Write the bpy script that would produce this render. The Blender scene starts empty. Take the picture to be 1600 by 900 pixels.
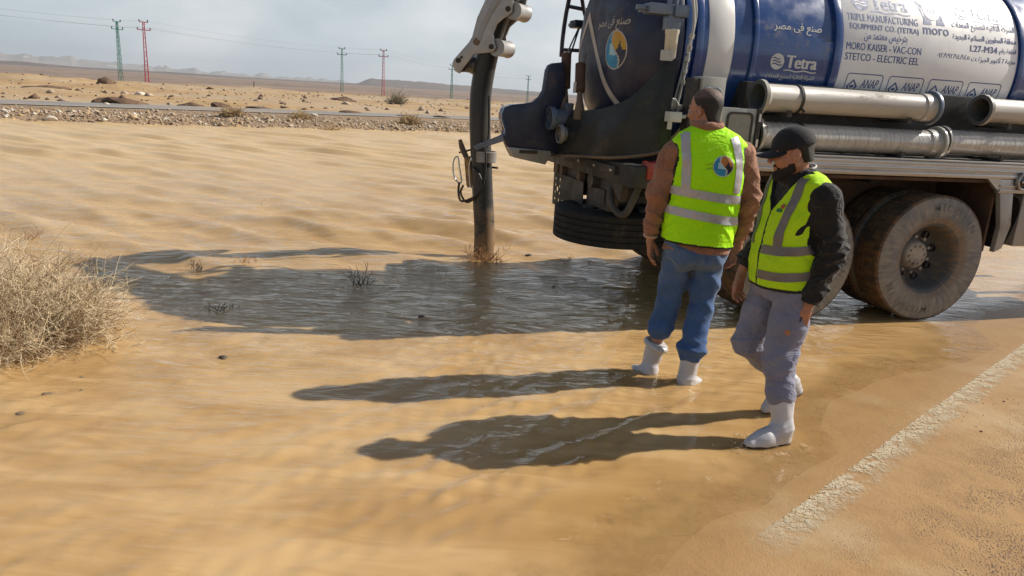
import bpy, bmesh, math, random
import numpy as np
from mathutils import Vector, Matrix, Euler
from mathutils.bvhtree import BVHTree

scene = bpy.context.scene
C = scene.collection
random.seed(7)
rng = np.random.default_rng(11)
rad = math.radians

# ------------------------------------------------------------------ camera
CAM_H, F_PX, ROLL = 1.75, 1155.0, rad(3.4)
PITCH = math.atan((450 - 146.5) * math.cos(ROLL) / F_PX)
_F = Vector((0, math.cos(PITCH), -math.sin(PITCH)))
_u0 = Vector((0, math.sin(PITCH), math.cos(PITCH)))
_r0 = Vector((1, 0, 0))
_R = _r0 * math.cos(ROLL) + _u0 * math.sin(ROLL)
_U = _u0 * math.cos(ROLL) - _r0 * math.sin(ROLL)
cam_data = bpy.data.cameras.new('camera')
cam = bpy.data.objects.new('camera', cam_data)
C.objects.link(cam)
cam_data.sensor_width = 36
cam_data.lens = 36 * F_PX / 1600
cam_data.clip_start = 0.05
cam_data.clip_end = 40000
cam.matrix_world = Matrix(((_R.x, _U.x, -_F.x, 0), (_R.y, _U.y, -_F.y, 0), (_R.z, _U.z, -_F.z, CAM_H), (0, 0, 0, 1)))
scene.camera = cam


def ground_at(px, py, z=0.0):
    """real position on the level z that was measured at a point of the photograph"""
    d = _F * F_PX + _R * (px - 800) - _U * (py - 450)
    t = (z - CAM_H) / d.z
    return Vector((0, 0, CAM_H)) + d * t


def at_range(px, py, Y):
    d = _F * F_PX + _R * (px - 800) - _U * (py - 450)
    return Vector((0, 0, CAM_H)) + d * (Y / d.y)


# ------------------------------------------------------------------ light
SUN_AZ, SUN_EL = rad(16.0), rad(37.5)          # azimuth counted from +X towards +Y
to_sun = Vector((math.cos(SUN_AZ) * math.cos(SUN_EL), math.sin(SUN_AZ) * math.cos(SUN_EL), math.sin(SUN_EL)))
sl = bpy.data.lights.new('sun', 'SUN')
sl.energy = 5.0
sl.angle = rad(0.53)
sl.color = (1.0, 0.93, 0.82)
sun = bpy.data.objects.new('sun', sl)
C.objects.link(sun)
sun.rotation_euler = to_sun.to_track_quat('Z', 'Y').to_euler()

world = bpy.data.worlds.new('World')
scene.world = world
world.use_nodes = True
wn, wl = world.node_tree.nodes, world.node_tree.links
wn.clear()
w_out = wn.new('ShaderNodeOutputWorld')
w_bg = wn.new('ShaderNodeBackground')
w_bg.inputs['Strength'].default_value = 0.066
sky = wn.new('ShaderNodeTexSky')
sky.sky_type = 'NISHITA'
sky.sun_disc = False
sky.sun_elevation = SUN_EL
sky.sun_rotation = math.pi / 2 - SUN_AZ
sky.air_density = 1.0
sky.dust_density = 1.5
sky.ozone_density = 1.2
tc = wn.new('ShaderNodeTexCoord')
# thin cloud, whiter towards the sun
sx = wn.new('ShaderNodeSeparateXYZ'); wl.new(tc.outputs['Generated'], sx.inputs[0])
zz = wn.new('ShaderNodeMath'); zz.operation = 'MAXIMUM'; zz.inputs[1].default_value = 0.0; wl.new(sx.outputs['Z'], zz.inputs[0])
mpn = wn.new('ShaderNodeMapping'); mpn.inputs['Scale'].default_value = (1.0, 1.0, 2.1); wl.new(tc.outputs['Generated'], mpn.inputs['Vector'])
cn = wn.new('ShaderNodeTexNoise'); cn.inputs['Scale'].default_value = 4.2; cn.inputs['Detail'].default_value = 5
cn.inputs['Roughness'].default_value = 0.5; cn.inputs['Distortion'].default_value = 0.4
wl.new(mpn.outputs[0], cn.inputs['Vector'])
dsun = wn.new('ShaderNodeVectorMath'); dsun.operation = 'DOT_PRODUCT'; wl.new(tc.outputs['Generated'], dsun.inputs[0])
dsun.inputs[1].default_value = (math.cos(SUN_AZ), math.sin(SUN_AZ), 0.0)
csum = wn.new('ShaderNodeMath'); csum.operation = 'MULTIPLY_ADD'; wl.new(dsun.outputs['Value'], csum.inputs[0]); csum.inputs[1].default_value = 0.22; wl.new(cn.outputs['Fac'], csum.inputs[2])
cr = wn.new('ShaderNodeMapRange'); cr.interpolation_type = 'SMOOTHSTEP'; cr.inputs['From Min'].default_value = 0.30; cr.inputs['From Max'].default_value = 0.74
cr.inputs['To Min'].default_value = 0.0; cr.inputs['To Max'].default_value = 1.0
wl.new(csum.outputs[0], cr.inputs['Value'])
# the veil of thin cloud thickens towards the horizon, as the line of sight through it lengthens
v1 = wn.new('ShaderNodeMath'); v1.operation = 'DIVIDE'; wl.new(zz.outputs[0], v1.inputs[0]); v1.inputs[1].default_value = 0.26
v2 = wn.new('ShaderNodeMath'); v2.operation = 'POWER'; wl.new(v1.outputs[0], v2.inputs[0]); v2.inputs[1].default_value = 2.0
v3 = wn.new('ShaderNodeMath'); v3.operation = 'MULTIPLY'; wl.new(v2.outputs[0], v3.inputs[0]); v3.inputs[1].default_value = -1.0
v4 = wn.new('ShaderNodeMath'); v4.operation = 'EXPONENT'; wl.new(v3.outputs[0], v4.inputs[0])
v5 = wn.new('ShaderNodeMapRange'); wl.new(v4.outputs[0], v5.inputs['Value']); v5.inputs['To Min'].default_value = 0.06; v5.inputs['To Max'].default_value = 0.92
cc = wn.new('ShaderNodeMix'); cc.data_type = 'RGBA'; wl.new(cr.outputs['Result'], cc.inputs['Factor'])
cc.inputs['A'].default_value = (6.7, 8.1, 8.8, 1); cc.inputs['B'].default_value = (11.6, 11.85, 12.3, 1)
mx = wn.new('ShaderNodeMix'); mx.data_type = 'RGBA'
wl.new(v5.outputs['Result'], mx.inputs['Factor'])
wl.new(sky.outputs[0], mx.inputs['A'])
wl.new(cc.outputs['Result'], mx.inputs['B'])
wl.new(mx.outputs['Result'], w_bg.inputs['Color'])
wl.new(w_bg.outputs[0], w_out.inputs['Surface'])

scene.view_settings.view_transform = 'Standard'
scene.view_settings.look = 'None'
scene.view_settings.exposure = 0.27
scene.view_settings.gamma = 1.0
scene.view_settings.use_curve_mapping = False
scene.cycles.max_bounces = 6
scene.cycles.caustics_reflective = False
scene.cycles.caustics_refractive = False

# ------------------------------------------------------------------ helpers


def link(name, me, m=None, parent=None, smooth=False):
    o = bpy.data.objects.new(name, me)
    C.objects.link(o)
    if m is not None:
        for x in (m if isinstance(m, (list, tuple)) else [m]):
            me.materials.append(x)
    if smooth:
        me.polygons.foreach_set('use_smooth', [True] * len(me.polygons))
    if parent is not None:
        o.parent = parent
    return o


def obj(name, bm, m=None, parent=None, smooth=False, sharp=None):
    me = bpy.data.meshes.new(name)
    bm.normal_update()
    bm.to_mesh(me)
    bm.free()
    if sharp is not None:
        me.polygons.foreach_set('use_smooth', [True] * len(me.polygons))
        me.set_sharp_from_angle(angle=rad(sharp))
    return link(name, me, m, parent, smooth and sharp is None)


def tag(o, label=None, cat=None, group=None, kind=None):
    if label: o['label'] = label
    if cat: o['category'] = cat
    if group: o['group'] = group
    if kind: o['kind'] = kind
    return o


def empty(name, loc=(0, 0, 0), rz=0.0):
    o = bpy.data.objects.new(name, None)
    o.location = loc
    o.rotation_euler = (0, 0, rz)
    o.empty_display_size = 0.2
    C.objects.link(o)
    return o


def children_of(o):
    return [c for c in bpy.data.objects if c.parent == o]


def copy_tree(o, parent=None, loc=None):
    c = o.copy()
    C.objects.link(c)
    c.parent = parent
    if loc is not None:
        c.location = loc
    for ch in children_of(o):
        if ch is not c:
            copy_tree(ch, c)
    return c


def split_pieces(o):
    """the separate bodies of one mesh, each as an object of its own under the same parent"""
    bm = bmesh.new(); bm.from_mesh(o.data); bm.verts.ensure_lookup_table()
    seen = set(); groups_ = []
    for v in bm.verts:
        if v.index in seen: continue
        st = [v]; seen.add(v.index); g = []
        while st:
            x = st.pop(); g.append(x.index)
            for e in x.link_edges:
                y = e.other_vert(x)
                if y.index not in seen:
                    seen.add(y.index); st.append(y)
        groups_.append(set(g))
    if len(groups_) < 2:
        bm.free(); return [o]
    out = []
    for k, g in enumerate(groups_):
        b2 = bm.copy()
        b2.verts.ensure_lookup_table()
        bmesh.ops.delete(b2, geom=[v for v in b2.verts if v.index not in g], context='VERTS')
        me = bpy.data.meshes.new(o.name.split('.')[0])
        b2.to_mesh(me); b2.free()
        for m_ in o.data.materials: me.materials.append(m_)
        if k == 0:
            o.data = me; out.append(o)
        else:
            c = o.copy(); c.data = me; C.objects.link(c); out.append(c)
    bm.free()
    return out


def B():
    return bmesh.new()


def add_box(bm, a, b, bev=0.0, M=None, mi=0):
    a = Vector(a); b = Vector(b)
    lo = Vector((min(a.x, b.x), min(a.y, b.y), min(a.z, b.z))); hi = Vector((max(a.x, b.x), max(a.y, b.y), max(a.z, b.z)))
    t = bmesh.new()
    bmesh.ops.create_cube(t, size=1.0)
    for v in t.verts:
        v.co = Vector(((v.co.x + .5) * (hi.x - lo.x) + lo.x, (v.co.y + .5) * (hi.y - lo.y) + lo.y, (v.co.z + .5) * (hi.z - lo.z) + lo.z))
    if bev > 0:
        bmesh.ops.bevel(t, geom=t.edges[:], offset=bev, segments=2, affect='EDGES', profile=0.6)
    merge(bm, t, M, mi)


def merge(bm, t, M=None, mi=0):
    if M is not None:
        t.transform(M)
    me = bpy.data.meshes.new('tmp')
    for f in t.faces:
        f.material_index = mi
    t.to_mesh(me); t.free()
    bm.from_mesh(me)
    bpy.data.meshes.remove(me)


def frame_for(d, up=None):
    d = Vector(d).normalized()
    up = Vector(up) if up is not None else (Vector((0, 0, 1)) if abs(d.z) < 0.95 else Vector((1, 0, 0)))
    x = up.cross(d).normalized()
    y = d.cross(x)
    return x, y


def add_tube(bm, pts, r, n=10, cap=True, mi=0, closed=False):
    """tube along points; r a number or a list"""
    pts = [Vector(p) for p in pts]
    k = len(pts)
    rs = r if isinstance(r, (list, tuple)) else [r] * k
    rings = []
    px = None
    for i, p in enumerate(pts):
        if closed:
            d = (pts[(i + 1) % k] - pts[i - 1]).normalized()
        else:
            d = (pts[min(i + 1, k - 1)] - pts[max(i - 1, 0)]).normalized()
        if px is None:
            x, y = frame_for(d)
        else:
            x = (px - d * px.dot(d))
            x = x.normalized() if x.length > 1e-6 else frame_for(d)[0]
            y = d.cross(x)
        px = x
        rings.append([bm.verts.new(p + (x * math.cos(2 * math.pi * j / n) + y * math.sin(2 * math.pi * j / n)) * rs[i]) for j in range(n)])
    m = k if closed else k - 1
    for i in range(m):
        a, b = rings[i], rings[(i + 1) % k]
        for j in range(n):
            f = bm.faces.new((a[j], a[(j + 1) % n], b[(j + 1) % n], b[j])); f.material_index = mi
    if cap and not closed:
        for rr, flip in ((rings[0], True), (rings[-1], False)):
            f = bm.faces.new(rr[::-1] if flip else rr); f.material_index = mi


def add_lathe(bm, prof, origin, axis='x', n=48, a0=0.0, a1=2 * math.pi, mi=0, mis=None, close=False):
    """prof = [(t along the axis, radius)]; turned about an axis through origin"""
    o = Vector(origin)
    full = abs(a1 - a0 - 2 * math.pi) < 1e-6
    nn = n if full else n + 1
    rings = []
    for t, r in prof:
        ring = []
        for j in range(nn):
            a = a0 + (a1 - a0) * j / n
            c, s = math.cos(a) * r, math.sin(a) * r
            if axis == 'x': p = Vector((t, c, s))
            elif axis == 'y': p = Vector((s, t, c))
            else: p = Vector((c, s, t))
            ring.append(bm.verts.new(o + p))
        rings.append(ring)
    for i in range(len(rings) - 1 + (1 if close else 0)):
        a, b = rings[i], rings[(i + 1) % len(rings)]
        for j in range(n):
            j2 = (j + 1) % nn
            try:
                f = bm.faces.new((a[j], a[j2], b[j2], b[j]))
                f.material_index = mis[i] if mis else mi
            except ValueError:
                pass
    return rings


def add_prism(bm, poly, ex, mi=0, bev=0.0):
    """poly: list of 3-D points (flat outline), extruded by the vector ex"""
    t = bmesh.new()
    ex = Vector(ex)
    a = [t.verts.new(Vector(p)) for p in poly]
    b = [t.verts.new(Vector(p) + ex) for p in poly]
    t.faces.new(a); t.faces.new(b[::-1])
    n = len(poly)
    for i in range(n):
        t.faces.new((a[i], b[i], b[(i + 1) % n], a[(i + 1) % n]))
    bmesh.ops.recalc_face_normals(t, faces=t.faces[:])
    if bev > 0:
        es = [e for e in t.edges if e.calc_face_angle(0) > 0.5]
        bmesh.ops.bevel(t, geom=es, offset=bev, segments=2, affect='EDGES', profile=0.6)
    merge(bm, t, None, mi)


def smooth_path(pts, sub=6, closed=False):
    P = [Vector(p) for p in pts]
    out = []
    n = len(P)
    rngi = range(n if closed else n - 1)
    for i in rngi:
        p0 = P[i - 1] if (closed or i > 0) else P[0] * 2 - P[1]
        p1 = P[i]; p2 = P[(i + 1) % n]
        p3 = P[(i + 2) % n] if (closed or i + 2 < n) else P[-1] * 2 - P[-2]
        for s in range(sub):
            t = s / sub
            out.append(0.5 * ((2 * p1) + (p2 - p0) * t + (2 * p0 - 5 * p1 + 4 * p2 - p3) * t * t + (3 * p1 - p0 - 3 * p2 + p3) * t ** 3))
    if not closed:
        out.append(P[-1])
    return out


# ------------------------------------------------------------------ materials
class NT:
    def __init__(s, name):
        s.m = bpy.data.materials.new(name)
        s.m.use_nodes = True
        s.n, s.l = s.m.node_tree.nodes, s.m.node_tree.links
        s.p = s.n['Principled BSDF']
        s.out = s.n['Material Output']

    def node(s, t, **kw):
        x = s.n.new(t)
        for k, v in kw.items():
            setattr(x, k, v)
        return x

    def put(s, sock, v):
        if hasattr(v, 'is_output') or isinstance(v, bpy.types.NodeSocket):
            s.l.new(v, sock)
        elif isinstance(v, (tuple, list)) and len(v) == 3 and sock.type == 'RGBA':
            sock.default_value = (*v, 1)
        elif isinstance(v, (int, float)) and sock.type == 'RGBA':
            sock.default_value = (v, v, v, 1)
        else:
            sock.default_value = v

    def coord(s, kind='Object', scale=(1, 1, 1), rot=(0, 0, 0)):
        t = s.node('ShaderNodeTexCoord')
        mp = s.node('ShaderNodeMapping')
        mp.inputs['Scale'].default_value = scale
        mp.inputs['Rotation'].default_value = rot
        s.l.new(t.outputs[kind], mp.inputs['Vector'])
        return mp.outputs[0]

    def noise(s, vec, scale, detail=5, rough=0.55, dist=0.0):
        x = s.node('ShaderNodeTexNoise')
        s.put(x.inputs['Vector'], vec)
        x.inputs['Scale'].default_value = scale
        x.inputs['Detail'].default_value = detail
        x.inputs['Roughness'].default_value = rough
        x.inputs['Distortion'].default_value = dist
        return x.outputs['Fac']

    def voronoi(s, vec, scale, feature='F1', out='Distance', rnd=1.0):
        x = s.node('ShaderNodeTexVoronoi', feature=feature)
        s.put(x.inputs['Vector'], vec)
        x.inputs['Scale'].default_value = scale
        x.inputs['Randomness'].default_value = rnd
        return x.outputs[out]

    def ramp(s, v, a, b, lo=0.0, hi=1.0, smooth=True):
        x = s.node('ShaderNodeMapRange')
        if smooth: x.interpolation_type = 'SMOOTHSTEP'
        s.put(x.inputs['Value'], v)
        x.inputs['From Min'].default_value = a; x.inputs['From Max'].default_value = b
        x.inputs['To Min'].default_value = lo; x.inputs['To Max'].default_value = hi
        return x.outputs['Result']

    def mix(s, f, a, b):
        x = s.node('ShaderNodeMix', data_type='RGBA')
        s.put(x.inputs['Factor'], f); s.put(x.inputs['A'], a); s.put(x.inputs['B'], b)
        return x.outputs['Result']

    def math(s, op, a, b=0.0, c=None):
        x = s.node('ShaderNodeMath', operation=op)
        s.put(x.inputs[0], a); s.put(x.inputs[1], b)
        if c is not None: s.put(x.inputs[2], c)
        return x.outputs[0]

    def attr(s, name):
        x = s.node('ShaderNodeAttribute', attribute_name=name)
        return x.outputs['Fac']

    def bump(s, h, strength=0.3, dist=0.02, normal=None):
        x = s.node('ShaderNodeBump')
        s.put(x.inputs['Height'], h)
        x.inputs['Strength'].default_value = strength
        x.inputs['Distance'].default_value = dist
        if normal is not None: s.l.new(normal, x.inputs['Normal'])
        return x.outputs[0]

    def set(s, **kw):
        names = dict(col='Base Color', rough='Roughness', metal='Metallic', normal='Normal', spec='Specular IOR Level', ior='IOR', alpha='Alpha',
                     coat='Coat Weight', coatr='Coat Roughness', sheen='Sheen Weight', sss='Subsurface Weight', trans='Transmission Weight')
        for k, v in kw.items():
            s.put(s.p.inputs[names[k]], v)
        return s.m


def mat(name, c1, c2=None, scale=6.0, rough=0.6, metal=0.0, bump=0.0, bscale=60.0, spec=0.5, lo=0.35, hi=0.68, stretch=(1, 1, 1), coat=0.0, dirt=None, dirt_amt=0.5, dscale=3.0, rvar=0.12, sheen=0.0):
    t = NT(name)
    vec = t.coord('Object', stretch)
    col = t.mix(t.ramp(t.noise(vec, scale, 6), lo, hi), c1, c2 or tuple(x * 0.8 for x in c1))
    r = t.ramp(t.noise(vec, scale * 2.3, 4), 0.3, 0.7, max(0.02, rough - rvar), min(1, rough + rvar))
    if dirt is not None:
        d1 = t.noise(vec, dscale, 8, 0.65)
        d2 = t.noise(vec, dscale * 9, 4, 0.6)
        f = t.ramp(t.math('ADD', t.math('MULTIPLY', d1, 0.75), t.math('MULTIPLY', d2, 0.25)), 0.62 - 0.3 * dirt_amt, 0.75 - 0.12 * dirt_amt)
        col = t.mix(f, col, dirt)
        r = t.mix(f, r, 0.85)
    kw = dict(col=col, rough=r, metal=metal, spec=spec)
    if bump > 0:
        kw['normal'] = t.bump(t.noise(t.coord('Object', stretch), bscale, 4), bump, 0.01)
    if coat: kw['coat'] = coat
    if sheen: kw['sheen'] = sheen
    return t.set(**kw)

# ------------------------------------------------------------------ the ground
def vnoise(x, y, seed=0):
    """smooth value noise, numpy"""
    xi = np.floor(x).astype(np.int64); yi = np.floor(y).astype(np.int64)
    xf = x - xi; yf = y - yi
    xf = xf * xf * xf * (xf * (6 * xf - 15) + 10); yf = yf * yf * yf * (yf * (6 * yf - 15) + 10)

    def h(a, b):
        n = (a * 374761393 + b * 668265263 + seed * 1442695041) & 0x7fffffff
        n = ((n ^ (n >> 13)) * 1274126177) & 0x7fffffff
        n = n ^ (n >> 16)
        return (n & 0xffff) / 65535.0
    return (h(xi, yi) * (1 - xf) + h(xi + 1, yi) * xf) * (1 - yf) + (h(xi, yi + 1) * (1 - xf) + h(xi + 1, yi + 1) * xf) * yf


def fbm(x, y, seed=0, oct=4, gain=0.5):
    s = 0; a = 1; t = 0
    for k in range(oct):
        s = s + a * (vnoise(x * 2 ** k + 17.3 * k, y * 2 ** k - 9.1 * k, seed + k) - 0.5) * 2
        t += a; a *= gain
    return s / t


def sstep(a, b, x):
    t = np.clip((x - a) / (b - a), 0, 1)
    return t * t * (3 - 2 * t)


EDGE0 = np.array((1.131, 2.813)); EDGE_D = np.array((0.7157, 0.6984)); EDGE_N = np.array((0.6984, -0.7157))


def road_s(x, y):
    return (x - EDGE0[0]) * EDGE_N[0] + (y - EDGE0[1]) * EDGE_N[1]


def bank_b(x, y):
    return (x + 16.2) * -0.5 + (y - 23.3) * 0.866 + 0.55 * fbm(x * 0.22, y * 0.22, 5, 4)


def near_h(x, y):
    """height of the tarmac and of the bed beside it"""
    s = road_s(x, y)
    z = 0.034 * (np.minimum(s, 3.0) + 0.27)
    z = z + 0.012 * fbm(x * 0.9, y * 0.9, 3, 3) * sstep(3.5, -0.2, s)
    z = z - sstep(-0.6, -1.7, s) * 0.055 - sstep(-1.9, -5.0, s) * 0.25
    return z


def ground_h(x, y):
    s = road_s(x, y)
    b = bank_b(x, y)
    z = near_h(x, y) - 0.03 * sstep(0.2, -0.4, s) * 0 - 0.006
    # low flooded bed to the far bank
    rise = sstep(-1.2, 1.6, b)
    far = 0.14 + (0.15 * fbm(x * 0.5, y * 0.5, 9, 4) + 0.07 * fbm(x * 2.1, y * 2.1, 19, 3)) * sstep(13, 5, b) + (0.45 * np.maximum(fbm(x * 0.09, y * 0.15, 21, 5), -0.12) + 0.10 * fbm(x * 0.6, y * 0.8, 23, 3)) * sstep(17, 30, b) \
        + 1.2 * sstep(35, 70, b) * np.maximum(fbm(x * 0.05, y * 0.08, 31, 5) - 0.05, -0.1)
    d = np.hypot(x, y)
    far = far - 1.9 * sstep(60, 300, d)
    fd = (x + 21.6) * -0.604 + (y - 30.6) * 0.797; fe = (x + 21.6) * 0.797 + (y - 30.6) * 0.604
    bed = sstep(-2.2, -0.4, fd) * sstep(7.5, 5.2, fd)
    far = far * (1 - bed) + (0.16 - 0.0025 * np.maximum(fe - 20, 0) - 0.03) * bed
    far = far + sstep(160, 500, d) * 0.8 * fbm(x * 0.01, y * 0.01, 41, 3)
    return z * (1 - rise) + far * rise


def polar_grid(name, ang, rr, hfun, attrs, m):
    A, Rr = np.meshgrid(ang, rr)
    X = Rr * np.sin(A); Y = Rr * np.cos(A)
    Z = hfun(X, Y)
    nr, na = X.shape
    co = np.stack([X, Y, Z], -1).reshape(-1, 3)
    idx = np.arange(nr * na).reshape(nr, na)
    q = np.stack([idx[:-1, :-1], idx[:-1, 1:], idx[1:, 1:], idx[1:, :-1]], -1).reshape(-1, 4)[:, ::-1]
    me = grid_mesh(name, co, q)
    for k, f in attrs.items():
        at = me.attributes.new(k, 'FLOAT', 'POINT')
        at.data.foreach_set('value', f(X, Y).astype(np.float32).ravel())
    return link(name, me, m, smooth=True)


def grid_mesh(name, co, q):
    me = bpy.data.meshes.new(name)
    me.vertices.add(len(co)); me.vertices.foreach_set('co', np.asarray(co, np.float32).ravel())
    me.loops.add(q.size); me.loops.foreach_set('vertex_index', q.astype(np.int32).ravel())
    me.polygons.add(len(q))
    me.polygons.foreach_set('loop_start', np.arange(0, q.size, q.shape[1], dtype=np.int32))
    me.polygons.foreach_set('loop_total', np.full(len(q), q.shape[1], np.int32))
    me.update(calc_edges=True)
    me.validate()
    return me


def m_ground():
    t = NT('desert_ground')
    w = t.coord('Object')
    big = t.noise(t.coord('Object', (0.03, 0.07, 0.05)), 1.0, 6)
    mid = t.noise(w, 0.55, 7, 0.6)
    fine = t.noise(w, 9.0, 5, 0.6)
    sand = t.mix(t.ramp(mid, 0.3, 0.7), (0.4500, 0.3105, 0.1665), (0.3510, 0.2250, 0.1125))
    sand = t.mix(t.ramp(big, 0.42, 0.62), sand, (0.4230, 0.3240, 0.2160))
    rub = t.mix(t.ramp(fine, 0.35, 0.65), (0.3600, 0.2610, 0.1710), (0.1800, 0.1215, 0.0765))
    plain = t.mix(t.ramp(t.noise(t.coord('Object', (0.004, 0.018, 0.01)), 1.0, 6), 0.35, 0.65), (0.20, 0.155, 0.13), (0.27, 0.20, 0.15))
    plain = t.mix(t.ramp(t.noise(t.coord('Object', (0.0016, 0.02, 0.01)), 1.3, 4), 0.66, 0.72), plain, (0.46, 0.38, 0.3))
    mud = (0.2970, 0.1890, 0.0945)
    col = t.mix(t.attr('rubble'), sand, rub)
    col = t.mix(t.attr('plain'), col, plain)
    col = t.mix(t.attr('bed'), col, mud)
    n = t.bump(fine, 0.6, 0.03)
    return t.set(col=col, rough=0.93, spec=0.2, normal=n)


fa = np.concatenate([np.linspace(-180, -50, 50)[:-1], np.linspace(-50, 50, 460), np.linspace(50, 180, 50)[1:]])
rr = np.concatenate([np.geomspace(0.3, 10, 60)[:-1], np.geomspace(10, 26, 60)[:-1], np.geomspace(26, 260, 260)[:-1], np.geomspace(260, 14000, 60)])
ground = polar_grid('ground', np.radians(fa), rr, ground_h, {
    'rubble': lambda x, y: sstep(-1.0, 0.2, bank_b(x, y)) * sstep(12.5, 9.5, bank_b(x, y)),
    'plain': lambda x, y: sstep(120, 210, np.hypot(x, y) + 34 * fbm(x * 0.02, y * 0.03, 77, 4)),
    'bed': lambda x, y: sstep(0.2, -0.9, bank_b(x, y))}, m_ground())
tag(ground, kind='structure')


# ---- tarmac at the right: a sheet 4 mm above the ground, buried in mud where the flood has been
def m_road():
    t = NT('muddy_tarmac')
    w = t.coord('Object')
    s = t.attr('s')
    big = t.noise(w, 1.1, 6, 0.6)
    med = t.noise(t.coord('Object', (1, 1, 1)), 4.5, 6, 0.62)
    grit = t.voronoi(w, 95.0)
    grit2 = t.voronoi(w, 48.0)
    mud = t.mix(t.ramp(med, 0.32, 0.7), (0.3870, 0.2295, 0.0945), (0.3105, 0.1755, 0.0720))
    mud = t.mix(t.ramp(big, 0.5, 0.72), mud, (0.4230, 0.2970, 0.1620))
    stone = t.mix(t.ramp(t.noise(w, 60, 2), 0.4, 0.62), (0.1170, 0.0810, 0.0585), (0.2700, 0.1890, 0.1260))
    # the grit of the tarmac shows further from the water
    bare = t.math('MULTIPLY', t.ramp(s, 0.1, 0.8), t.ramp(t.noise(w, 2.6, 7, 0.62), 0.42, 0.56))
    bare2 = t.math('MULTIPLY', t.ramp(t.noise(w, 6.0, 5, 0.65), 0.62, 0.7), 0.5)
    bare = t.math('MAXIMUM', bare, bare2)
    g = t.math('MULTIPLY', bare, t.ramp(grit, 0.42, 0.3))
    col = t.mix(g, mud, stone)
    specks = t.math('MULTIPLY', t.ramp(grit2, 0.17, 0.12), t.ramp(t.noise(w, 7, 3), 0.55, 0.62))
    col = t.mix(specks, col, (0.0630, 0.0450, 0.0360))
    wet = t.ramp(t.math('ADD', s, t.math('MULTIPLY', t.math('SUBTRACT', med, 0.5), 0.55)), 0.45, -0.25)
    col = t.mix(wet, col, t.mix(0.45, col, (0.3240, 0.1890, 0.0765)))
    r = t.ramp(wet, 0, 1, 0.86, 0.42)
    h = t.math('ADD', t.math('MULTIPLY', t.math('MULTIPLY', t.ramp(grit, 0.5, 0.1), t.math('ADD', bare, 0.12)), 0.5), t.math('MULTIPLY', t.noise(w, 26, 5, 0.6), 0.35))
    return t.set(col=col, rough=r, spec=0.4, normal=t.bump(h, 0.75, 0.012))


def strip_sheet(name, s_vals, e_vals, lift, m, jit=None):
    S, E_ = np.meshgrid(s_vals, e_vals)
    X = EDGE0[0] + EDGE_D[0] * E_ + EDGE_N[0] * S; Y = EDGE0[1] + EDGE_D[1] * E_ + EDGE_N[1] * S
    Z = near_h(X, Y) + lift
    nr, na = X.shape
    idx = np.arange(nr * na).reshape(nr, na)
    q = np.stack([idx[:-1, :-1], idx[:-1, 1:], idx[1:, 1:], idx[1:, :-1]], -1).reshape(-1, 4)
    me = grid_mesh(name, np.stack([X, Y, Z], -1).reshape(-1, 3), q)
    at = me.attributes.new('s', 'FLOAT', 'POINT'); at.data.foreach_set('value', S.astype(np.float32).ravel())
    o = link(name, me, m, smooth=True)
    if me.polygons[0].normal.z < 0:
        me.flip_normals()
    return o


road = strip_sheet('road', np.linspace(-2.2, 7.2, 120), np.concatenate([np.linspace(-7, 12, 240), np.linspace(12.3, 70, 80)]), 0.0, m_road())
tag(road, kind='structure')


def m_line():
    t = NT('worn_white_road_paint')
    w = t.coord('Object')
    wd = t.node('ShaderNodeVectorMath', operation='ADD')
    nz = t.node('ShaderNodeTexNoise'); nz.inputs['Scale'].default_value = 22; t.put(nz.inputs['Vector'], w)
    sc = t.node('ShaderNodeVectorMath', operation='SCALE'); t.put(sc.inputs[0], nz.outputs['Color']); sc.inputs['Scale'].default_value = 0.05
    t.put(wd.inputs[0], w); t.put(wd.inputs[1], sc.outputs[0])
    crack = t.voronoi(wd.outputs[0], 24.0, 'DISTANCE_TO_EDGE')
    crack2 = t.voronoi(wd.outputs[0], 60.0, 'DISTANCE_TO_EDGE')
    worn = t.noise(w, 7.0, 7, 0.68)
    mudf = t.noise(w, 3.4, 7, 0.66)
    s = t.attr('s')
    edge = t.math('MINIMUM', t.ramp(t.math('ADD', s, t.math('MULTIPLY', t.math('SUBTRACT', t.noise(w, 40, 3), 0.5), 0.03)), 0.0, 0.008),
                  t.ramp(t.math('ADD', s, t.math('MULTIPLY', t.math('SUBTRACT', t.noise(w, 30, 3), 0.5), 0.06)), 0.168, 0.15))
    a = t.math('MULTIPLY', t.ramp(crack, 0.018, 0.05), t.ramp(t.math('ADD', crack2, t.math('MULTIPLY', worn, 0.12)), 0.075, 0.105))
    a = t.math('MULTIPLY', a, t.ramp(worn, 0.36, 0.50))
    a = t.math('MULTIPLY', a, edge)
    a = t.math('MULTIPLY', a, t.ramp(t.attr('fade'), 0.0, 1.0))
    sandy = t.math('ADD', t.noise(w, 9.0, 7, 0.7), t.math('MULTIPLY', s, 2.2))
    a = t.math('MULTIPLY', a, t.ramp(sandy, 0.95, 0.58, 0.12, 0.95))
    a = t.math('MULTIPLY', a, t.ramp(t.math('SUBTRACT', mudf, t.math('MULTIPLY', t.ramp(s, 0.15, 0.0), 0.12)), 0.74, 0.60))
    col = t.mix(t.ramp(worn, 0.4, 0.75), (0.5580, 0.4860, 0.3510), (0.4230, 0.3060, 0.1530))
    return t.set(col=col, rough=0.7, alpha=a, normal=t.bump(a, 0.4, 0.004))


ev = np.concatenate([np.linspace(-1.2, 12, 300), np.linspace(12.2, 70, 60)])
line = strip_sheet('road_line', np.linspace(-0.02, 0.18, 9), ev, 0.004, m_line())
at = line.data.attributes.new('fade', 'FLOAT', 'POINT')
at.data.foreach_set('value', np.repeat(np.clip((ev + 0.25) / 0.5, 0, 1), 9).astype(np.float32))
tag(line, kind='structure')

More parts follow.
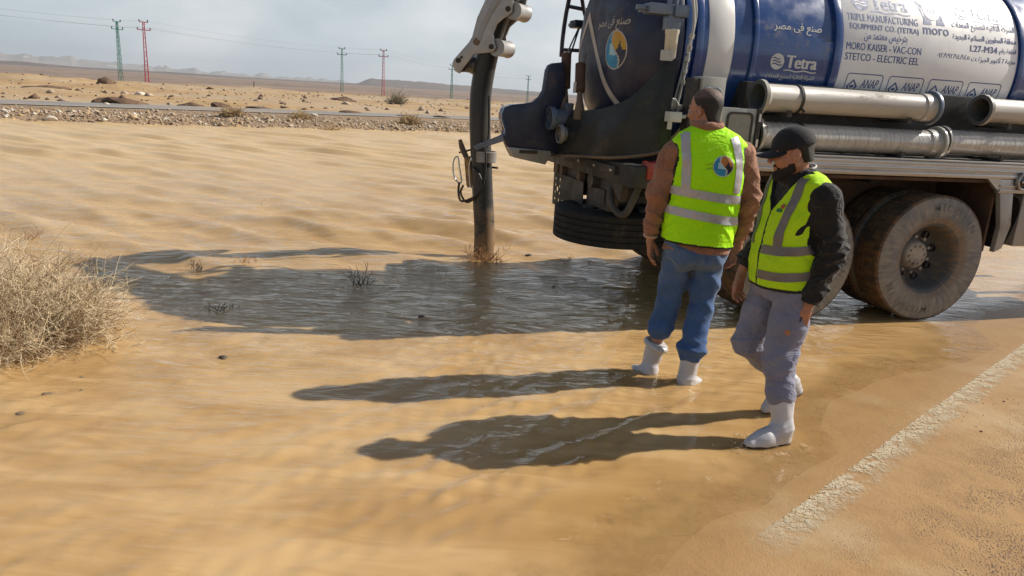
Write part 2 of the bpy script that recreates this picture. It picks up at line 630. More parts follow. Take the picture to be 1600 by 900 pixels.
# the far road beyond the bank
FR0 = np.array((-21.6, 30.6)); FRD = np.array((0.797, 0.604)); FRN = np.array((-0.604, 0.797))


def far_sheet(name, d0, d1, lift, m, e0=-90, e1=160):
    ee = np.linspace(e0, e1, 200); dd = np.linspace(d0, d1, 6)
    D, E_ = np.meshgrid(dd, ee)
    X = FR0[0] + FRD[0] * E_ + FRN[0] * D; Y = FR0[1] + FRD[1] * E_ + FRN[1] * D
    Z = 0.16 - 0.0025 * np.maximum(E_ - 20, 0) + lift
    Z = np.broadcast_to(Z, X.shape)
    nr, na = X.shape
    idx = np.arange(nr * na).reshape(nr, na)
    q = np.stack([idx[:-1, :-1], idx[1:, :-1], idx[1:, 1:], idx[:-1, 1:]], -1).reshape(-1, 4)
    o = link(name, grid_mesh(name, np.stack([X, Y, Z], -1).reshape(-1, 3), q), m)
    if o.data.polygons[0].normal.z < 0:
        o.data.flip_normals()
    return tag(o, kind='structure')


far_sheet('far_road', 0.0, 4.6, 0.0, mat('far_tarmac', (0.27, 0.25, 0.235), (0.20, 0.185, 0.17), 0.7, 0.85, stretch=(0.3, 1, 1), dirt=(0.42, 0.30, 0.18), dirt_amt=0.45, dscale=0.35))
m_fl = mat('far_road_paint', (0.62, 0.62, 0.58), (0.45, 0.42, 0.36), 1.5, 0.8)
far_sheet('far_road_line', 0.25, 0.42, 0.004, m_fl)
far_sheet('far_road_line', 4.15, 4.32, 0.004, m_fl)


# ------------------------------------------------------------------ the flood water
def waves(seed, lam, amp, main, spread, n):
    r = np.random.default_rng(seed)
    out = []
    for _ in range(n):
        L = lam * math.exp(r.normal(0, 0.28)); a = main + r.normal(0, spread)
        out.append((2 * math.pi / L * math.cos(a), 2 * math.pi / L * math.sin(a), r.uniform(0, 6.28), amp / math.sqrt(n) * r.uniform(0.5, 1.5)))
    return out


WV = waves(1, 0.95, 0.031, rad(70), 0.22, 14) + waves(2, 0.42, 0.0095, rad(76), 0.35, 16) + waves(5, 0.24, 0.0035, rad(70), 0.4, 12) + waves(4, 2.4, 0.02, rad(64), 0.3, 8)
LAP = waves(8, 0.30, 0.0062, rad(-46), 0.22, 12) + waves(9, 0.13, 0.002, rad(-40), 0.35, 10)


def water_h(x, y):
    z = np.zeros_like(x)
    d = np.hypot(x, y)
    for kx, ky, ph, a in WV:
        L = 2 * math.pi / math.hypot(kx, ky)
        z = z + a * np.sin(kx * x + ky * y + ph + 0.9 * fbm(x * 0.35, y * 0.35, int(ph * 100), 2)) * sstep(60 * L, 25 * L, d)
    dep = -near_h(x, y)
    gust = 0.55 + 0.6 * (fbm(x * 0.18, y * 0.3, 51, 3) + 0.4)
    calm = 0.32 + 0.68 * sstep(5.2, 8.5, y + 0.35 * np.abs(x + 1))
    k = sstep(0.0, 0.26, dep) * np.clip(gust, 0.15, 1.3) * calm
    z = z * k
    # small waves that run up the tarmac
    lap = np.zeros_like(x)
    for kx, ky, ph, a in LAP:
        lap = lap + a * np.sin(kx * x + ky * y + ph + 1.2 * fbm(x * 0.8, y * 0.8, int(ph * 50), 2))
    z = z + lap * sstep(0.004, 0.05, dep) * sstep(9.0, 5.0, d) * np.clip(0.7 + 1.1 * fbm(x * 0.6, y * 0.6, 71, 3), 0.12, 1.5)
    return z + np.maximum(z, 0) * 0.35


def m_water():
    t = NT('muddy_flood_water')
    w = t.coord('Object')
    dep = t.attr('depth')
    # silt drifting in the water: long soft clouds lying along the flow
    silt = t.noise(t.coord('Object', (0.6, 1.0, 1), (0, 0, rad(-34))), 1.5, 3, 0.45, 0.8)
    silt2 = t.noise(t.coord('Object', (0.5, 1.3, 1), (0, 0, rad(-55))), 3.0, 2, 0.4, 0.6)
    silt3 = t.noise(t.coord('Object', (1.0, 5.5, 1), (0, 0, rad(-58))), 2.0, 3, 0.5, 0.8)
    f = t.math('ADD', t.math('MULTIPLY', silt, 0.42), t.math('ADD', t.math('MULTIPLY', silt2, 0.28), t.math('MULTIPLY', silt3, 0.3)))
    col = t.mix(t.ramp(f, 0.36, 0.64), (0.3870, 0.2322, 0.0918), (0.5400, 0.3555, 0.1665))
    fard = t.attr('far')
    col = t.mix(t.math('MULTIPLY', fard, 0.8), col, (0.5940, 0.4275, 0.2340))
    shal = t.ramp(dep, 0.03, 0.0)
    col = t.mix(t.math('MULTIPLY', shal, 0.6), col, (0.3870, 0.2250, 0.0792))
    # ripples: only the bright skin of the water carries them, the silt below is lit evenly
    r1 = t.noise(t.coord('Object', (2.2, 6.5, 1), (0, 0, rad(-12))), 1.5, 4, 0.55, 0.8)
    r2 = t.noise(t.coord('Object', (6, 15, 1), (0, 0, rad(14))), 1.2, 3, 0.5, 0.6)
    r3 = t.noise(t.coord('Object', (1.0, 2.6, 1), (0, 0, rad(30))), 1.7, 3, 0.5, 0.5)
    h = t.math('ADD', t.math('ADD', t.math('MULTIPLY', r1, 0.6), t.math('MULTIPLY', r2, 0.22)), t.math('MULTIPLY', r3, 0.6))
    b = t.node('ShaderNodeBump'); t.put(b.inputs['Height'], h); b.inputs['Distance'].default_value = 0.11
    t.put(b.inputs['Strength'], t.math('MULTIPLY', t.math('MULTIPLY', t.ramp(dep, -0.005, 0.09, 0.12, 0.75), t.ramp(fard, 0, 1, 1.0, 0.4)), t.ramp(t.attr('near'), 0, 1, 1.0, 0.3)))
    # the water thins to nothing on the tarmac
    edge = t.math('ADD', dep, t.math('MULTIPLY', t.math('SUBTRACT', t.noise(w, 4.5, 6, 0.6), 0.5), 0.022))
    alpha = t.ramp(edge, -0.006, 0.016)
    p = t.p
    p.subsurface_method = 'BURLEY'
    p.inputs['Subsurface Weight'].default_value = 0.85
    p.inputs['Subsurface Radius'].default_value = (1.0, 0.75, 0.5)
    p.inputs['Subsurface Scale'].default_value = 0.035
    t.put(p.inputs['Coat Weight'], t.ramp(fard, 0, 1, 1.0, 0.5))
    p.inputs['Coat Roughness'].default_value = 0.05
    p.inputs['Coat IOR'].default_value = 1.42
    t.l.new(b.outputs[0], p.inputs['Coat Normal'])
    b2 = t.node('ShaderNodeBump'); t.put(b2.inputs['Height'], h); b2.inputs['Distance'].default_value = 0.05
    t.put(b2.inputs['Strength'], t.math('MULTIPLY', t.ramp(dep, 0.0, 0.1, 0.0, 0.16), t.ramp(t.attr('near'), 0, 1, 1.0, 0.35)))
    return t.set(col=col, rough=0.6, spec=0.0, alpha=alpha, normal=b2.outputs[0])


wa = np.concatenate([np.linspace(-125, -48, 40)[:-1], np.linspace(-48, 48, 520), np.linspace(48, 70, 16)[1:]])
wr = np.concatenate([np.geomspace(1.2, 14, 330)[:-1], np.geomspace(14, 40, 150)[:-1], np.geomspace(40, 75, 12)])
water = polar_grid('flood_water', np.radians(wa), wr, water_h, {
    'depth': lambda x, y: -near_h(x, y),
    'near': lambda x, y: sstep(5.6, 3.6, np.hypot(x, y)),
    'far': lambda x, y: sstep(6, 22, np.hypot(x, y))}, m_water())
tag(water, kind='structure')


# ------------------------------------------------------------------ far hills, each a low ridge with a foot, a slope and a top
def ridge(name, dist, a0, a1, hfun, depth, m, n=260):
    an = np.radians(np.linspace(a0, a1, n))
    rows = []
    k = 9
    for i in range(k):
        t = i / (k - 1)
        dd = dist + depth * t
        prof = sstep(0, 0.32, t) * (1 - 0.25 * sstep(0.6, 1, t))
        H = hfun(np.degrees(an)) * prof * (1 + 0.12 * fbm(an * 190, np.full(n, t * 5.0), 3, 4)) - 14 * (1 - sstep(0, 0.2, t))
        rows.append(np.stack([dd * np.sin(an), dd * np.cos(an), H], -1))
    co = np.stack(rows)
    idx = np.arange(k * n).reshape(k, n)
    q = np.stack([idx[:-1, :-1], idx[:-1, 1:], idx[1:, 1:], idx[1:, :-1]], -1).reshape(-1, 4)[:, ::-1]
    o = link(name, grid_mesh(name, co.reshape(-1, 3), q), m, smooth=True)
    return tag(o, kind='structure')


def m_hill(name, a, b, white=None):
    t = NT(name)
    col = t.mix(t.ramp(t.noise(t.coord('Object', (0.002, 0.002, 0.02)), 1.0, 6), 0.35, 0.65), a, b)
    if white:
        col = t.mix(t.ramp(t.noise(t.coord('Object', (0.006, 0.002, 0.05)), 1.0, 6, 0.65), 0.6, 0.68), col, white)
    return t.set(col=col, rough=0.95, spec=0.1)


m_h1 = m_hill('dark_hill', (0.17, 0.125, 0.10), (0.13, 0.098, 0.082))
m_h2 = m_hill('mesa_rock', (0.16, 0.125, 0.105), (0.13, 0.105, 0.09), (0.55, 0.52, 0.47))
m_h3 = m_hill('pale_hill', (0.30, 0.27, 0.24), (0.24, 0.22, 0.20), (0.7, 0.66, 0.6))
ridge('hills', 3800, -52, 30, lambda a: 6 + 5 * fbm(a * 0.11, a * 0 + 3, 61, 4) + 7 * np.exp(-((a + 33.5) / 1.6) ** 2) + 2 * sstep(-18, -30, a), 700, m_h1)
ridge('mesa', 4300, -14.5, 26, lambda a: 3 + 38 * sstep(-12.6, -11.2, a) * (1 - 0.75 * sstep(-11, 9, a)) + 1.5 * fbm(a * 0.9, a * 0, 63, 4), 900, m_h2)
ridge('far_hills', 9000, -52, -8, lambda a: 32 + 78 * sstep(-17, -36, a) + 34 * fbm(a * 0.8, a * 0, 67, 5) + 40 * np.maximum(fbm(a * 1.9, a * 0, 69, 3), 0), 1500, m_h3)

# ------------------------------------------------------------------ lettering
import unicodedata
_AR = {}
for _cp in list(range(0xFE80, 0xFEFD)):
    _d = unicodedata.decomposition(chr(_cp)).split()
    if _d:
        _AR.setdefault(tuple(int(x, 16) for x in _d[1:]), {})[_d[0].strip('<>')] = chr(_cp)


def arabic(s):
    """joined letter forms in the order in which they are drawn from the left"""
    def run(w):
        out = []; i = 0; prev = False
        while i < len(w):
            key = (ord(w[i]),)
            if i + 1 < len(w) and (ord(w[i]), ord(w[i + 1])) in _AR:
                key = (ord(w[i]), ord(w[i + 1]))
            forms = _AR.get(key)
            if not forms:
                out.append(w[i]); prev = False; i += 1; continue
            j = i + len(key)
            nxt = 'initial' in forms and j < len(w) and ((ord(w[j]),) in _AR) and 'final' in _AR[(ord(w[j]),)]
            f = ('medial' if nxt else 'final') if prev else ('initial' if nxt else 'isolated')
            out.append(forms.get(f) or forms.get('final' if prev else 'isolated') or list(forms.values())[0])
            prev = nxt; i = j
        return ''.join(out[::-1])
    words_ = s.split(' ')
    return ' '.join(run(w) if any(0x600 <= ord(c) < 0x660 for c in w) else w for w in words_[::-1])


def text_mesh(body, bold=0.0, shear=0.0):
    cu = bpy.data.curves.new('t', 'FONT')
    cu.body = body
    cu.offset = bold
    cu.shear = shear
    cu.resolution_u = 3
    o = bpy.data.objects.new('t', cu)
    C.objects.link(o)
    dg = bpy.context.evaluated_depsgraph_get(); dg.update()
    me = bpy.data.meshes.new_from_object(o.evaluated_get(dg))
    bpy.data.objects.remove(o); bpy.data.curves.remove(cu)
    bm = B(); bm.from_mesh(me); bpy.data.meshes.remove(me)
    xs = [v.co.x for v in bm.verts]; ys = [v.co.y for v in bm.verts]
    return bm, min(xs), max(xs), min(ys), max(ys)


def lettering(name, body, box, place, m, parent, bold=0.012, shear=0.0, cut=0.0):
    """flat print: the text fitted to box = (x0, y0, x1, y1) of a surface, each vertex laid on it by place(x, y); heavy type is struck twice"""
    bm, a, b, c, d = text_mesh(body, 0.0, shear)
    x0, y0, x1, y1 = box
    w = bold * 1.3 * (y1 - y0)
    if (y1 - y0) > 0.1:
        bmesh.ops.triangulate(bm, faces=bm.faces[:])
        bmesh.ops.subdivide_edges(bm, edges=[e for e in bm.edges if e.calc_length() > 0.25], cuts=2)
        bmesh.ops.triangulate(bm, faces=bm.faces[:])
    src = [(v.co.x, v.co.y) for v in bm.verts]
    strikes = [(-w, 0.0), (w, 0.00025)] + ([(0, 0.0005)] if bold > 0.018 else []) if bold > 0.008 else [(0, 0)]
    out = B()
    for dx_, lift in strikes:
        t = bm.copy()
        for v, (vx, vy) in zip(t.verts, src):
            x = x0 + w + (vx - a) / (b - a) * (x1 - x0 - 2 * w) + dx_
            y = y0 + (vy - c) / (d - c) * (y1 - y0)
            p = Vector(place(x, y))
            if lift:
                n_ = (Vector(place(x + 0.002, y)) - p).cross(Vector(place(x, y + 0.002)) - p)
                if n_.length > 0: p = p + n_.normalized() * lift
            v.co = p
        merge(out, t)
    bm.free()
    return obj(name, out, m, parent)


def flat_poly(bm, pts, place, mi=0, cuts=0):
    vs = [bm.verts.new(Vector((x, y, 0))) for x, y in pts]
    f = bm.faces.new(vs); f.material_index = mi
    return f


def print_shape(name, polys, place, m, parent, sub=2):
    """flat print made of outlines [(material index, [(x, y)...])]"""
    bm = B()
    for mi, pts in polys:
        flat_poly(bm, pts, place, mi)
    if sub:
        bmesh.ops.triangulate(bm, faces=bm.faces[:])
        bmesh.ops.subdivide_edges(bm, edges=bm.edges[:], cuts=sub, use_grid_fill=True)
    for v in bm.verts:
        v.co = Vector(place(v.co.x, v.co.y))
    return obj(name, bm, m, parent)


def wave_strip(x0, x1, y, amp, w, n=10, ph=0.0, turns=1.0):
    top = [(x0 + (x1 - x0) * i / n, y + amp * math.sin(ph + 2 * math.pi * turns * i / n) + w / 2) for i in range(n + 1)]
    return top + [(x, yy - w) for x, yy in top[::-1]]


def swirl_emblem(name, cx, cy, r, place, mats, parent, nr=14, na=56):
    """round emblem: a blue drop at the left, a yellow field at the upper right with a dark rock, parted by a pale S line"""
    bm = B()
    ctr = bm.verts.new((0, 0, 0)); rings = []
    for i in range(1, nr + 1):
        rings.append([bm.verts.new((r * i / nr * math.cos(2 * math.pi * j / na), r * i / nr * math.sin(2 * math.pi * j / na), 0)) for j in range(na)])
    for j in range(na):
        bm.faces.new((ctr, rings[0][j], rings[0][(j + 1) % na]))
        for i in range(nr - 1):
            bm.faces.new((rings[i][j], rings[i + 1][j], rings[i + 1][(j + 1) % na], rings[i][(j + 1) % na]))
    for f in bm.faces:
        c = f.calc_center_median(); x, y = c.x / r, c.y / r
        rr_ = math.hypot(x, y)
        s_line = 0.05 + 0.42 * math.sin(-y * 2.7) * (1 if y < 0 else 0.8) - 0.05
        if rr_ > 0.94: k = 4
        elif abs(x - s_line) < 0.06: k = 4
        elif x < s_line:
            k = 0 if (y < -0.25 or x < -0.62) else (1 if y < 0.35 and x > -0.5 else 0)
        else:
            k = 3 if y < -0.05 + 0.42 * max(0, 1 - abs(x - 0.45) * 3.2) + 0.06 * math.sin(x * 17) else 2
        f.material_index = k
    for v in bm.verts:
        v.co = Vector(place(cx + v.co.x, cy + v.co.y))
    return obj(name, bm, mats, parent)


# ------------------------------------------------------------------ materials of the truck
M_NAVY = mat('navy_paint', (0.017, 0.054, 0.19), (0.022, 0.066, 0.22), 2.2, 0.24, coat=0.5, dirt=(0.16, 0.13, 0.10), dirt_amt=0.22, dscale=2.0, bump=0.03, bscale=5)
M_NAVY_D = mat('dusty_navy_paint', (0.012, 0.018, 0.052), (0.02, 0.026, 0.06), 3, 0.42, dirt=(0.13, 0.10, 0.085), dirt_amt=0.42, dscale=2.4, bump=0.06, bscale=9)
M_SILVER = mat('pale_silver_paint', (0.78, 0.76, 0.73), (0.70, 0.68, 0.65), 2.0, 0.33, 0.05, coat=0.3, dirt=(0.36, 0.29, 0.22), dirt_amt=0.28, dscale=1.4, stretch=(1.2, 1, 0.5), bump=0.03, bscale=6)
M_WHITE = mat('white_tank_paint', (0.88, 0.87, 0.86), (0.80, 0.79, 0.78), 1.5, 0.33, 0.0, coat=0.35, dirt=(0.40, 0.33, 0.26), dirt_amt=0.2, dscale=1.2, stretch=(1.4, 1, 0.5), bump=0.03, bscale=5)
M_STEEL = mat('grey_painted_steel', (0.36, 0.35, 0.34), (0.29, 0.28, 0.27), 3, 0.45, 0.3, dirt=(0.24, 0.17, 0.11), dirt_amt=0.35, bump=0.05)
M_ALU = mat('brushed_aluminium', (0.50, 0.49, 0.48), (0.42, 0.41, 0.40), 5, 0.36, 0.75, stretch=(0.15, 1, 4), dirt=(0.30, 0.22, 0.15), dirt_amt=0.32, bump=0.04)
M_GUIDE = mat('grey_cast_guide', (0.42, 0.41, 0.40), (0.35, 0.34, 0.34), 4, 0.42, 0.35, dirt=(0.27, 0.22, 0.18), dirt_amt=0.3, bump=0.05)
M_DARK = mat('black_chassis', (0.022, 0.021, 0.02), (0.035, 0.03, 0.027), 3, 0.6, dirt=(0.10, 0.075, 0.055), dirt_amt=0.4, bump=0.1)
M_RUBBER = mat('black_hose_rubber', (0.022, 0.022, 0.022), (0.03, 0.029, 0.028), 5, 0.5, dirt=(0.23, 0.155, 0.085), dirt_amt=0.28, dscale=1.2, bump=0.08, stretch=(1, 1, 0.6))
M_SHIELD = mat('dark_rubber_sheet', (0.040, 0.044, 0.043), (0.055, 0.058, 0.054), 2.5, 0.38, dirt=(0.16, 0.14, 0.11), dirt_amt=0.3, dscale=1.8, bump=0.05, bscale=8)
M_RUST = mat('rusty_brown_steel', (0.075, 0.040, 0.025), (0.12, 0.062, 0.036), 5, 0.8, dirt=(0.07, 0.04, 0.028), bump=0.25)
M_MUDSTEEL = mat('mud_caked_steel', (0.16, 0.115, 0.08), (0.10, 0.075, 0.06), 5, 0.85, dirt=(0.25, 0.165, 0.095), bump=0.3)
M_CHROME = mat('bare_metal', (0.62, 0.61, 0.60), (0.5, 0.49, 0.48), 9, 0.25, 0.9)
M_BLUEG = mat('blue_grey_casting', (0.16, 0.20, 0.27), (0.12, 0.15, 0.21), 6, 0.4, 0.2, dirt=(0.2, 0.17, 0.14), dirt_amt=0.3)
M_PVC = mat('grey_pipe_plastic', (0.50, 0.475, 0.43), (0.43, 0.405, 0.365), 3, 0.4, stretch=(0.35, 1, 1), dirt=(0.27, 0.23, 0.19), dirt_amt=0.22, dscale=4, bump=0.05, bscale=14)
M_PVC_D = mat('dark_pipe_bore', (0.10, 0.10, 0.095), (0.14, 0.135, 0.125), 3, 0.7)
M_INK_W = mat('white_print', (0.62, 0.62, 0.60), (0.55, 0.55, 0.53), 9, 0.5)
M_INK_B = mat('blue_print', (0.05, 0.09, 0.25), (0.065, 0.11, 0.28), 14, 0.5)
M_INK_G = mat('greyed_white_tape', (0.48, 0.45, 0.42), (0.40, 0.37, 0.34), 8, 0.55)
M_RED = mat('red_lamp_plastic', (0.36, 0.045, 0.035), (0.3, 0.04, 0.03), 9, 0.3)
M_GLASS_W = mat('milky_filter_bowl', (0.62, 0.58, 0.50), (0.55, 0.50, 0.42), 6, 0.2, coat=0.4)
M_BLACKGL = mat('black_lens', (0.012, 0.012, 0.013), None, 6, 0.12)
M_PANEL = mat('light_grey_enamel', (0.44, 0.44, 0.42), (0.38, 0.38, 0.37), 4, 0.42, dirt=(0.28, 0.23, 0.18), dirt_amt=0.25)
M_CYAN = mat('cyan_print', (0.02, 0.22, 0.42), (0.03, 0.30, 0.50), 9, 0.5)
M_PALE = mat('pale_blue_print', (0.45, 0.66, 0.74), (0.35, 0.58, 0.68), 12, 0.5)
M_YEL = mat('yellow_print', (0.55, 0.32, 0.02), (0.50, 0.27, 0.02), 9, 0.5)
M_NVP = mat('navy_print', (0.02, 0.02, 0.05), None, 9, 0.5)


def m_film():
    t = NT('creased_plastic_film')
    w = t.coord('Object')
    wr = t.noise(t.coord('Object', (26, 2.0, 2.0)), 1.6, 5, 0.6, 0.6)
    wr2 = t.noise(t.coord('Object', (60, 4, 4)), 1.0, 3, 0.6, 0.4)
    col = t.mix(t.ramp(wr, 0.35, 0.7), (0.40, 0.385, 0.355), (0.52, 0.50, 0.46))
    col = t.mix(t.math('MULTIPLY', t.ramp(wr2, 0.55, 0.7), t.ramp(t.noise(w, 3, 3), 0.4, 0.6)), col, (0.24, 0.19, 0.14))
    return t.set(col=col, rough=t.ramp(wr2, 0.3, 0.7, 0.1, 0.3), spec=0.7, coat=0.5, normal=t.bump(t.math('ADD', wr, t.math('MULTIPLY', wr2, 0.5)), 0.6, 0.02))


M_FILM = m_film()


def m_tyre(name, base, mud, amt, ring):
    t = NT(name)
    w = t.coord('Object')
    sx_ = t.node('ShaderNodeSeparateXYZ'); t.put(sx_.inputs[0], w)
    r_ = t.math('POWER', t.math('ADD', t.math('MULTIPLY', sx_.outputs[0], sx_.outputs[0]), t.math('MULTIPLY', sx_.outputs[2], sx_.outputs[2])), 0.5)
    ang = t.math('ARCTAN2', sx_.outputs[2], sx_.outputs[0])
    pv = t.node('ShaderNodeCombineXYZ'); t.put(pv.inputs[0], t.math('MULTIPLY', r_, 5.0)); t.put(pv.inputs[1], t.math('MULTIPLY', ang, 9.0)); t.put(pv.inputs[2], t.math('MULTIPLY', sx_.outputs[1], 4.0))
    streak = t.noise(pv.outputs[0], 1.6, 6, 0.65, 0.3)
    rad_ = t.noise(w, 4.0, 6, 0.6)
    f = t.ramp(t.math('ADD', t.math('MULTIPLY', streak, 0.55), t.math('MULTIPLY', rad_, 0.45)), 0.62 - amt * 0.5, 0.72 - amt * 0.25)
    col = t.mix(f, base, mud)
    if ring:
        col = t.mix(t.math('MULTIPLY', t.ramp(r_, 0.40, 0.34), 0.5), col, (0.22, 0.14, 0.085))
        col = t.mix(t.math('MULTIPLY', t.ramp(streak, 0.58, 0.66), 0.55), col, (0.36, 0.33, 0.29))
    return t.set(col=col, rough=0.8, spec=0.3, normal=t.bump(t.math('ADD', streak, rad_), 0.25, 0.01))


M_TYRE_S = m_tyre('tyre_wall_dried_mud', (0.15, 0.155, 0.16), (0.27, 0.245, 0.21), 0.5, True)
M_TYRE_T = m_tyre('tyre_tread_brown_mud', (0.065, 0.054, 0.045), (0.19, 0.108, 0.055), 0.42, False)
M_TYRE_K = m_tyre('spare_tyre_rubber', (0.024, 0.023, 0.022), (0.075, 0.06, 0.047), 0.2, False)
M_RIM = m_tyre('rim_grey_mud', (0.10, 0.10, 0.10), (0.22, 0.15, 0.095), 0.3, False)

# ------------------------------------------------------------------ the tank truck; its own axes: x along the truck, y across, z up
T0 = ground_at(1450, 501)
TA = rad(16.0)
truck = empty('vacuum_truck', (T0.x, T0.y, 0.0), TA)
tag(truck, 'blue and white vacuum tank truck backed into the flood with its hose lowered', 'truck')
TV, TZ, TR = 1.2, 2.2, 0.82


def on_tank(u, s, lift=0.0):
    """s: length round the shell measured upwards from the side"""
    a = s / TR
    off = (0.0063 if -1.06 < u < 0.785 else 0.0014) + lift
    return (u, TV - (TR + off) * math.cos(a), TZ + (TR + off) * math.sin(a))


def sz(z):
    return TR * math.asin(max(-1, min(1, (z - TZ) / TR)))


def tank_shell(name, u0, u1, r, m, parent, lip=0.0, label=None):
    bm = B()
    add_lathe(bm, [(u0, r - 0.03), (u0, r), (u0 + 0.006, r + 0.002), (u1 - 0.006, r + 0.002), (u1, r), (u1, r - 0.03)], (0, TV, TZ), 'x', 192)
    o = obj(name, bm, m, parent, sharp=35)
    if label: o['label'] = label
    return o


bm = B()
add_lathe(bm, [(-2.46, 0.2), (-2.46, TR), (3.3, TR), (3.45, TR * 0.9), (3.55, TR * 0.5), (3.57, 0.02)], (0, TV, TZ), 'x', 192)
tank = obj('tank', bm, M_NAVY, truck, sharp=30)
tank_shell('tank_band', -2.30, -2.075, TR + 0.003, M_SILVER, tank, label='narrow silver band round the tank')
tank_shell('tank_band', -1.06, 0.785, TR + 0.003, M_WHITE, tank, label='broad white lettered band round the tank')
tank_shell('stiffener_ring', -1.905, -1.865, TR + 0.022, M_NAVY, tank)
tank_shell('stiffener_ring', -1.15, -1.085, TR + 0.028, M_NAVY, tank)
tank_shell('stiffener_ring', -2.42, -2.36, TR + 0.035, M_NAVY, tank)
tank_shell('stiffener_ring', 0.80, 0.86, TR + 0.02, M_NAVY, tank)
tank_shell('tank_flange', -2.53, -2.47, TR + 0.065, M_NAVY, tank)
tank_shell('tank_flange', -2.60, -2.545, TR + 0.06, M_NAVY_D, tank)
# walkway plates along the top
bm = B()
add_box(bm, (-1.6, 1.0, 3.06), (3.0, 1.4, 3.10), 0.008)
for k in range(6):
    add_box(bm, (-1.5 + k * 0.85, 1.05, 3.0), (-1.46 + k * 0.85, 1.35, 3.058))
obj('walkway', bm, M_STEEL, truck, sharp=35)

# the domed rear door
DR = 0.84


def dome_u(r):
    return -2.60 - 0.33 * (1 - min(1, r / DR) ** 4.2)


def on_dome(v, z, off=0.003):
    return (dome_u(math.hypot(v - TV, z - TZ)) - off, v, z)


bm = B()
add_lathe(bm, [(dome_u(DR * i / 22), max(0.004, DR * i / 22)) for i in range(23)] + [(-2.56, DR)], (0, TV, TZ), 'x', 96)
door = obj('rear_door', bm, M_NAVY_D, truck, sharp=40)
bmesh_b = B()
for k in range(14):
    a = 2 * math.pi * (k + 0.5) / 14
    c, s = math.cos(a), math.sin(a)
    add_lathe(bmesh_b, [(-2.66, 0.001), (-2.66, 0.025), (-2.59, 0.025)], (0, TV + 0.855 * c, TZ + 0.855 * s), 'x', 8)
obj('clamp_bolts', bmesh_b, M_STEEL, door, sharp=40)


def dome_place(x, y):          # x runs to the right as seen from behind
    return on_dome(-x, y)


# a warning triangle in white tape
def tape(p, q, w):
    d = Vector((q[0] - p[0], q[1] - p[1])).normalized(); n_ = Vector((-d.y, d.x)) * w / 2
    out = [(p[0] + n_.x, p[1] + n_.y)]
    for i in range(9):
        t = i / 8; out.append((p[0] + (q[0] - p[0]) * t + n_.x, p[1] + (q[1] - p[1]) * t + n_.y))
    out = out[1:]
    return out + [(x - 2 * n_.x, y - 2 * n_.y) for x, y in out[::-1]]


AP = (-1.42, 2.47)
print_shape('warning_tape', [(0, tape(AP, (-0.74, 1.64), 0.06)), (0, tape((AP[0] + 0.01, AP[1] - 0.03), (-1.92, 1.80), 0.055))], dome_place, M_INK_G, door, sub=3)
lettering('door_lettering', arabic('صنع فى مصر'), (-1.15, 2.30, -0.64, 2.41), dome_place, M_INK_G, door)
swirl_emblem('door_emblem', -0.79, 2.145, 0.155, dome_place, [M_CYAN, M_PALE, M_YEL, M_NVP, M_INK_G], door)
bm = B()
add_tube(bm, [(-2.90, TV + 0.98 * math.cos(rad(a)), TZ + 0.98 * math.sin(rad(a))) for a in range(-4, 100, 8)], 0.022, 8)
for a in (0, 24, 60, 92):
    c, s = math.cos(rad(a)), math.sin(rad(a))
    add_tube(bm, [(-2.90, TV + 0.98 * c, TZ + 0.98 * s), (-2.62, TV + 0.88 * c, TZ + 0.88 * s)], 0.018, 8)
obj('door_rail', bm, M_NAVY_D, door, sharp=50)

# lettering along the tank


def tank_place(x, y):
    return on_tank(x, y)


def tank_text(body, u0, u1, z0, z1, m, bold=0.016, shear=0.0):
    return lettering('tank_lettering', body, (u0, sz(z0), u1, sz(z1)), tank_place, m, tank, bold, shear)


def tetra_mark(u0, z0, s, m, m2):
    """round mark with three waves, the word beside it and a wavy underline"""
    y0 = sz(z0)
    lettering('tank_lettering', 'Tetra', (u0 + s * 1.28, y0 + s * 0.08, u0 + s * 4.1, y0 + s * 1.02), tank_place, m, tank, 0.05)
    cx, cy, r = u0 + s * 0.5, y0 + s * 0.5, s * 0.6
    ring = [(cx + r * math.cos(2 * math.pi * i / 28), cy + r * math.sin(2 * math.pi * i / 28)) for i in range(28)]
    print_shape('tank_emblem', [(0, ring)], tank_place, m, tank, sub=1)
    pl = lambda x, y: on_tank(x, y, 0.0012)
    print_shape('tank_emblem', [(0, wave_strip(cx - r * 0.72, cx + r * (0.35 + 0.2 * k), cy + r * (0.38 - 0.36 * k), r * 0.1, r * 0.15, 12)) for k in range(3)], pl, m2, tank)
    print_shape('tank_emblem', [(0, wave_strip(u0 + s * 1.2, u0 + s * 4.15, y0 - s * 0.12, s * 0.05, s * 0.09, 24, turns=2.0))], tank_place, m, tank)


tank_text(arabic('صنع فى مصر'), -1.72, -1.27, 2.345, 2.435, M_INK_W)
tetra_mark(-1.71, 2.075, 0.105, M_INK_W, M_NAVY)
tank_text(arabic('الشركة الثلاثية لتصنيع المعدات'), -1.74, -1.28, 1.985, 2.035, M_INK_W, 0.02)
tetra_mark(-0.93, 2.60, 0.135, M_INK_B, M_WHITE)
tank_text('TRIPLE MANUFACTURING', -1.02, -0.30, 2.502, 2.560, M_INK_B, 0.02)
tank_text('EQUIPMENT CO. (TETRA)', -1.00, -0.30, 2.422, 2.480, M_INK_B, 0.02)
tank_text(arabic('بترخيص معتمد من'), -0.86, -0.42, 2.34, 2.41, M_INK_B)
tank_text('MORO KAISER - VAC-CON', -1.03, -0.27, 2.268, 2.325, M_INK_B, 0.02)
tank_text('STETCO - ELECTRIC EEL', -1.03, -0.28, 2.185, 2.242, M_INK_B, 0.02)
y0, y1 = sz(2.525), sz(2.70)
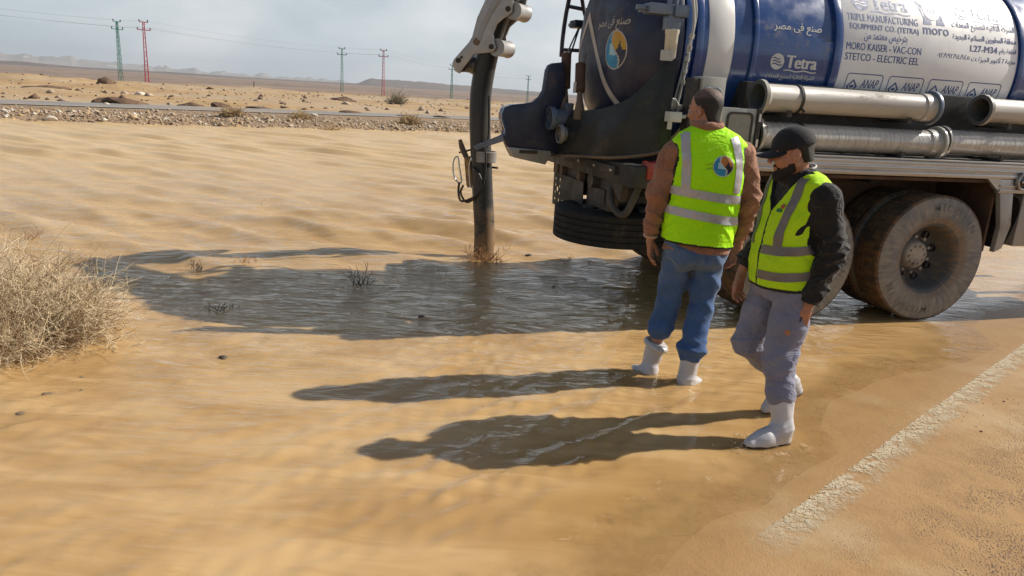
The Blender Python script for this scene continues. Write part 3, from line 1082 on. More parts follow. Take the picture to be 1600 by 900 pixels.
print_shape('tank_emblem', [(0, [(-0.245, y0), (-0.155, y0), (-0.165, y0 + 0.05), (-0.235, y0 + 0.05)]), (0, [(-0.235, y0 + 0.052), (-0.165, y0 + 0.052), (-0.21, y0 + 0.12), (-0.262, y0 + 0.15)]), (0, [(-0.262, y0 + 0.15), (-0.21, y0 + 0.12), (-0.215, y0 + 0.18), (-0.28, y0 + 0.235)])], tank_place, M_INK_B, tank)
print_shape('tank_emblem', [(0, [(-0.105, y0), (-0.015, y0), (-0.03, y0 + 0.05), (-0.10, y0 + 0.05)]), (0, [(-0.10, y0 + 0.052), (-0.03, y0 + 0.052), (-0.045, y0 + 0.15), (-0.07, y0 + 0.12)])], tank_place, M_INK_B, tank)
print_shape('tank_emblem', [(0, [(-0.135 + 0.082 * math.cos(k * 0.2618), y0 + 0.125 + 0.082 * math.sin(k * 0.2618)) for k in range(24)])], lambda x, y: on_tank(x, y, 0.0012), M_WHITE, tank)
lettering('tank_lettering', 'm', (-0.175, y0 + 0.11, -0.105, y0 + 0.15), lambda x, y: on_tank(x, y, 0.0024), M_INK_B, tank)
tank_text('moro', -0.255, 0.02, 2.445, 2.50, M_INK_B, 0.03)
tetra_mark(0.13, 2.605, 0.115, M_INK_B, M_WHITE)
tank_text(arabic('الشركة الثلاثية لتصنيع المعدات'), 0.06, 0.755, 2.50, 2.58, M_INK_B)
tank_text(arabic('منطقة المطورين الصناعية الجديدة'), 0.06, 0.76, 2.415, 2.475, M_INK_B, 0.02)
tank_text('L27-M34', 0.25, 0.55, 2.335, 2.39, M_INK_B, 0.02)
tank_text(arabic('قطعة رقم'), 0.57, 0.76, 2.325, 2.385, M_INK_B)
tank_text('٠١٢Λ٩٢Λ٤Λ٤٥', -0.10, 0.25, 2.265, 2.305, M_INK_B, 0.02)
tank_text(arabic('مدينة 7 أكتوبر الجيزة :ت')   # the two Arabic digits whose strokes the font overlaps are set in look-alike forms
          , 0.27, 0.76, 2.245, 2.31, M_INK_B, 0.02)


def round_rect(x0, y0, x1, y1, r, n=4):
    out = []
    for cx, cy, a in ((x1 - r, y1 - r, 0), (x0 + r, y1 - r, 90), (x0 + r, y0 + r, 180), (x1 - r, y0 + r, 270)):
        for i in range(n + 1):
            t = rad(a + 90 * i / n)
            out.append((cx + r * math.cos(t), cy + r * math.sin(t)))
    return out


def outline_shape(pts, w):
    n = len(pts); out = []
    cx = sum(p[0] for p in pts) / n; cy = sum(p[1] for p in pts) / n
    ins = []
    for i in range(n):
        a, b, c = pts[i - 1], pts[i], pts[(i + 1) % n]
        d = Vector((c[0] - a[0], c[1] - a[1])); d.normalize()
        ins.append((b[0] - (-d.y) * -w, b[1] - d.x * -w))
    for i in range(n):
        j = (i + 1) % n
        out.append((0, [pts[i], pts[j], ins[j], ins[i]]))
    return out


for k in range(4):
    u0 = -0.97 + 0.425 * k
    ya, yb = sz(1.85), sz(2.085)
    print_shape('tank_emblem', outline_shape(round_rect(u0, ya, u0 + 0.37, yb, 0.03), 0.008), tank_place, M_INK_B, tank)
    dcx, dcy = u0 + 0.075, yb - 0.11
    dm = [(dcx + 0.055, dcy), (dcx + 0.005, dcy + 0.062), (dcx - 0.055, dcy), (dcx - 0.005, dcy - 0.062)]
    print_shape('tank_emblem', outline_shape(dm, 0.018), tank_place, M_INK_B, tank)
    print_shape('tank_emblem', [(0, [(dcx - 0.015, dcy - 0.012), (dcx + 0.02, dcy - 0.004), (dcx + 0.015, dcy + 0.014), (dcx - 0.02, dcy + 0.006)])], tank_place, M_INK_B, tank)
    lettering('tank_lettering', 'ANAP', (u0 + 0.16, yb - 0.115, u0 + 0.335, yb - 0.045), tank_place, M_INK_B, tank, 0.01, 0.25)
    print_shape('tank_emblem', [(0, [(u0 + 0.17, yb - 0.155), (u0 + 0.32, yb - 0.155), (u0 + 0.32, yb - 0.145), (u0 + 0.17, yb - 0.145)])], tank_place, M_INK_B, tank)

# ------------------------------------------------------------------ wheels
WR = 0.56


def tyre_profile(w, r=WR):
    h = w / 2
    rim = 0.305
    side = [(-h * 0.72, rim), (-h * 0.86, rim + 0.02), (-h * 0.99, rim + 0.07), (-h * 1.0, r - 0.12), (-h * 0.955, r - 0.055), (-h * 0.90, r - 0.02), (-h * 0.86, r - 0.006)]
    tread = [(-h * 0.82, r)]
    for g in (-0.52, -0.18, 0.18, 0.52):
        tread += [(h * (g - 0.05), r), (h * (g - 0.035), r - 0.014), (h * (g + 0.035), r - 0.014), (h * (g + 0.05), r)]
    tread += [(h * 0.82, r)]
    p = side + tread + [(-a, b) for a, b in side[::-1]]
    mis = []
    for i in range(len(p) - 1):
        rr_ = min(p[i][1], p[i + 1][1])
        mis.append(1 if rr_ > r - 0.03 else 0)
    return p, mis


def tyre_bm(w=0.31):
    bm = B()
    p, mis = tyre_profile(w)
    add_lathe(bm, p, (0, 0, 0), 'y', 72, mis=mis)
    bmesh.ops.recalc_face_normals(bm, faces=bm.faces[:])
    return bm


def rim_bm(dish, hubz):
    """dish: depth of the disc behind the outer face of the tyre"""
    bm = B()
    add_lathe(bm, [(-0.125, 0.318), (-0.118, 0.30), (-0.10, 0.287), (-0.06, 0.278), (dish - 0.05, 0.262), (dish - 0.01, 0.235), (dish, 0.20), (dish - 0.012, 0.135), (dish - 0.02, 0.02)], (0, 0, 0), 'y', 56)
    add_lathe(bm, [(dish, 0.25), (0.13, 0.27), (0.14, 0.31)], (0, 0, 0), 'y', 40)
    return bm


def make_wheel(parent, inner=True):
    w = empty('wheel')
    w.parent = parent
    obj('tyre', tyre_bm(), [M_TYRE_S, M_TYRE_T], w, sharp=40)
    obj('rim', rim_bm(0.10, 0.0), M_RIM, w, sharp=40)
    bm = B()
    for k in range(8):
        a = 2 * math.pi * k / 8 + 0.2
        add_lathe(bm, [(0.055, 0.03), (0.084, 0.035)], (0.205 * math.cos(a), 0, 0.205 * math.sin(a)), 'y', 10)
        bm.faces.ensure_lookup_table()
    obj('hand_hole', bm, M_DARK, w)
    bm = B()
    add_lathe(bm, [(0.10, 0.14), (0.06, 0.128), (0.035, 0.12), (0.024, 0.106), (0.02, 0.07), (0.02, 0.03), (0.024, 0.001)], (0, 0, 0), 'y', 32)
    for k in range(10):
        a = 2 * math.pi * k / 10
        add_lathe(bm, [(0.022, 0.011), (0.006, 0.011), (0.004, 0.001)], (0.083 * math.cos(a), 0, 0.083 * math.sin(a)), 'y', 6)
        add_lathe(bm, [(0.09, 0.016), (0.055, 0.016), (0.05, 0.001)], (0.165 * math.cos(a + .3), 0, 0.165 * math.sin(a + .3)), 'y', 6)
    obj('hub', bm, mat('dusty_hub', (0.44, 0.39, 0.33), (0.34, 0.30, 0.25), 9, 0.7, dirt=(0.14, 0.09, 0.06), dirt_amt=0.3, bump=0.15), w, sharp=40)
    return w


wheel0 = make_wheel(truck)
# raised lettering on the outer tyre wall
bm = B()
word = 'MICHELIN'
for rot in (rad(62), rad(238)):
    for k, ch in enumerate(word):
        t, a_, b_, c_, d_ = text_mesh(ch, 0.01)
        ang = rot - (k - 3.5) * rad(8.6)
        sc = 0.062 / 0.7
        for v in t.verts:
            x = (v.co.x - (a_ + b_) / 2) * sc; y = v.co.y * sc
            v.co = Vector((x, 0, y + 0.43))
        t.transform(Matrix.Rotation(-(ang - math.pi / 2), 4, 'Y'))
        for v in t.verts:
            v.co.y = -0.157
        merge(bm, t)
obj('tyre_lettering', bm, mat('pale_tyre_lettering', (0.22, 0.205, 0.185), (0.13, 0.125, 0.12), 30, 0.8), wheel0)['kind'] = 'stuff'
AX = (-0.09, -1.455)
wheel0.location = (AX[0], 0.157, WR + 0.0)
for (u, v, flip) in ((AX[1], 0.157, 0), (AX[0], 0.505, 0), (AX[1], 0.505, 0), (AX[0], 2.343, 1), (AX[1], 2.343, 1), (AX[0], 1.995, 1), (AX[1], 1.995, 1)):
    w = copy_tree(wheel0, truck, (u, v, WR))
    w.rotation_euler = (0, rng.uniform(0, 6.28), math.pi if flip else 0)
wheel0.rotation_euler = (0, rad(-4), 0)

# spare tyre lying flat under the tail
sp = empty('spare_wheel'); sp.parent = truck; sp.location = (-2.6, 1.2, 0.645); sp.rotation_euler = (rad(90), 0, 0)
obj('tyre', tyre_bm(0.315), [M_TYRE_K, M_TYRE_K], sp, sharp=40)
obj('rim', rim_bm(0.10, 0), M_DARK, sp, sharp=40)
bm = B()
add_box(bm, (-2.72, 1.16, 0.7), (-2.66, 1.24, 1.2)); add_box(bm, (-2.5, 1.16, 0.7), (-2.44, 1.24, 1.2)); add_box(bm, (-2.8, 1.1, 0.81), (-2.4, 1.3, 0.85))
obj('spare_wheel_carrier', bm, M_DARK, truck)

# ------------------------------------------------------------------ chassis
bm = B()
for v in (0.82, 1.52):
    add_box(bm, (-2.75, v, 0.88), (3.6, v + 0.08, 1.16), 0.01)
for u in (-2.5, -1.9, -0.8, 0.3, 1.4, 2.6):
    add_box(bm, (u, 0.9, 0.92), (u + 0.1, 1.52, 1.12))
obj('chassis_frame', bm, M_DARK, truck, sharp=35)
bm = B()
for u in AX:
    add_tube(bm, [(u, 0.3, WR), (u, 2.1, WR)], 0.085, 14)
    add_lathe(bm, [(-0.22, 0.05), (-0.17, 0.16), (0, 0.22), (0.17, 0.16), (0.22, 0.05)], (u, 1.2, WR), 'x', 20)
    for v in (0.78, 1.6):
        add_box(bm, (u - 0.5, v, WR + 0.09), (u + 0.5, v + 0.09, WR + 0.2), 0.02)
obj('axle', bm, M_MUDSTEEL, truck, sharp=40)
bm = B()
for u in (-2.1, -1.3, -0.4, 0.6, 1.7):
    for v in (0.6, 1.8):
        add_box(bm, (u - 0.06, v - 0.12, 1.16), (u + 0.06, v + 0.12, 1.72), 0.01)
obj('tank_saddle', bm, M_DARK, truck, sharp=35)
# closed underbody trough that carries the pipes
bm = B()
add_box(bm, (-1.96, 0.30, 1.425), (3.4, 0.62, 1.955), 0.012)
obj('pipe_locker', bm, M_DARK, truck, sharp=35)
bm = B()
add_box(bm, (-1.96, 1.78, 1.425), (3.4, 2.36, 1.9), 0.012)
obj('side_locker', bm, M_NAVY_D, truck, sharp=35)

# aluminium side rail, ribbed
bm = B()
add_box(bm, (-2.45, 0.0, 1.275), (3.4, 0.05, 1.405), 0.006)
for z0_, z1_ in ((1.284, 1.312), (1.335, 1.352), (1.37, 1.398)):
    add_box(bm, (-2.45, -0.012, z0_), (3.4, 0.01, z1_), 0.004)
add_box(bm, (-2.45, -0.03, 1.408), (3.4, 0.34, 1.422), 0.004)
rail = obj('side_rail', bm, M_ALU, truck, sharp=35)
bm = B()
add_box(bm, (-2.45, 2.35, 1.275), (3.4, 2.40, 1.405), 0.006)
obj('side_rail', bm, M_ALU, truck, sharp=35)
# lower rail and hanging strut in front of the wheels
bm = B()
add_box(bm, (0.47, 0.002, 1.155), (3.4, 0.048, 1.273), 0.005)
add_box(bm, (0.47, -0.010, 1.168), (3.4, 0.01, 1.19), 0.003); add_box(bm, (0.47, -0.010, 1.21), (3.4, 0.01, 1.225), 0.003)
add_prism(bm, [(0.33, 0.004, 1.275), (0.47, 0.004, 1.275), (0.47, 0.004, 1.17)], (0, 0.04, 0))
obj('skirt_panel', bm, M_ALU, truck, sharp=35)
bm = B()
add_prism(bm, [(0.50, 0.006, 1.155), (0.645, 0.006, 1.155), (0.70, 0.006, 0.87), (0.655, 0.006, 0.66), (0.575, 0.006, 0.625), (0.585, 0.006, 0.86)], (0, 0.05, 0), bev=0.004)
obj('strut', bm, M_STEEL, truck, sharp=35)
bm = B()
pts = smooth_path([(0.66, 0, 1.14), (0.80, 0, 1.10), (0.83, 0, 0.95), (0.76, 0, 0.72), (0.70, 0, 0.64)], 5)
for a, b in zip(pts[:-1], pts[1:]):
    add_prism(bm, [(a.x, 0.07, a.z), (a.x, 0.72, a.z), (b.x, 0.72, b.z), (b.x, 0.07, b.z)], (0.006, 0, 0.004))
obj('mud_flap', bm, M_DARK, truck)
bm = B()
add_box(bm, (0.86, 0.08, 0.66), (2.6, 0.7, 1.15), 0.03)
obj('fuel_tank', bm, M_STEEL, truck, sharp=35)
bm = B()
add_lathe(bm, [(0.0, 0.078), (-0.03, 0.078), (-0.036, 0.07), (-0.03, 0.06), (-0.01, 0.058)], (0.70, -0.008, 1.262), 'y', 32)
port = obj('round_lamp', bm, M_ALU, truck, sharp=40)
bm = B()
add_lathe(bm, [(-0.012, 0.06), (-0.016, 0.04), (-0.018, 0.001)], (0.70, -0.008, 1.262), 'y', 24)
obj('lens', bm, M_BLACKGL, port, sharp=60)
bm = B()
for dx_ in (-0.016, 0.012):
    add_lathe(bm, [(-0.02, 0.012), (-0.026, 0.008), (-0.027, 0.001)], (0.70 + dx_, -0.01, 1.258), 'y', 12)
obj('bulb', bm, M_CHROME, port, sharp=60)
# rusty wheel housing behind the wheels
bm = B()
add_box(bm, (-2.2, 0.70, 0.62), (0.55, 0.725, 1.40))
add_box(bm, (0.50, 0.07, 0.62), (0.525, 0.70, 1.27))
add_box(bm, (-2.2, 0.06, 1.235), (0.52, 0.70, 1.262))
obj('wheel_housing', bm, M_RUST, truck)

# ------------------------------------------------------------------ tail: bumper, shield, spout, plates
bm = B()
add_box(bm, (-2.95, 0.12, 1.10), (-2.62, 2.28, 1.27), 0.015)
add_box(bm, (-2.99, 0.4, 1.17), (-2.95, 2.2, 1.24), 0.006)
bumper = obj('rear_bumper', bm, M_DARK, truck, sharp=35)
bm = B()
for v in (0.45, 0.82, 1.2, 1.58, 1.95):
    add_lathe(bm, [(-3.004, 0.001), (-3.004, 0.011), (-2.985, 0.014)], (0, v, 1.205), 'x', 8)
obj('bumper_bolts', bm, M_CHROME, bumper)
bm = B()
add_box(bm, (-2.84, 0.10, 1.17), (-2.72, 0.22, 1.305), 0.012)
add_box(bm, (-2.72, 0.11, 1.16), (-2.60, 0.30, 1.30), 0.01)
obj('tail_lamp', bm, M_RED, truck, sharp=35)

# dark rubber shield bowed round the foot of the door
bot = smooth_path([(-2.66, 0.12, 1.42), (-2.80, 0.20, 1.36), (-2.98, 0.48, 1.305), (-3.08, 0.95, 1.27), (-3.12, 1.36, 1.235), (-3.13, 1.74, 1.205)], 6)
top = smooth_path([(-2.66, 0.14, 2.06), (-2.74, 0.20, 2.04), (-2.90, 0.36, 1.80), (-3.0, 0.62, 1.69), (-3.07, 0.88, 1.655), (-3.10, 1.20, 1.63)], 6)
bm = B()
rows = []
for i in range(9):
    t = i / 8
    bow = math.sin(t * math.pi) * 0.03
    rows.append([bm.verts.new(a.lerp(b, t) + Vector((-bow + 0.006 * math.sin(k * 0.7 + t * 5), -bow * 0.4, 0))) for k, (a, b) in enumerate(zip(bot, top))])
for a, b in zip(rows[:-1], rows[1:]):
    for j in range(len(a) - 1):
        bm.faces.new((a[j], a[j + 1], b[j + 1], b[j]))
bmesh.ops.solidify(bm, geom=bm.faces[:], thickness=0.012)
bmesh.ops.recalc_face_normals(bm, faces=bm.faces[:])
shield = obj('splash_shield', bm, M_SHIELD, truck, sharp=50)
bm = B()
add_tube(bm, [p + Vector((-0.012, -0.012, -0.004)) for p in bot], 0.014, 8)
obj('shield_lip', bm, M_MUDSTEEL, shield, sharp=60)
bm = B()
add_box(bm, (-2.80, 0.165, 2.055), (-2.70, 0.175, 2.13), 0.003)
obj('shield_tab', bm, M_PANEL, shield)

# the discharge spout: a trough with a tall back, pushed out behind the door
prof = [(-3.12, 2.05), (-3.22, 2.035), (-3.255, 2.015), (-3.275, 1.97), (-3.29, 1.80), (-3.32, 1.74), (-3.38, 1.69), (-3.48, 1.668), (-3.60, 1.652), (-3.655, 1.63), (-3.675, 1.58), (-3.675, 1.53),
        (-3.655, 1.47), (-3.64, 1.43), (-3.645, 1.38), (-3.615, 1.30), (-3.58, 1.265), (-3.05, 1.235), (-3.05, 1.70), (-3.09, 1.78)]
bm = B()
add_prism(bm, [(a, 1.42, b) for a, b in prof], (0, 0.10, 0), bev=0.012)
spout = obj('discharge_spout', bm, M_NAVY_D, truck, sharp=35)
bm = B()
for (a, b), (c, d) in zip(prof[7:14], prof[8:15]):
    add_prism(bm, [(a, 1.41, b), (a, 1.53, b), (c, 1.53, d), (c, 1.41, d)], (0.014, 0, 0.006))
obj('spout_edge', bm, M_NAVY, spout)
bm = B()
add_prism(bm, [(-3.60, 1.39, 1.285), (-3.545, 1.39, 1.195), (-3.245, 1.39, 1.14), (-3.20, 1.39, 1.225), (-3.20, 1.39, 1.265), (-3.58, 1.39, 1.285)], (0, 0.16, 0), bev=0.006)
obj('spout_tray', bm, M_STEEL, spout, sharp=35)
bm = B()
add_box(bm, (-3.50, 1.382, 1.235), (-3.33, 1.388, 1.265), 0.002)
obj('tray_slot', bm, M_DARK, spout)
bm = B()
add_prism(bm, [(-3.64, 1.45, 1.40), (-3.68, 1.46, 1.375), (-3.88, 1.55, 1.27), (-3.86, 1.55, 1.24), (-3.64, 1.45, 1.33)], (0, 0.03, 0))
obj('spout_arm', bm, M_BLUEG, spout)

# valves on the door
bm = B()
add_lathe(bm, [(-3.26, 0.085), (-3.262, 0.10), (-3.24, 0.103), (-3.215, 0.10), (-3.21, 0.082), (-2.9, 0.082)], (0, 1.33, 1.56), 'x', 32)
add_lathe(bm, [(-3.25, 0.084), (-3.0, 0.07), (-3.0, 0.001)], (0, 1.33, 1.56), 'x', 32)
add_box(bm, (-3.12, 1.28, 1.62), (-3.05, 1.38, 1.70), 0.01)
valve = obj('valve', bm, M_BLUEG, truck, sharp=40)
bm = B()
add_tube(bm, [(-3.24, 1.42, 1.56), (-3.26, 1.6, 1.55), (-3.27, 1.86, 1.535)], [0.014, 0.016, 0.008], 8)
obj('lever', bm, M_STEEL, valve, sharp=60)
bm = B()
add_lathe(bm, [(-3.19, 0.066), (-3.192, 0.082), (-3.16, 0.085), (-3.15, 0.066), (-2.9, 0.066)], (0, 1.24, 1.43), 'x', 28)
add_lathe(bm, [(-3.17, 0.066), (-3.0, 0.05), (-3.0, 0.001)], (0, 1.24, 1.43), 'x', 28)
obj('valve', bm, M_STEEL, truck, sharp=40)
# door rams
for (v0, z0_, v1, z1_) in ((1.56, 2.13, 1.40, 1.60), (1.17, 2.03, 1.02, 1.63)):
    bm = B()
    a = Vector((-3.06, v0, z0_)); b = Vector((-3.08, v0 * 0.4 + v1 * 0.6, z0_ * 0.42 + z1_ * 0.58)); c = Vector((-3.09, v1, z1_))
    add_tube(bm, [a, a.lerp(b, 0.98), b], [0.045, 0.045, 0.03], 14)
    ram = obj('door_ram', bm, M_RUST, truck, sharp=50)
    bm = B()
    add_tube(bm, [b, b.lerp(c, 0.5), c, c + Vector((0, 0, -0.06))], [0.022, 0.03, 0.05, 0.05], 12)
    obj('ram_rod', bm, M_MUDSTEEL, ram, sharp=50)
    bm = B()
    m_ = a.lerp(b, 0.85)
    add_box(bm, m_ + Vector((-0.05, -0.03, -0.045)), m_ + Vector((-0.044, 0.03, 0.045)))
    obj('ram_tag', bm, M_PANEL, ram)
# hinge gear at the far edge of the door
bm = B()
add_box(bm, (-2.86, 1.96, 2.40), (-2.72, 2.12, 2.47), 0.01); add_box(bm, (-2.76, 1.86, 2.33), (-2.60, 2.02, 2.55), 0.015)
add_tube(bm, [(-2.83, 2.18, 2.435), (-2.83, 1.95, 2.435)], 0.022, 10)
obj('door_clamp', bm, M_NAVY_D, truck, sharp=35)
bm = B()
add_tube(bm, smooth_path([(-2.80, 1.98, 2.42), (-2.9, 1.86, 2.2), (-2.96, 1.84, 2.0), (-3.02, 1.72, 1.82)], 5), 0.009, 6)
add_tube(bm, smooth_path([(-2.82, 1.92, 2.42), (-2.97, 1.74, 2.2), (-3.02, 1.58, 2.15)], 5), 0.008, 6)
add_tube(bm, smooth_path([(-2.70, 1.90, 2.98), (-2.80, 1.98, 2.76), (-2.76, 2.04, 2.6), (-2.72, 2.0, 2.46)], 5), 0.02, 8)
obj('control_cable', bm, M_RUBBER, truck, sharp=60)

# gear at the near edge of the door: clamp block, filter bowl, rods, hoses
bm = B()
add_box(bm, (-2.90, 0.22, 2.385), (-2.70, 0.34, 2.46), 0.008)
add_box(bm, (-2.70, 0.20, 2.375), (-2.585, 0.225, 2.46), 0.005); add_box(bm, (-2.70, 0.315, 2.375), (-2.585, 0.34, 2.46), 0.005); add_box(bm, (-2.605, 0.22, 2.375), (-2.585, 0.32, 2.46), 0.004)
add_box(bm, (-2.74, 0.225, 2.28), (-2.63, 0.32, 2.385), 0.01)
add_tube(bm, [(-2.98, 0.28, 2.425), (-2.90, 0.28, 2.425)], 0.02, 10); add_tube(bm, [(-2.96, 0.28, 2.40), (-2.90, 0.28, 2.40)], 0.012, 8)
add_tube(bm, [(-2.72, 0.27, 2.46), (-2.71, 0.26, 2.72)], 0.02, 10); add_tube(bm, [(-2.67, 0.27, 2.46), (-2.66, 0.26, 2.72)], 0.02, 10)
clampb = obj('door_clamp', bm, M_BLUEG, truck, sharp=35)
bm = B()
add_lathe(bm, [(2.065, 0.001), (2.068, 0.03), (2.085, 0.045), (2.25, 0.05), (2.262, 0.055), (2.285, 0.055), (2.29, 0.03)], (-2.685, 0.25, 0), 'z', 24)
obj('filter_bowl', bm, M_GLASS_W, truck, sharp=40)
bm = B()
add_tube(bm, [(-2.57, 0.20, 2.10), (-2.66, 0.16, 1.72)], 0.009, 8)
add_tube(bm, [(-2.55, 0.20, 2.22), (-2.56, 0.19, 2.10), (-2.63, 0.15, 1.72)], 0.011, 8)
for t in (0.0, 0.14, 0.28, 0.42, 0.56):
    p = Vector((-2.545, 0.195, 2.26)).lerp(Vector((-2.60, 0.17, 1.86)), t * 1.5)
    add_tube(bm, [p, p + Vector((-0.006, 0, -0.032))], 0.02, 10)
add_lathe(bm, [(-2.70, 0.001), (-2.69, 0.055), (-2.65, 0.05), (-2.62, 0.02)], (0, 0.16, 1.74), 'x', 16)
add_tube(bm, [(-2.66, 0.16, 1.74), (-2.56, 0.12, 1.72)], 0.014, 8)
add_tube(bm, [(-2.68, 0.16, 1.63), (-2.60, 0.13, 1.64)], 0.012, 8); add_tube(bm, [(-2.62, 0.14, 1.72), (-2.64, 0.14, 1.64)], 0.012, 8)
obj('linkage', bm, mat('pale_linkage', (0.40, 0.385, 0.35), (0.30, 0.28, 0.25), 12, 0.5, 0.3), truck, sharp=50)
bm = B()
add_tube(bm, smooth_path([(-2.60, 0.20, 2.62), (-2.565, 0.18, 2.44), (-2.555, 0.17, 2.3), (-2.57, 0.19, 2.12)], 6), 0.011, 8)
add_tube(bm, smooth_path([(-2.57, 0.22, 2.62), (-2.535, 0.19, 2.42), (-2.545, 0.19, 2.25)], 6), 0.009, 8)
obj('air_line', bm, M_PANEL, truck, sharp=60)

# gauge box, hatch and junction box at the near corner
bm = B()
add_box(bm, (-2.53, -0.02, 1.45), (-2.335, 0.13, 1.955), 0.006)
gb = obj('gauge_box', bm, M_PANEL, truck, sharp=35)
for u in (-2.488, -2.408):
    bm = B()
    add_lathe(bm, [(0.0, 0.038), (-0.014, 0.038), (-0.016, 0.033), (-0.01, 0.031)], (u, -0.02, 1.845), 'y', 28)
    g = obj('gauge', bm, M_CHROME, gb, sharp=40)
    g['label'] = 'round dial gauge at the left' if u < -2.44 else 'round dial gauge at the right'
bm = B()
for u in (-2.488, -2.408):
    add_lathe(bm, [(-0.011, 0.031), (-0.012, 0.001)], (u, -0.02, 1.845), 'y', 24)
obj('gauge_face', bm, mat('dial_glass', (0.30, 0.33, 0.33), (0.22, 0.25, 0.26), 20, 0.15), gb)
bm = B()
add_box(bm, (-2.60, 0.01, 1.45), (-2.535, 0.12, 1.94), 0.005)
obj('side_plate', bm, M_DARK, truck, sharp=35)
bm = B()
add_box(bm, (-2.325, 0.0, 1.43), (-1.985, 0.06, 1.745), 0.006)
pn = obj('control_panel', bm, M_PANEL, truck, sharp=35)
bm = B()
ro = round_rect(-2.285, 1.45, -2.06, 1.715, 0.04, 5); ri = round_rect(-2.27, 1.465, -2.075, 1.70, 0.032, 5)
for i in range(len(ro)):
    j = (i + 1) % len(ro)
    add_prism(bm, [(ro[i][0], -0.003, ro[i][1]), (ro[j][0], -0.003, ro[j][1]), (ri[j][0], -0.003, ri[j][1]), (ri[i][0], -0.003, ri[i][1])], (0, -0.012, 0))
obj('panel_seal', bm, M_DARK, pn)
bm = B()
add_prism(bm, [(x, -0.002, z) for x, z in ri], (0, -0.006, 0))
obj('panel_window', bm, mat('smoked_window', (0.22, 0.22, 0.21), (0.26, 0.25, 0.23), 6, 0.2, coat=0.3), pn, sharp=35)
bm = B()
add_box(bm, (-2.03, -0.02, 1.42), (-1.995, 0.02, 1.75), 0.003)
obj('panel_edge', bm, M_DARK, pn)
bm = B()
add_box(bm, (-2.022, -0.028, 1.65), (-2.003, -0.021, 1.71)); add_box(bm, (-2.022, -0.028, 1.46), (-2.003, -0.021, 1.52))
obj('panel_hinge', bm, M_CHROME, pn)
bm = B()
add_box(bm, (-2.74, 0.02, 1.615), (-2.645, 0.12, 1.69), 0.006)
add_tube(bm, [(-2.72, 0.06, 1.615), (-2.72, 0.06, 1.56)], 0.018, 10); add_tube(bm, [(-2.68, 0.05, 1.65), (-2.60, 0.05, 1.66)], 0.015, 8)
obj('junction_box', bm, mat('white_plastic', (0.55, 0.55, 0.53), (0.5, 0.5, 0.48), 6, 0.4), truck, sharp=35)

bm = B()
add_box(bm, (-2.60, 0.30, 0.96), (-2.54, 2.1, 1.42), 0.01); add_box(bm, (-2.86, 1.45, 0.86), (-2.78, 1.86, 1.1), 0.01)  # dark filler added so no bright gap shows through under the tail
obj('tail_gap_filler', bm, M_DARK, truck, sharp=35)

# plates and lumps below the bumper
def holed_plate(name, w, h, holes, thick, m, parent, Mx):
    cu = bpy.data.curves.new(name, 'CURVE'); cu.dimensions = '2D'; cu.fill_mode = 'BOTH'; cu.extrude = thick / 2
    def spl(pts):
        s_ = cu.splines.new('POLY'); s_.points.add(len(pts) - 1); s_.use_cyclic_u = True
        for p_, q_ in zip(s_.points, pts): p_.co = (q_[0], q_[1], 0, 1)
    spl(round_rect(0, 0, w, h, 0.02))
    for x, y, r in holes:
        spl([(x + r * math.cos(2 * math.pi * i / 12), y + r * math.sin(2 * math.pi * i / 12)) for i in range(12)])
    o = bpy.data.objects.new('t', cu); C.objects.link(o)
    dg = bpy.context.evaluated_depsgraph_get(); dg.update()
    me = bpy.data.meshes.new_from_object(o.evaluated_get(dg)); bpy.data.objects.remove(o); bpy.data.curves.remove(cu)
    me.transform(Mx)
    return link(name, me, m, parent)


# plate local x runs towards the near side (-y of the truck), y up
Mp = Matrix(((0, 0, 1, -2.9), (-1, 0, 0, 2.13), (0, 1, 0, 0.68), (0, 0, 0, 1)))
hl = [(0.06 + 0.12 * k, 0.06, 0.021) for k in range(6)] + [(x, y, 0.02) for x in (0.06, 0.19) for y in (0.13, 0.20, 0.265)] + [(0.125, 0.165, 0.03)]
holed_plate('number_plate_bracket', 0.86, 0.325, hl, 0.008, M_DARK, truck, Mp)
bm = B()
add_box(bm, (-2.9, 1.9, 0.99), (-2.84, 1.98, 1.1)); add_box(bm, (-2.92, 2.0, 1.0), (-2.8, 2.12, 1.1), 0.01); add_box(bm, (-2.9, 1.4, 0.99), (-2.84, 1.48, 1.1))
obj('bracket_arm', bm, M_MUDSTEEL, truck)
bm = B()
add_box(bm, (-2.88, 0.72, 0.82), (-2.78, 1.18, 1.1), 0.015)
add_box(bm, (-2.90, 0.78, 0.86), (-2.88, 1.02, 1.0), 0.004)
add_box(bm, (-2.87, 1.12, 0.72), (-2.83, 1.26, 1.08), 0.006)
add_tube(bm, [(-2.95, 1.0, 1.06), (-2.80, 1.0, 1.06)], 0.07, 16)
add_prism(bm, [(-2.9, 0.45, 0.95), (-2.9, 0.70, 1.1), (-2.9, 0.40, 1.1)], (0.06, 0, 0))
add_tube(bm, smooth_path([(-2.86, 0.7, 1.1), (-2.92, 0.55, 0.92), (-2.88, 0.36, 0.86), (-2.8, 0.3, 1.1)], 5), 0.03, 8)
obj('tow_gear', bm, mat('dusty_tow_gear', (0.075, 0.065, 0.057), (0.05, 0.045, 0.04), 6, 0.7, dirt=(0.15, 0.11, 0.08), dirt_amt=0.4, bump=0.2), truck, sharp=40)

# ------------------------------------------------------------------ hose and its boom (truck axes; the boom plane is upright and slants across)
Ti = Matrix.Translation((T0.x, T0.y, 0)) @ Matrix.Rotation(TA, 4, 'Z')
TiI = Ti.inverted()
HP = TiI @ Vector((-0.34, 8.06, 0.0))
HD = (TiI.to_3x3() @ Vector((0.9, -0.44, 0))).normalized()
HN = HD.cross(Vector((0, 0, 1)))


def bp(x, z, off=0.0):
    return HP + HD * x + Vector((0, 0, z)) + HN * off


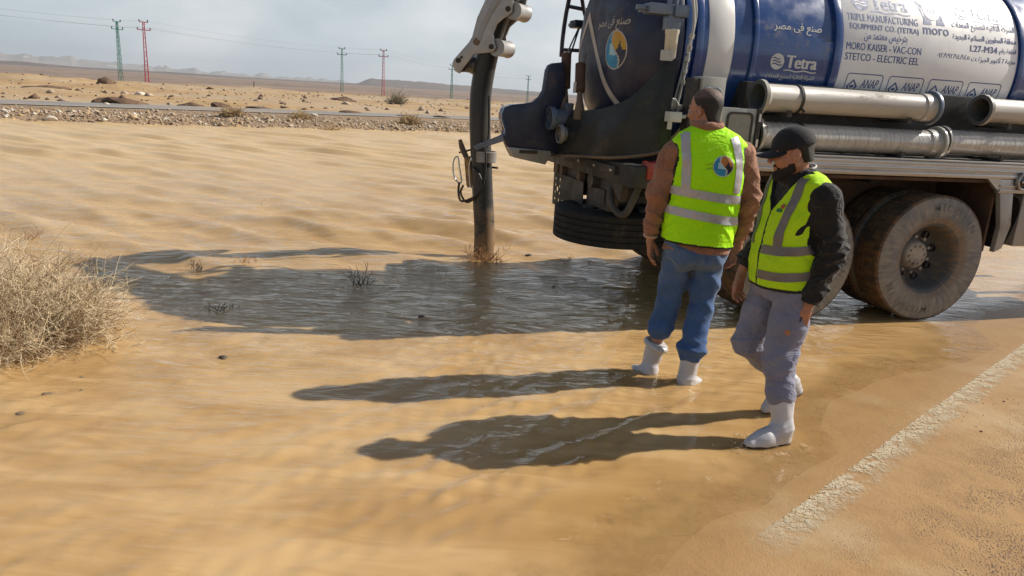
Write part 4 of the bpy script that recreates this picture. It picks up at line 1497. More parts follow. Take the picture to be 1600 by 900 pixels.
def from_px(px, py):
    """the same plane, measured off the photograph: (distance along the boom, height)"""
    d = _F * F_PX + _R * (px - 800) - _U * (py - 450)
    n_ = Ti.to_3x3() @ HN
    P = Vector((-0.34, 8.06, 0)); c0 = Vector((0, 0, CAM_H))
    q = c0 + d * ((P - c0).dot(n_) / d.dot(n_))
    l_ = TiI @ q - HP
    return l_.dot(HD), l_.z


hc = [(0.0, -0.14), (0.0, 0.25)] + [from_px(*p) for p in ((754, 300), (752, 250), (750, 195), (751, 150), (756, 115), (762, 85), (769, 55), (780, 25), (796, -5))]
hx, hz = hc[-1]
hc += [(hx + 0.2, hz + 0.3), (hx + 0.48, hz + 0.52), (hx + 0.9, hz + 0.66), (hx + 1.5, hz + 0.66), (hx + 2.1, hz + 0.55)]
bm = B()
pth = smooth_path([bp(x, z) for x, z in hc], 8)
add_tube(bm, pth, 0.113, 28)
M_HOSE = NT('muddy_hose_rubber')
_w = M_HOSE.coord('Object'); _sx = M_HOSE.node('ShaderNodeSeparateXYZ'); M_HOSE.put(_sx.inputs[0], _w)
_n = M_HOSE.noise(_w, 7, 7, 0.68); _n2 = M_HOSE.noise(M_HOSE.coord('Object', (14, 14, 1.2)), 1.0, 5, 0.6)
_f = M_HOSE.math('MULTIPLY', M_HOSE.ramp(_sx.outputs[2], 0.95, 0.15), M_HOSE.ramp(M_HOSE.math('ADD', _n, M_HOSE.ramp(_sx.outputs[2], 0.6, 0.0, 0, 0.25)), 0.5, 0.66))
_c = M_HOSE.mix(M_HOSE.ramp(_n2, 0.5, 0.75), (0.022, 0.022, 0.022), (0.065, 0.055, 0.045))
M_HOSE.set(col=M_HOSE.mix(_f, _c, (0.22, 0.14, 0.075)), rough=M_HOSE.ramp(_f, 0, 1, 0.45, 0.9), normal=M_HOSE.bump(M_HOSE.math('ADD', _n, _f), 0.3, 0.01))
hose = obj('suction_hose', bm, M_HOSE.m, truck, sharp=60)
bm = B()
add_lathe(bm, [(1.02, 0.117), (1.025, 0.123), (1.13, 0.123), (1.135, 0.117)], bp(-0.035, 0) - Vector((0, 0, 0)), 'z', 28)
obj('hose_band', bm, M_STEEL, hose, sharp=40)
gp = [(772, -2), (757, 30), (749, 60), (744, 68), (721, 94), (718, 101), (722, 112), (729, 116), (752, 86), (774, 84), (782, 82), (786, 76), (783, 66), (781, 55), (787, 40), (797, 31), (805, 27), (811, 22), (813, -2)]
gq = [from_px(*p) for p in gp]
gq = [(x, z) for x, z in gq]
topx, topz = gq[0]; endx, endz = gq[-1]
# carry the guide on up over the top of the tank
gq = [(topx + 0.55, topz + 0.62), (topx + 0.2, topz + 0.33)] + gq + [(endx + 0.22, endz + 0.22), (endx + 0.40, endz + 0.36)]
for off in (0.135, -0.155):
    bm = B()
    add_prism(bm, [bp(x, z, off) for x, z in gq], HN * 0.02, bev=0.004)
    o = obj('boom_guide', bm, M_GUIDE, truck, sharp=35)
    if off > 0: guide = o
    gfront = o
# which face of the guide looks at the camera; pressed channel and bolts on that plate
cs = 0.157 if (Ti.to_3x3() @ HN).y < 0 else -0.157
sg = 1 if cs > 0 else -1
ch = [from_px(*p) for p in ((759, 66), (763, 52), (769, 38), (778, 20), (790, 2))]
bm = B()
add_tube(bm, smooth_path([bp(x, z, cs) for x, z in ch], 5), [0.012] + [0.03] * 19 + [0.03], 10)
for v in bm.verts:
    d_ = (v.co - bp(0, 0, cs)).dot(HN)
    v.co -= HN * d_ * 0.72
obj('guide_rib', bm, M_STEEL, guide, sharp=60)
bm = B()
for p in ((728, 96), (779, 75), (805, 17), (733, 91)):
    x, z = from_px(*p)
    c0 = bp(x, z, cs)
    add_tube(bm, [c0 - HN * 0.005, c0 + HN * sg * 0.012], 0.026 if p != (733, 91) else 0.012, 14)
obj('guide_bolt', bm, M_DARK, guide, sharp=40)
bm = B()
x, z = from_px(756, 67); c0 = bp(x, z, cs)
add_tube(bm, [c0 - HN * 0.004, c0 + HN * sg * 0.006], 0.038, 20)
obj('guide_boss', bm, M_MUDSTEEL, guide, sharp=40)
for p, r_ in (((811, 19), 0.088), ((785, 76), 0.088), ((730, 101), 0.085)):
    x, z = from_px(*p)
    bm = B()
    add_tube(bm, [bp(x, z, -0.125), bp(x, z, -0.10), bp(x, z, 0.10), bp(x, z, 0.125)], [r_, r_ * 0.93, r_ * 0.93, r_] , 28)
    obj('guide_roller', bm, M_STEEL if p[0] > 740 else M_RUBBER, truck, sharp=40)
# slewing post on the tank
bm = B()
e = bp(2.15, 0); add_tube(bm, [Vector((e.x, e.y, 2.9)), Vector((e.x, e.y, 3.34))], 0.16, 24)
add_tube(bm, [Vector((e.x, e.y, 3.0)), Vector((e.x, e.y, 3.06))], 0.26, 24)
obj('boom_post', bm, M_NAVY, truck, sharp=40)
bm = B()
add_prism(bm, [bp(0.62, 3.16, 0.16), bp(1.2, 3.52, 0.16), bp(2.25, 3.5, 0.16), bp(2.25, 3.2, 0.16), bp(1.2, 3.2, 0.16)], HN * 0.02)
add_prism(bm, [bp(0.62, 3.16, -0.18), bp(1.2, 3.52, -0.18), bp(2.25, 3.5, -0.18), bp(2.25, 3.2, -0.18), bp(1.2, 3.2, -0.18)], HN * 0.02)
obj('boom_arm', bm, M_NAVY, truck, sharp=35)

# handle that rides on the hose, with its cable
def hp_px(px, py, off):
    x, z = from_px(px, py)
    return bp(x, z, off)


o_ = sg * 0.11
ctrl = empty('hose_handle'); ctrl.parent = truck
bm = B()
ga = hp_px(735, 244, o_ * 0.4); gb_ = hp_px(740, 292, o_ * 0.4)
add_tube(bm, [ga, ga.lerp(gb_, 0.1), ga.lerp(gb_, 0.9), gb_], [0.035, 0.05, 0.055, 0.045], 4)
obj('grip', bm, mat('rusty_yellow_grip', (0.40, 0.23, 0.06), (0.20, 0.11, 0.05), 18, 0.7, dirt=(0.12, 0.075, 0.045), dirt_amt=0.4, dscale=9), ctrl, sharp=30)
bm = B()
add_tube(bm, [hp_px(722, 218, o_ * 0.4), hp_px(725, 230, o_ * 0.4), hp_px(732, 246, o_ * 0.4)], [0.02, 0.032, 0.03], 8)
add_tube(bm, [hp_px(721, 238, o_ * 0.4), hp_px(738, 234, o_ * 0.4)], 0.012, 6)
obj('nozzle', bm, M_MUDSTEEL, ctrl, sharp=50)
bm = B()
for lp in (((717, 246), (714, 258), (716, 276), (722, 284), (727, 282), (724, 262), (722, 246)), ((742, 247), (739, 262), (741, 290), (746, 288), (746, 262), (743, 248))):
    add_tube(bm, smooth_path([hp_px(x, y, o_ * 0.75) for x, y in lp], 5, True), 0.0095, 7, closed=True)
obj('wire_guard', bm, M_CHROME, ctrl, sharp=60)
bm = B()
add_tube(bm, smooth_path([hp_px(x, y, o_ * 1.2) for x, y in ((748, 260), (758, 272), (762, 288), (755, 302), (742, 310), (730, 312), (726, 300), (727, 284))], 6), 0.013, 8)
add_tube(bm, smooth_path([hp_px(x, y, o_ * 1.15) for x, y in ((766, 225), (768, 250), (764, 285), (752, 306), (738, 314), (729, 300), (733, 288))], 6), 0.012, 8)
obj('control_cable', bm, M_RUBBER, ctrl, sharp=60)
bm = B()
add_tube(bm, [hp_px(758, 262, -o_), hp_px(773, 263, -o_ * 0.6)], 0.012, 8)
add_tube(bm, smooth_path([hp_px(x, y, o_ * 0.9) for x, y in ((771, 150), (771, 200), (768, 230))], 4), 0.012, 8)
obj('band_bolt', bm, M_DARK, ctrl, sharp=60)

# ------------------------------------------------------------------ pipes carried along the side: each a thing of its own
def suction_pipe(u0, u1, z, r, film, label, v=0.115, strap=None):
    t = empty('suction_pipe', Ti @ Vector((u0, v, z)), TA)
    tag(t, label, 'pipe', 'grey pipes carried along the side of the tank truck')
    L = u1 - u0
    bm = B()
    add_lathe(bm, [(0.0, r + 0.028), (0.0, r - 0.004), (0.5, r - 0.012), (L, r - 0.012), (L, r + 0.012)], (0, 0, 0), 'x', 40, mi=1)
    add_lathe(bm, [(0.0, r + 0.028), (0.028, r + 0.03), (0.04, r + 0.012), (0.07, r), (L * 0.5, r - 0.002), (L - 0.12, r - 0.004), (L - 0.115, r + 0.006), (L - 0.05, r + 0.008), (L - 0.04, r + 0.002), (L, r + 0.012)], (0, 0, 0), 'x', 40)
    obj('pipe_body', bm, [M_FILM if film else M_PVC, M_PVC_D], t, sharp=40)
    bm = B()
    add_lathe(bm, [(L - 0.02, r + 0.006), (L - 0.02, r + 0.032), (L, r + 0.036), (L + 0.012, r + 0.03), (L + 0.012, r - 0.012), (L, r - 0.014)], (0, 0, 0), 'x', 40)
    obj('flange', bm, M_BLUEG if not film else M_FILM, t, sharp=40)
    if strap:
        bm = B()
        add_lathe(bm, [(strap, r + 0.002), (strap, r + 0.009), (strap + 0.022, r + 0.009), (strap + 0.022, r + 0.002)], (0, 0, 0), 'x', 40)
        add_tube(bm, [(strap + 0.01, -r * 0.9, -r * 0.6), (strap + 0.03, -r - 0.01, -r * 0.9)], 0.012, 6)
        obj('strap', bm, M_DARK, t, sharp=40)
    return t


suction_pipe(-1.97, -0.32, 1.835, 0.105, False, 'upper grey suction pipe with a black strap, above the capped man', strap=0.33)
suction_pipe(0.20, 1.9, 1.845, 0.10, False, 'upper grey suction pipe at the right edge with its dark open end showing')
suction_pipe(-1.96, -0.20, 1.548, 0.108, True, 'lower pipe wrapped in creased plastic film just above the cap of the man', strap=0.38)
suction_pipe(-0.165, 1.7, 1.565, 0.105, True, 'lower film wrapped pipe at the right edge running on from the first')
bm = B()
for u in (-1.75, -0.62, 0.42, 1.5):
    for z in (1.425, 1.70):
        add_box(bm, (u - 0.02, -0.01, z - 0.0), (u + 0.02, 0.30, z + 0.022), 0.004)
        add_box(bm, (u - 0.02, -0.012, z + 0.022), (u + 0.02, 0.004, z + 0.05))
obj('pipe_bracket', bm, M_DARK, truck, sharp=35)

for nm in ('bracket_arm', 'bumper_bolts', 'clamp_bolts', 'guide_bolt', 'hand_hole', 'panel_hinge', 'pipe_bracket', 'tank_saddle', 'gauge_face', 'bulb'):
    for o in [x for x in bpy.data.objects if x.name.split('.')[0] == nm and x.type == 'MESH']:
        if o.name.split('.')[0] == nm:
            ps = split_pieces(o)
            if nm.endswith('bolts'):
                for x in ps: x.name = nm[:-1]

# ------------------------------------------------------------------ people: bodies and clothes grown as smooth fields, meshed as one surface each
class Field:
    def __init__(s, lo, hi, h):
        s.lo = np.array(lo, np.float32); s.h = h
        s.n = np.ceil((np.array(hi) - np.array(lo)) / h).astype(int) + 1
        s.d = np.full(s.n, 1.0, np.float32)

    def win(s, lo, hi):
        a = np.clip(np.floor((np.array(lo) - s.lo) / s.h).astype(int), 0, s.n - 1)
        b = np.clip(np.ceil((np.array(hi) - s.lo) / s.h).astype(int) + 1, 1, s.n)
        sl_ = tuple(slice(i, max(j, i + 1)) for i, j in zip(a, b))
        ax = [s.lo[i] + s.h * np.arange(sl_[i].start, sl_[i].stop, dtype=np.float32) for i in range(3)]
        return sl_, np.meshgrid(*ax, indexing='ij')

    def join(s, sl_, v, k):
        d = s.d[sl_]
        if k > 0:
            hh = np.maximum(k - np.abs(d - v), 0) / k
            s.d[sl_] = np.minimum(d, v) - hh * hh * k * 0.25
        else:
            s.d[sl_] = np.minimum(d, v)

    def carve(s, sl_, v, k=0.004):
        d = s.d[sl_]; v = -v
        hh = np.maximum(k - np.abs(d - v), 0) / k
        s.d[sl_] = np.maximum(d, v) + hh * hh * k * 0.25

    def cone(s, a, b, ra, rb, k=0.02, sub=False, flat=None):
        a = np.array(a, np.float32); b = np.array(b, np.float32); m = max(ra, rb) + 0.06
        sl_, (X, Y, Z) = s.win(np.minimum(a, b) - m, np.maximum(a, b) + m)
        ab = b - a; L2 = float(ab @ ab) + 1e-9
        t = np.clip(((X - a[0]) * ab[0] + (Y - a[1]) * ab[1] + (Z - a[2]) * ab[2]) / L2, 0, 1)
        v = np.sqrt((X - a[0] - t * ab[0]) ** 2 + (Y - a[1] - t * ab[1]) ** 2 + (Z - a[2] - t * ab[2]) ** 2) - (ra + (rb - ra) * t)
        s.carve(sl_, v) if sub else s.join(sl_, v, k)

    def ell(s, c, r, k=0.015, R=None, sub=False):
        c = np.array(c, np.float32); m = max(r) + 0.05
        sl_, (X, Y, Z) = s.win(c - m, c + m)
        P = np.stack([X - c[0], Y - c[1], Z - c[2]], -1)
        if R is not None:
            P = P @ np.array(R, np.float32)
        q = P / np.array(r, np.float32)
        k0 = np.sqrt((q ** 2).sum(-1)) + 1e-6
        k1 = np.sqrt(((q / np.array(r, np.float32)) ** 2).sum(-1)) + 1e-6
        v = k0 * (k0 - 1) / k1
        s.carve(sl_, v) if sub else s.join(sl_, v, k)

    def loft(s, rows, k=0.03, p=2.5):
        """rows: (z, cx, cy, a, b) elliptic sections stacked in z"""
        rows = np.array(rows, np.float32)
        m = 0.06
        lo = (min(rows[:, 1] - rows[:, 3]) - m, min(rows[:, 2] - rows[:, 4]) - m, rows[0, 0] - m); hi = (max(rows[:, 1] + rows[:, 3]) + m, max(rows[:, 2] + rows[:, 4]) + m, rows[-1, 0] + m)
        sl_, (X, Y, Z) = s.win(lo, hi)
        z1 = Z[0, 0, :]
        f = [np.interp(z1, rows[:, 0], rows[:, i]).astype(np.float32)[None, None, :] for i in range(1, 5)]
        # smoothed interpolation
        q = (np.abs((X - f[0]) / f[2]) ** p + np.abs((Y - f[1]) / f[3]) ** p) ** (1 / p)
        v = (q - 1) * np.minimum(f[2], f[3])
        v = np.maximum(v, np.maximum(rows[0, 0] - Z, Z - rows[-1, 0]))
        s.join(sl_, v, k)

    def cut(s, fn, k=0.006):
        sl_ = (slice(None),) * 3
        _, (X, Y, Z) = s.win(s.lo, s.lo + s.n * s.h)
        v = fn(X, Y, Z).astype(np.float32)
        hh = np.maximum(k - np.abs(s.d - v), 0) / k
        s.d = np.maximum(s.d, v) + hh * hh * k * 0.25

    def keep(s):
        s.smooth = s.d.copy()

    def wrinkle(s, fn, near=0.03):
        idx = np.nonzero(np.abs(s.d) < near)
        P = s.lo + s.h * np.stack(idx, -1).astype(np.float32)
        s.d[idx] += fn(P[:, 0], P[:, 1], P[:, 2]).astype(np.float32)

    def sample(s, co, arr=None):
        i = np.clip(np.round((co - s.lo) / s.h).astype(int), 0, s.n - 1)
        return (s.d if arr is None else arr)[i[:, 0], i[:, 1], i[:, 2]]

    def mesh(s, name, relax=1):
        d = s.d
        neg = d < 0
        c8 = [neg[i:neg.shape[0] - 1 + i, j:neg.shape[1] - 1 + j, k:neg.shape[2] - 1 + k] for i in (0, 1) for j in (0, 1) for k in (0, 1)]
        anyn = c8[0].copy(); alln = c8[0].copy()
        for c in c8[1:]:
            anyn |= c; alln &= c
        act = np.argwhere(anyn & ~alln)
        cid = np.full(anyn.shape, -1, np.int32)
        cid[act[:, 0], act[:, 1], act[:, 2]] = np.arange(len(act))
        cor = [(i, j, k) for i in (0, 1) for j in (0, 1) for k in (0, 1)]
        val = np.stack([d[act[:, 0] + i, act[:, 1] + j, act[:, 2] + k] for i, j, k in cor], -1)
        pos = np.zeros((len(act), 3), np.float32); cnt = np.zeros(len(act), np.float32)
        for a in range(8):
            for b in range(a + 1, 8):
                if sum(abs(x - y) for x, y in zip(cor[a], cor[b])) != 1: continue
                va, vb = val[:, a], val[:, b]
                m = (va < 0) != (vb < 0)
                t = np.where(m, va / np.where(m, va - vb, 1), 0)
                p = np.array(cor[a], np.float32) + t[:, None] * (np.array(cor[b], np.float32) - np.array(cor[a], np.float32))
                pos += p * m[:, None]; cnt += m
        co = (act + pos / cnt[:, None]) * s.h + s.lo
        quads = []
        for ax in range(3):
            sh = [slice(1, -1)] * 3
            a = neg[tuple(slice(1, -1) if i != ax else slice(0, -1) for i in range(3))]
            b = neg[tuple(slice(1, -1) if i != ax else slice(1, None) for i in range(3))]
            e = np.argwhere(a != b)
            if len(e) == 0: continue
            sgn = a[e[:, 0], e[:, 1], e[:, 2]]
            base = e + np.array([1 if i != ax else 0 for i in range(3)])
            u, w = [(1, 2), (2, 0), (0, 1)][ax]
            eu = np.eye(3, dtype=int)[u]; ew = np.eye(3, dtype=int)[w]
            g = lambda q: cid[q[:, 0], q[:, 1], q[:, 2]]
            q4 = np.stack([g(base - eu - ew), g(base - ew), g(base), g(base - eu)], -1)
            q4[~sgn] = q4[~sgn][:, ::-1]
            quads.append(q4)
        q = np.concatenate(quads)
        q = q[(q >= 0).all(1)]
        # a little relaxation
        for _ in range(relax):
            acc = np.zeros_like(co); c2 = np.zeros(len(co), np.float32)
            for i in range(4):
                np.add.at(acc, q[:, i], co[q[:, (i + 1) % 4]]); np.add.at(acc, q[:, i], co[q[:, i - 1]])
                np.add.at(c2, q[:, i], 2)
            co = co * 0.45 + acc / np.maximum(c2, 1)[:, None] * 0.55
        return grid_mesh(name, co, q), co, q


def sines(seed, lam, n=10, dirs=(1, 1, 1)):
    r = np.random.default_rng(seed)
    K = []
    for _ in range(n):
        v = r.normal(size=3) * np.array(dirs); v /= np.linalg.norm(v) + 1e-9
        K.append((v * 2 * math.pi / (lam * math.exp(r.normal(0, 0.35))), r.uniform(0, 6.28)))
    def f(x, y, z):
        o = 0
        for k, p in K:
            o = o + np.sin(k[0] * x + k[1] * y + k[2] * z + p)
        return o / math.sqrt(n)
    return f


def ridges(seed, lam, dirs, warp=0.25):
    """sharp-crested cloth folds running across dirs"""
    a = sines(seed, lam * 2.5, 6); r = np.random.default_rng(seed)
    v = np.array(dirs, float); v /= np.linalg.norm(v)
    def f(x, y, z):
        ph = (v[0] * x + v[1] * y + v[2] * z) * 2 * math.pi / lam + a(x, y, z) * warp * 6
        return (np.abs(np.sin(ph * 0.5)) ** 0.7 - 0.6)
    return f


def hand(F, w, d, t, p, curl=0.25, sc=1.0, thumb=0.5):
    """w wrist, d towards the fingers, t towards the thumb, p towards the palm"""
    w, d, t, p = (np.array(v, float) for v in (w, d, t, p))
    d /= np.linalg.norm(d); t -= d * (t @ d); t /= np.linalg.norm(t); p = np.cross(d, t) * np.sign(np.cross(d, t) @ p)
    P = lambda x, y, z: w + (t * x + d * y + p * z) * sc
    # palm
    for x, y1 in ((0.028, 0.088), (0.010, 0.094), (-0.010, 0.090), (-0.028, 0.080)):
        F.cone(P(x * 0.6, 0.008, 0), P(x, y1, 0.0), 0.017 * sc, 0.0135 * sc, 0.012)
    F.ell(P(0.026, 0.035, 0.012), (0.017 * sc,) * 3, 0.012)
    F.cone(P(0, -0.06, 0), P(0, 0.01, 0), 0.026 * sc, 0.023 * sc, 0.015)
    for i, (x, y0, L) in enumerate(((0.0315, 0.090, 0.072), (0.0105, 0.096, 0.080), (-0.0105, 0.092, 0.074), (-0.031, 0.082, 0.058))):
        a = curl * (0.8 + 0.25 * i); q = P(x, y0, 0); ang = a * 0.7; r0 = 0.0092 * sc
        for j, f in enumerate((0.45, 0.32, 0.23)):
            spread = (x * 0.16)
            nx = q + (d * math.cos(ang) + p * math.sin(ang) + t * spread) * L * f * sc
            F.cone(q, nx, r0 - 0.0007 * j * sc, r0 - 0.0007 * (j + 1) * sc, 0.004 if j else 0.007)
            q = nx; ang += a
    q = P(0.028, 0.022, 0.010)
    for j, (f, dx, dy, dz) in enumerate(((0.042, thumb, 0.75, 0.28), (0.032, thumb * 0.6, 0.85, 0.25), (0.026, thumb * 0.35, 0.95, 0.2))):
        v = t * dx + d * dy + p * dz; v /= np.linalg.norm(v)
        nx = q + v * f * sc
        F.cone(q, nx, (0.013 - 0.0015 * j) * sc, (0.0115 - 0.0015 * j) * sc, 0.008)
        q = nx


def head_frame(yaw, pitch, roll=0.0):
    return np.array(Euler((pitch, roll, yaw), 'XYZ').to_matrix())


def head(F, c, R, neck, sc=1.0, full=0.0):
    c = np.array(c, float)
    W = lambda x, y, z: c + R @ (np.array((x, y, z)) * sc)
    e = lambda p, r, k=0.015, sub=False: F.ell(W(*p), tuple(np.array(r) * sc), k, R, sub)
    e((0, -0.012, 0.045), (0.077, 0.098, 0.086))
    e((0, 0.022, -0.028), (0.064 + full * .006, 0.068, 0.088), 0.03)
    for s in (-1, 1):
        F.cone(W(s * 0.058, -0.005, -0.055), W(s * 0.018, 0.066, -0.102), 0.018 * sc, 0.020 * sc, 0.03)
        e((s * 0.042, 0.058, -0.022), (0.027, 0.026, 0.024), 0.02)
        F.cone(W(s * 0.014, 0.086, 0.024), W(s * 0.050, 0.068, 0.026), 0.010 * sc, 0.010 * sc, 0.014)
        e((s * 0.033, 0.094, 0.004), (0.017, 0.013, 0.010), 0.006, True)
        # ears: a shell with a hollow
        e((s * 0.081, -0.012, -0.004), (0.011, 0.022, 0.034), 0.006)
        e((s * 0.092, -0.008, 0.0), (0.008, 0.012, 0.019), 0.004, True)
        e((s * 0.078, -0.004, -0.034), (0.009, 0.009, 0.010), 0.006)
        e((s * 0.012, 0.106, -0.028), (0.009, 0.009, 0.007), 0.006)
    F.cone(W(0, 0.083, -0.112), W(0, 0.083, -0.104), 0.019 * sc, 0.019 * sc, 0.02)
    F.cone(W(0, 0.088, 0.020), W(0, 0.110, -0.020), 0.009 * sc, 0.0125 * sc, 0.012)
    e((0, 0.112, -0.024), (0.0115, 0.0115, 0.010), 0.006)
    e((0, 0.088, -0.056), (0.024, 0.012, 0.0065), 0.005)
    e((0, 0.087, -0.068), (0.021, 0.012, 0.0075), 0.005)
    F.cone(W(-0.02, 0.099, -0.0615), W(0.02, 0.099, -0.0615), 0.0022, 0.0022, sub=True)
    F.cone(W(0, -0.022, -0.04), neck, 0.054 * sc, 0.062 * sc, 0.03)
    return W


M_SKIN1 = mat('tanned_skin', (0.42, 0.205, 0.125), (0.35, 0.16, 0.095), 14, 0.5, bump=0.12, bscale=220)
M_SKIN1.node_tree.nodes['Principled BSDF'].inputs['Subsurface Weight'].default_value = 0.12
M_SKIN1.node_tree.nodes['Principled BSDF'].inputs['Subsurface Radius'].default_value = (0.012, 0.004, 0.002)
M_SKIN1.node_tree.nodes['Principled BSDF'].inputs['Subsurface Scale'].default_value = 0.6
M_SKIN2 = mat('warm_skin', (0.40, 0.19, 0.115), (0.33, 0.145, 0.085), 14, 0.5, bump=0.12, bscale=220)
M_HAIR = mat('short_black_hair', (0.014, 0.011, 0.009), (0.028, 0.021, 0.017), 60, 0.6, bump=0.8, bscale=420)
M_BEARD = mat('black_beard', (0.012, 0.009, 0.008), (0.03, 0.02, 0.016), 90, 0.75, bump=0.9, bscale=450)
M_BOOT = mat('white_rubber_boot', (0.54, 0.53, 0.545), (0.45, 0.44, 0.455), 5, 0.4, dirt=(0.42, 0.30, 0.17), dirt_amt=0.2, dscale=6, bump=0.06, bscale=20)
M_SOLE = mat('dark_boot_sole', (0.05, 0.043, 0.038), (0.09, 0.07, 0.05), 12, 0.7, bump=0.2)
M_TAPE = mat('grey_reflective_tape', (0.42, 0.41, 0.43), (0.48, 0.47, 0.49), 14, 0.35, 0.1, bump=0.15, bscale=40)
M_TAPE2 = mat('dull_reflective_tape', (0.15, 0.135, 0.13), (0.19, 0.17, 0.16), 14, 0.45, bump=0.15, bscale=40)
M_TRIM = mat('black_binding', (0.012, 0.012, 0.012), None, 20, 0.8)


def m_cloth(name, a, b, sc, weave=700, bump_=0.25, rough=0.9, sheen=0.2, crease=0.55):
    t = NT(name)
    w = t.coord('Object')
    col = t.mix(t.ramp(t.noise(w, sc, 6, 0.6), 0.32, 0.68), a, b)
    h = t.math('ADD', t.noise(w, weave, 2), t.math('MULTIPLY', t.noise(w, 26, 4), 1.2))
    c1 = t.noise(t.coord('Object', (0.8, 0.8, 1.7), (rad(25), rad(18), rad(30))), 9.0, 3, 0.5, 1.1)
    c2 = t.noise(t.coord('Object', (1.6, 0.9, 0.8), (rad(-20), rad(30), 0)), 7.0, 2, 0.5, 1.3)
    cre = t.math('ADD', t.math('ABSOLUTE', t.math('SUBTRACT', c1, 0.5)), t.math('ABSOLUTE', t.math('SUBTRACT', c2, 0.5)))
    nb = t.bump(t.ramp(cre, 0.0, 0.22, smooth=False), crease, 0.012)
    return t.set(col=col, rough=rough, spec=0.25, sheen=sheen, normal=t.bump(h, bump_, 0.006, nb))


M_VEST = m_cloth('fluorescent_vest', (0.42, 0.93, 0.003), (0.47, 0.97, 0.004), 6, 900, 0.12, 0.7, 0.0, 0.4)
M_VEST2 = m_cloth('yellow_green_vest', (0.46, 0.76, 0.008), (0.51, 0.82, 0.012), 6, 900, 0.12, 0.7, 0.0, 0.4)
for m_ in (M_VEST, M_VEST2):
    pb = m_.node_tree.nodes['Principled BSDF']
    pb.inputs['Subsurface Weight'].default_value = 0.0
M_JACKET = m_cloth('tan_brown_jacket', (0.26, 0.122, 0.074), (0.33, 0.16, 0.098), 9, 500, 0.35)
M_BLACKJ = m_cloth('black_jacket', (0.011, 0.010, 0.010), (0.017, 0.015, 0.015), 8, 600, 0.3, 0.75)
M_TRACK = m_cloth('grey_blue_track_trousers', (0.195, 0.20, 0.275), (0.235, 0.24, 0.32), 7, 600, 0.25)


def m_jeans():
    t = NT('faded_blue_jeans')
    w = t.coord('Object')
    n1 = t.noise(w, 7, 6, 0.62); n2 = t.noise(t.coord('Object', (60, 60, 300)), 1.0, 2)
    sx_ = t.node('ShaderNodeSeparateXYZ'); t.put(sx_.inputs[0], w)
    fade = t.math('MULTIPLY', t.ramp(sx_.outputs[2], 0.45, 0.85), 0.75)
    col = t.mix(t.ramp(n1, 0.3, 0.7), (0.035, 0.085, 0.215), (0.055, 0.12, 0.28))
    col = t.mix(t.math('MULTIPLY', fade, t.ramp(n1, 0.2, 0.75)), col, (0.13, 0.185, 0.28))
    col = t.mix(t.math('MULTIPLY', t.ramp(n2, 0.5, 0.7), 0.25), col, (0.16, 0.22, 0.33))
    return t.set(col=col, rough=0.85, spec=0.25, sheen=0.15, normal=t.bump(t.math('ADD', n2, n1), 0.25, 0.006))


M_JEANS = m_jeans()


def wear(name, F, m, parent, split=None, relax=1):
    me, co, q = F.mesh(name, relax)
    o = link(name, me, m, parent, smooth=True)
    if split is not None:
        ctr = co[q].mean(1)
        mi = split(ctr).astype(np.int32)
        me.polygons.foreach_set('material_index', mi)
    return o, co, q


def bvh_of(co, q):
    return BVHTree.FromPolygons([Vector(c) for c in co], [tuple(int(i) for i in f) for f in q])


def on_body(bvh, th, z, cx, cy, off=0.003):
    """the point of a garment met when looking at its axis from the direction th"""
    d = Vector((math.cos(th), math.sin(th), 0))
    hit = bvh.ray_cast(Vector((cx, cy, z)) + d * 0.8, -d)
    p = hit[0] if hit[0] is not None else Vector((cx, cy, z)) + d * 0.15
    return p + d * off


def tape_band(name, bvh, th0, th1, zf, w, cx, cy, m, parent, n=60, off=0.004):
    """reflective tape laid round a garment at heights zf(th)"""
    bm = B(); rows = []
    for i in range(n + 1):
        th = th0 + (th1 - th0) * i / n
        rows.append([bm.verts.new(on_body(bvh, th, zf(th) + dz * w, cx, cy, off)) for dz in (-0.5, -0.17, 0.17, 0.5)])
    for a, b in zip(rows[:-1], rows[1:]):
        for j in range(3):
            bm.faces.new((a[j], b[j], b[j + 1], a[j + 1]))
    return obj(name, bm, m, parent, smooth=True)


def tape_path(name, bvh, pts, w, m, parent, look, n=40, off=0.004):
    """tape along a path of (x, z) given in the plane facing look (a unit vector towards the garment), thrown onto it"""
    L = Vector(look); side = Vector((0, 0, 1)).cross(L).normalized()
    P = smooth_path([(a, b, 0) for a, b in pts], n // (len(pts) - 1))
    bm = B(); rows = []
    for i, p in enumerate(P):
        d = (P[min(i + 1, len(P) - 1)] - P[max(i - 1, 0)]).normalized(); nn = Vector((-d.y, d.x, 0))
        row = []
        for s in (-0.5, -0.17, 0.17, 0.5):
            q = p + nn * s * w
            o = side * q.x + Vector((0, 0, q.y)) - L * 1.0
            h = bvh.ray_cast(o, L)
            row.append(None if h[0] is None else bm.verts.new(h[0] - L * off))
        rows.append(row)
    for a, b in zip(rows[:-1], rows[1:]):
        for j in range(3):
            q = (a[j], b[j], b[j + 1], a[j + 1])
            if all(q) and max((q[i].co - q[i - 1].co).length for i in range(4)) < 0.06:
                bm.faces.new(q)
    return obj(name, bm, m, parent, smooth=True)


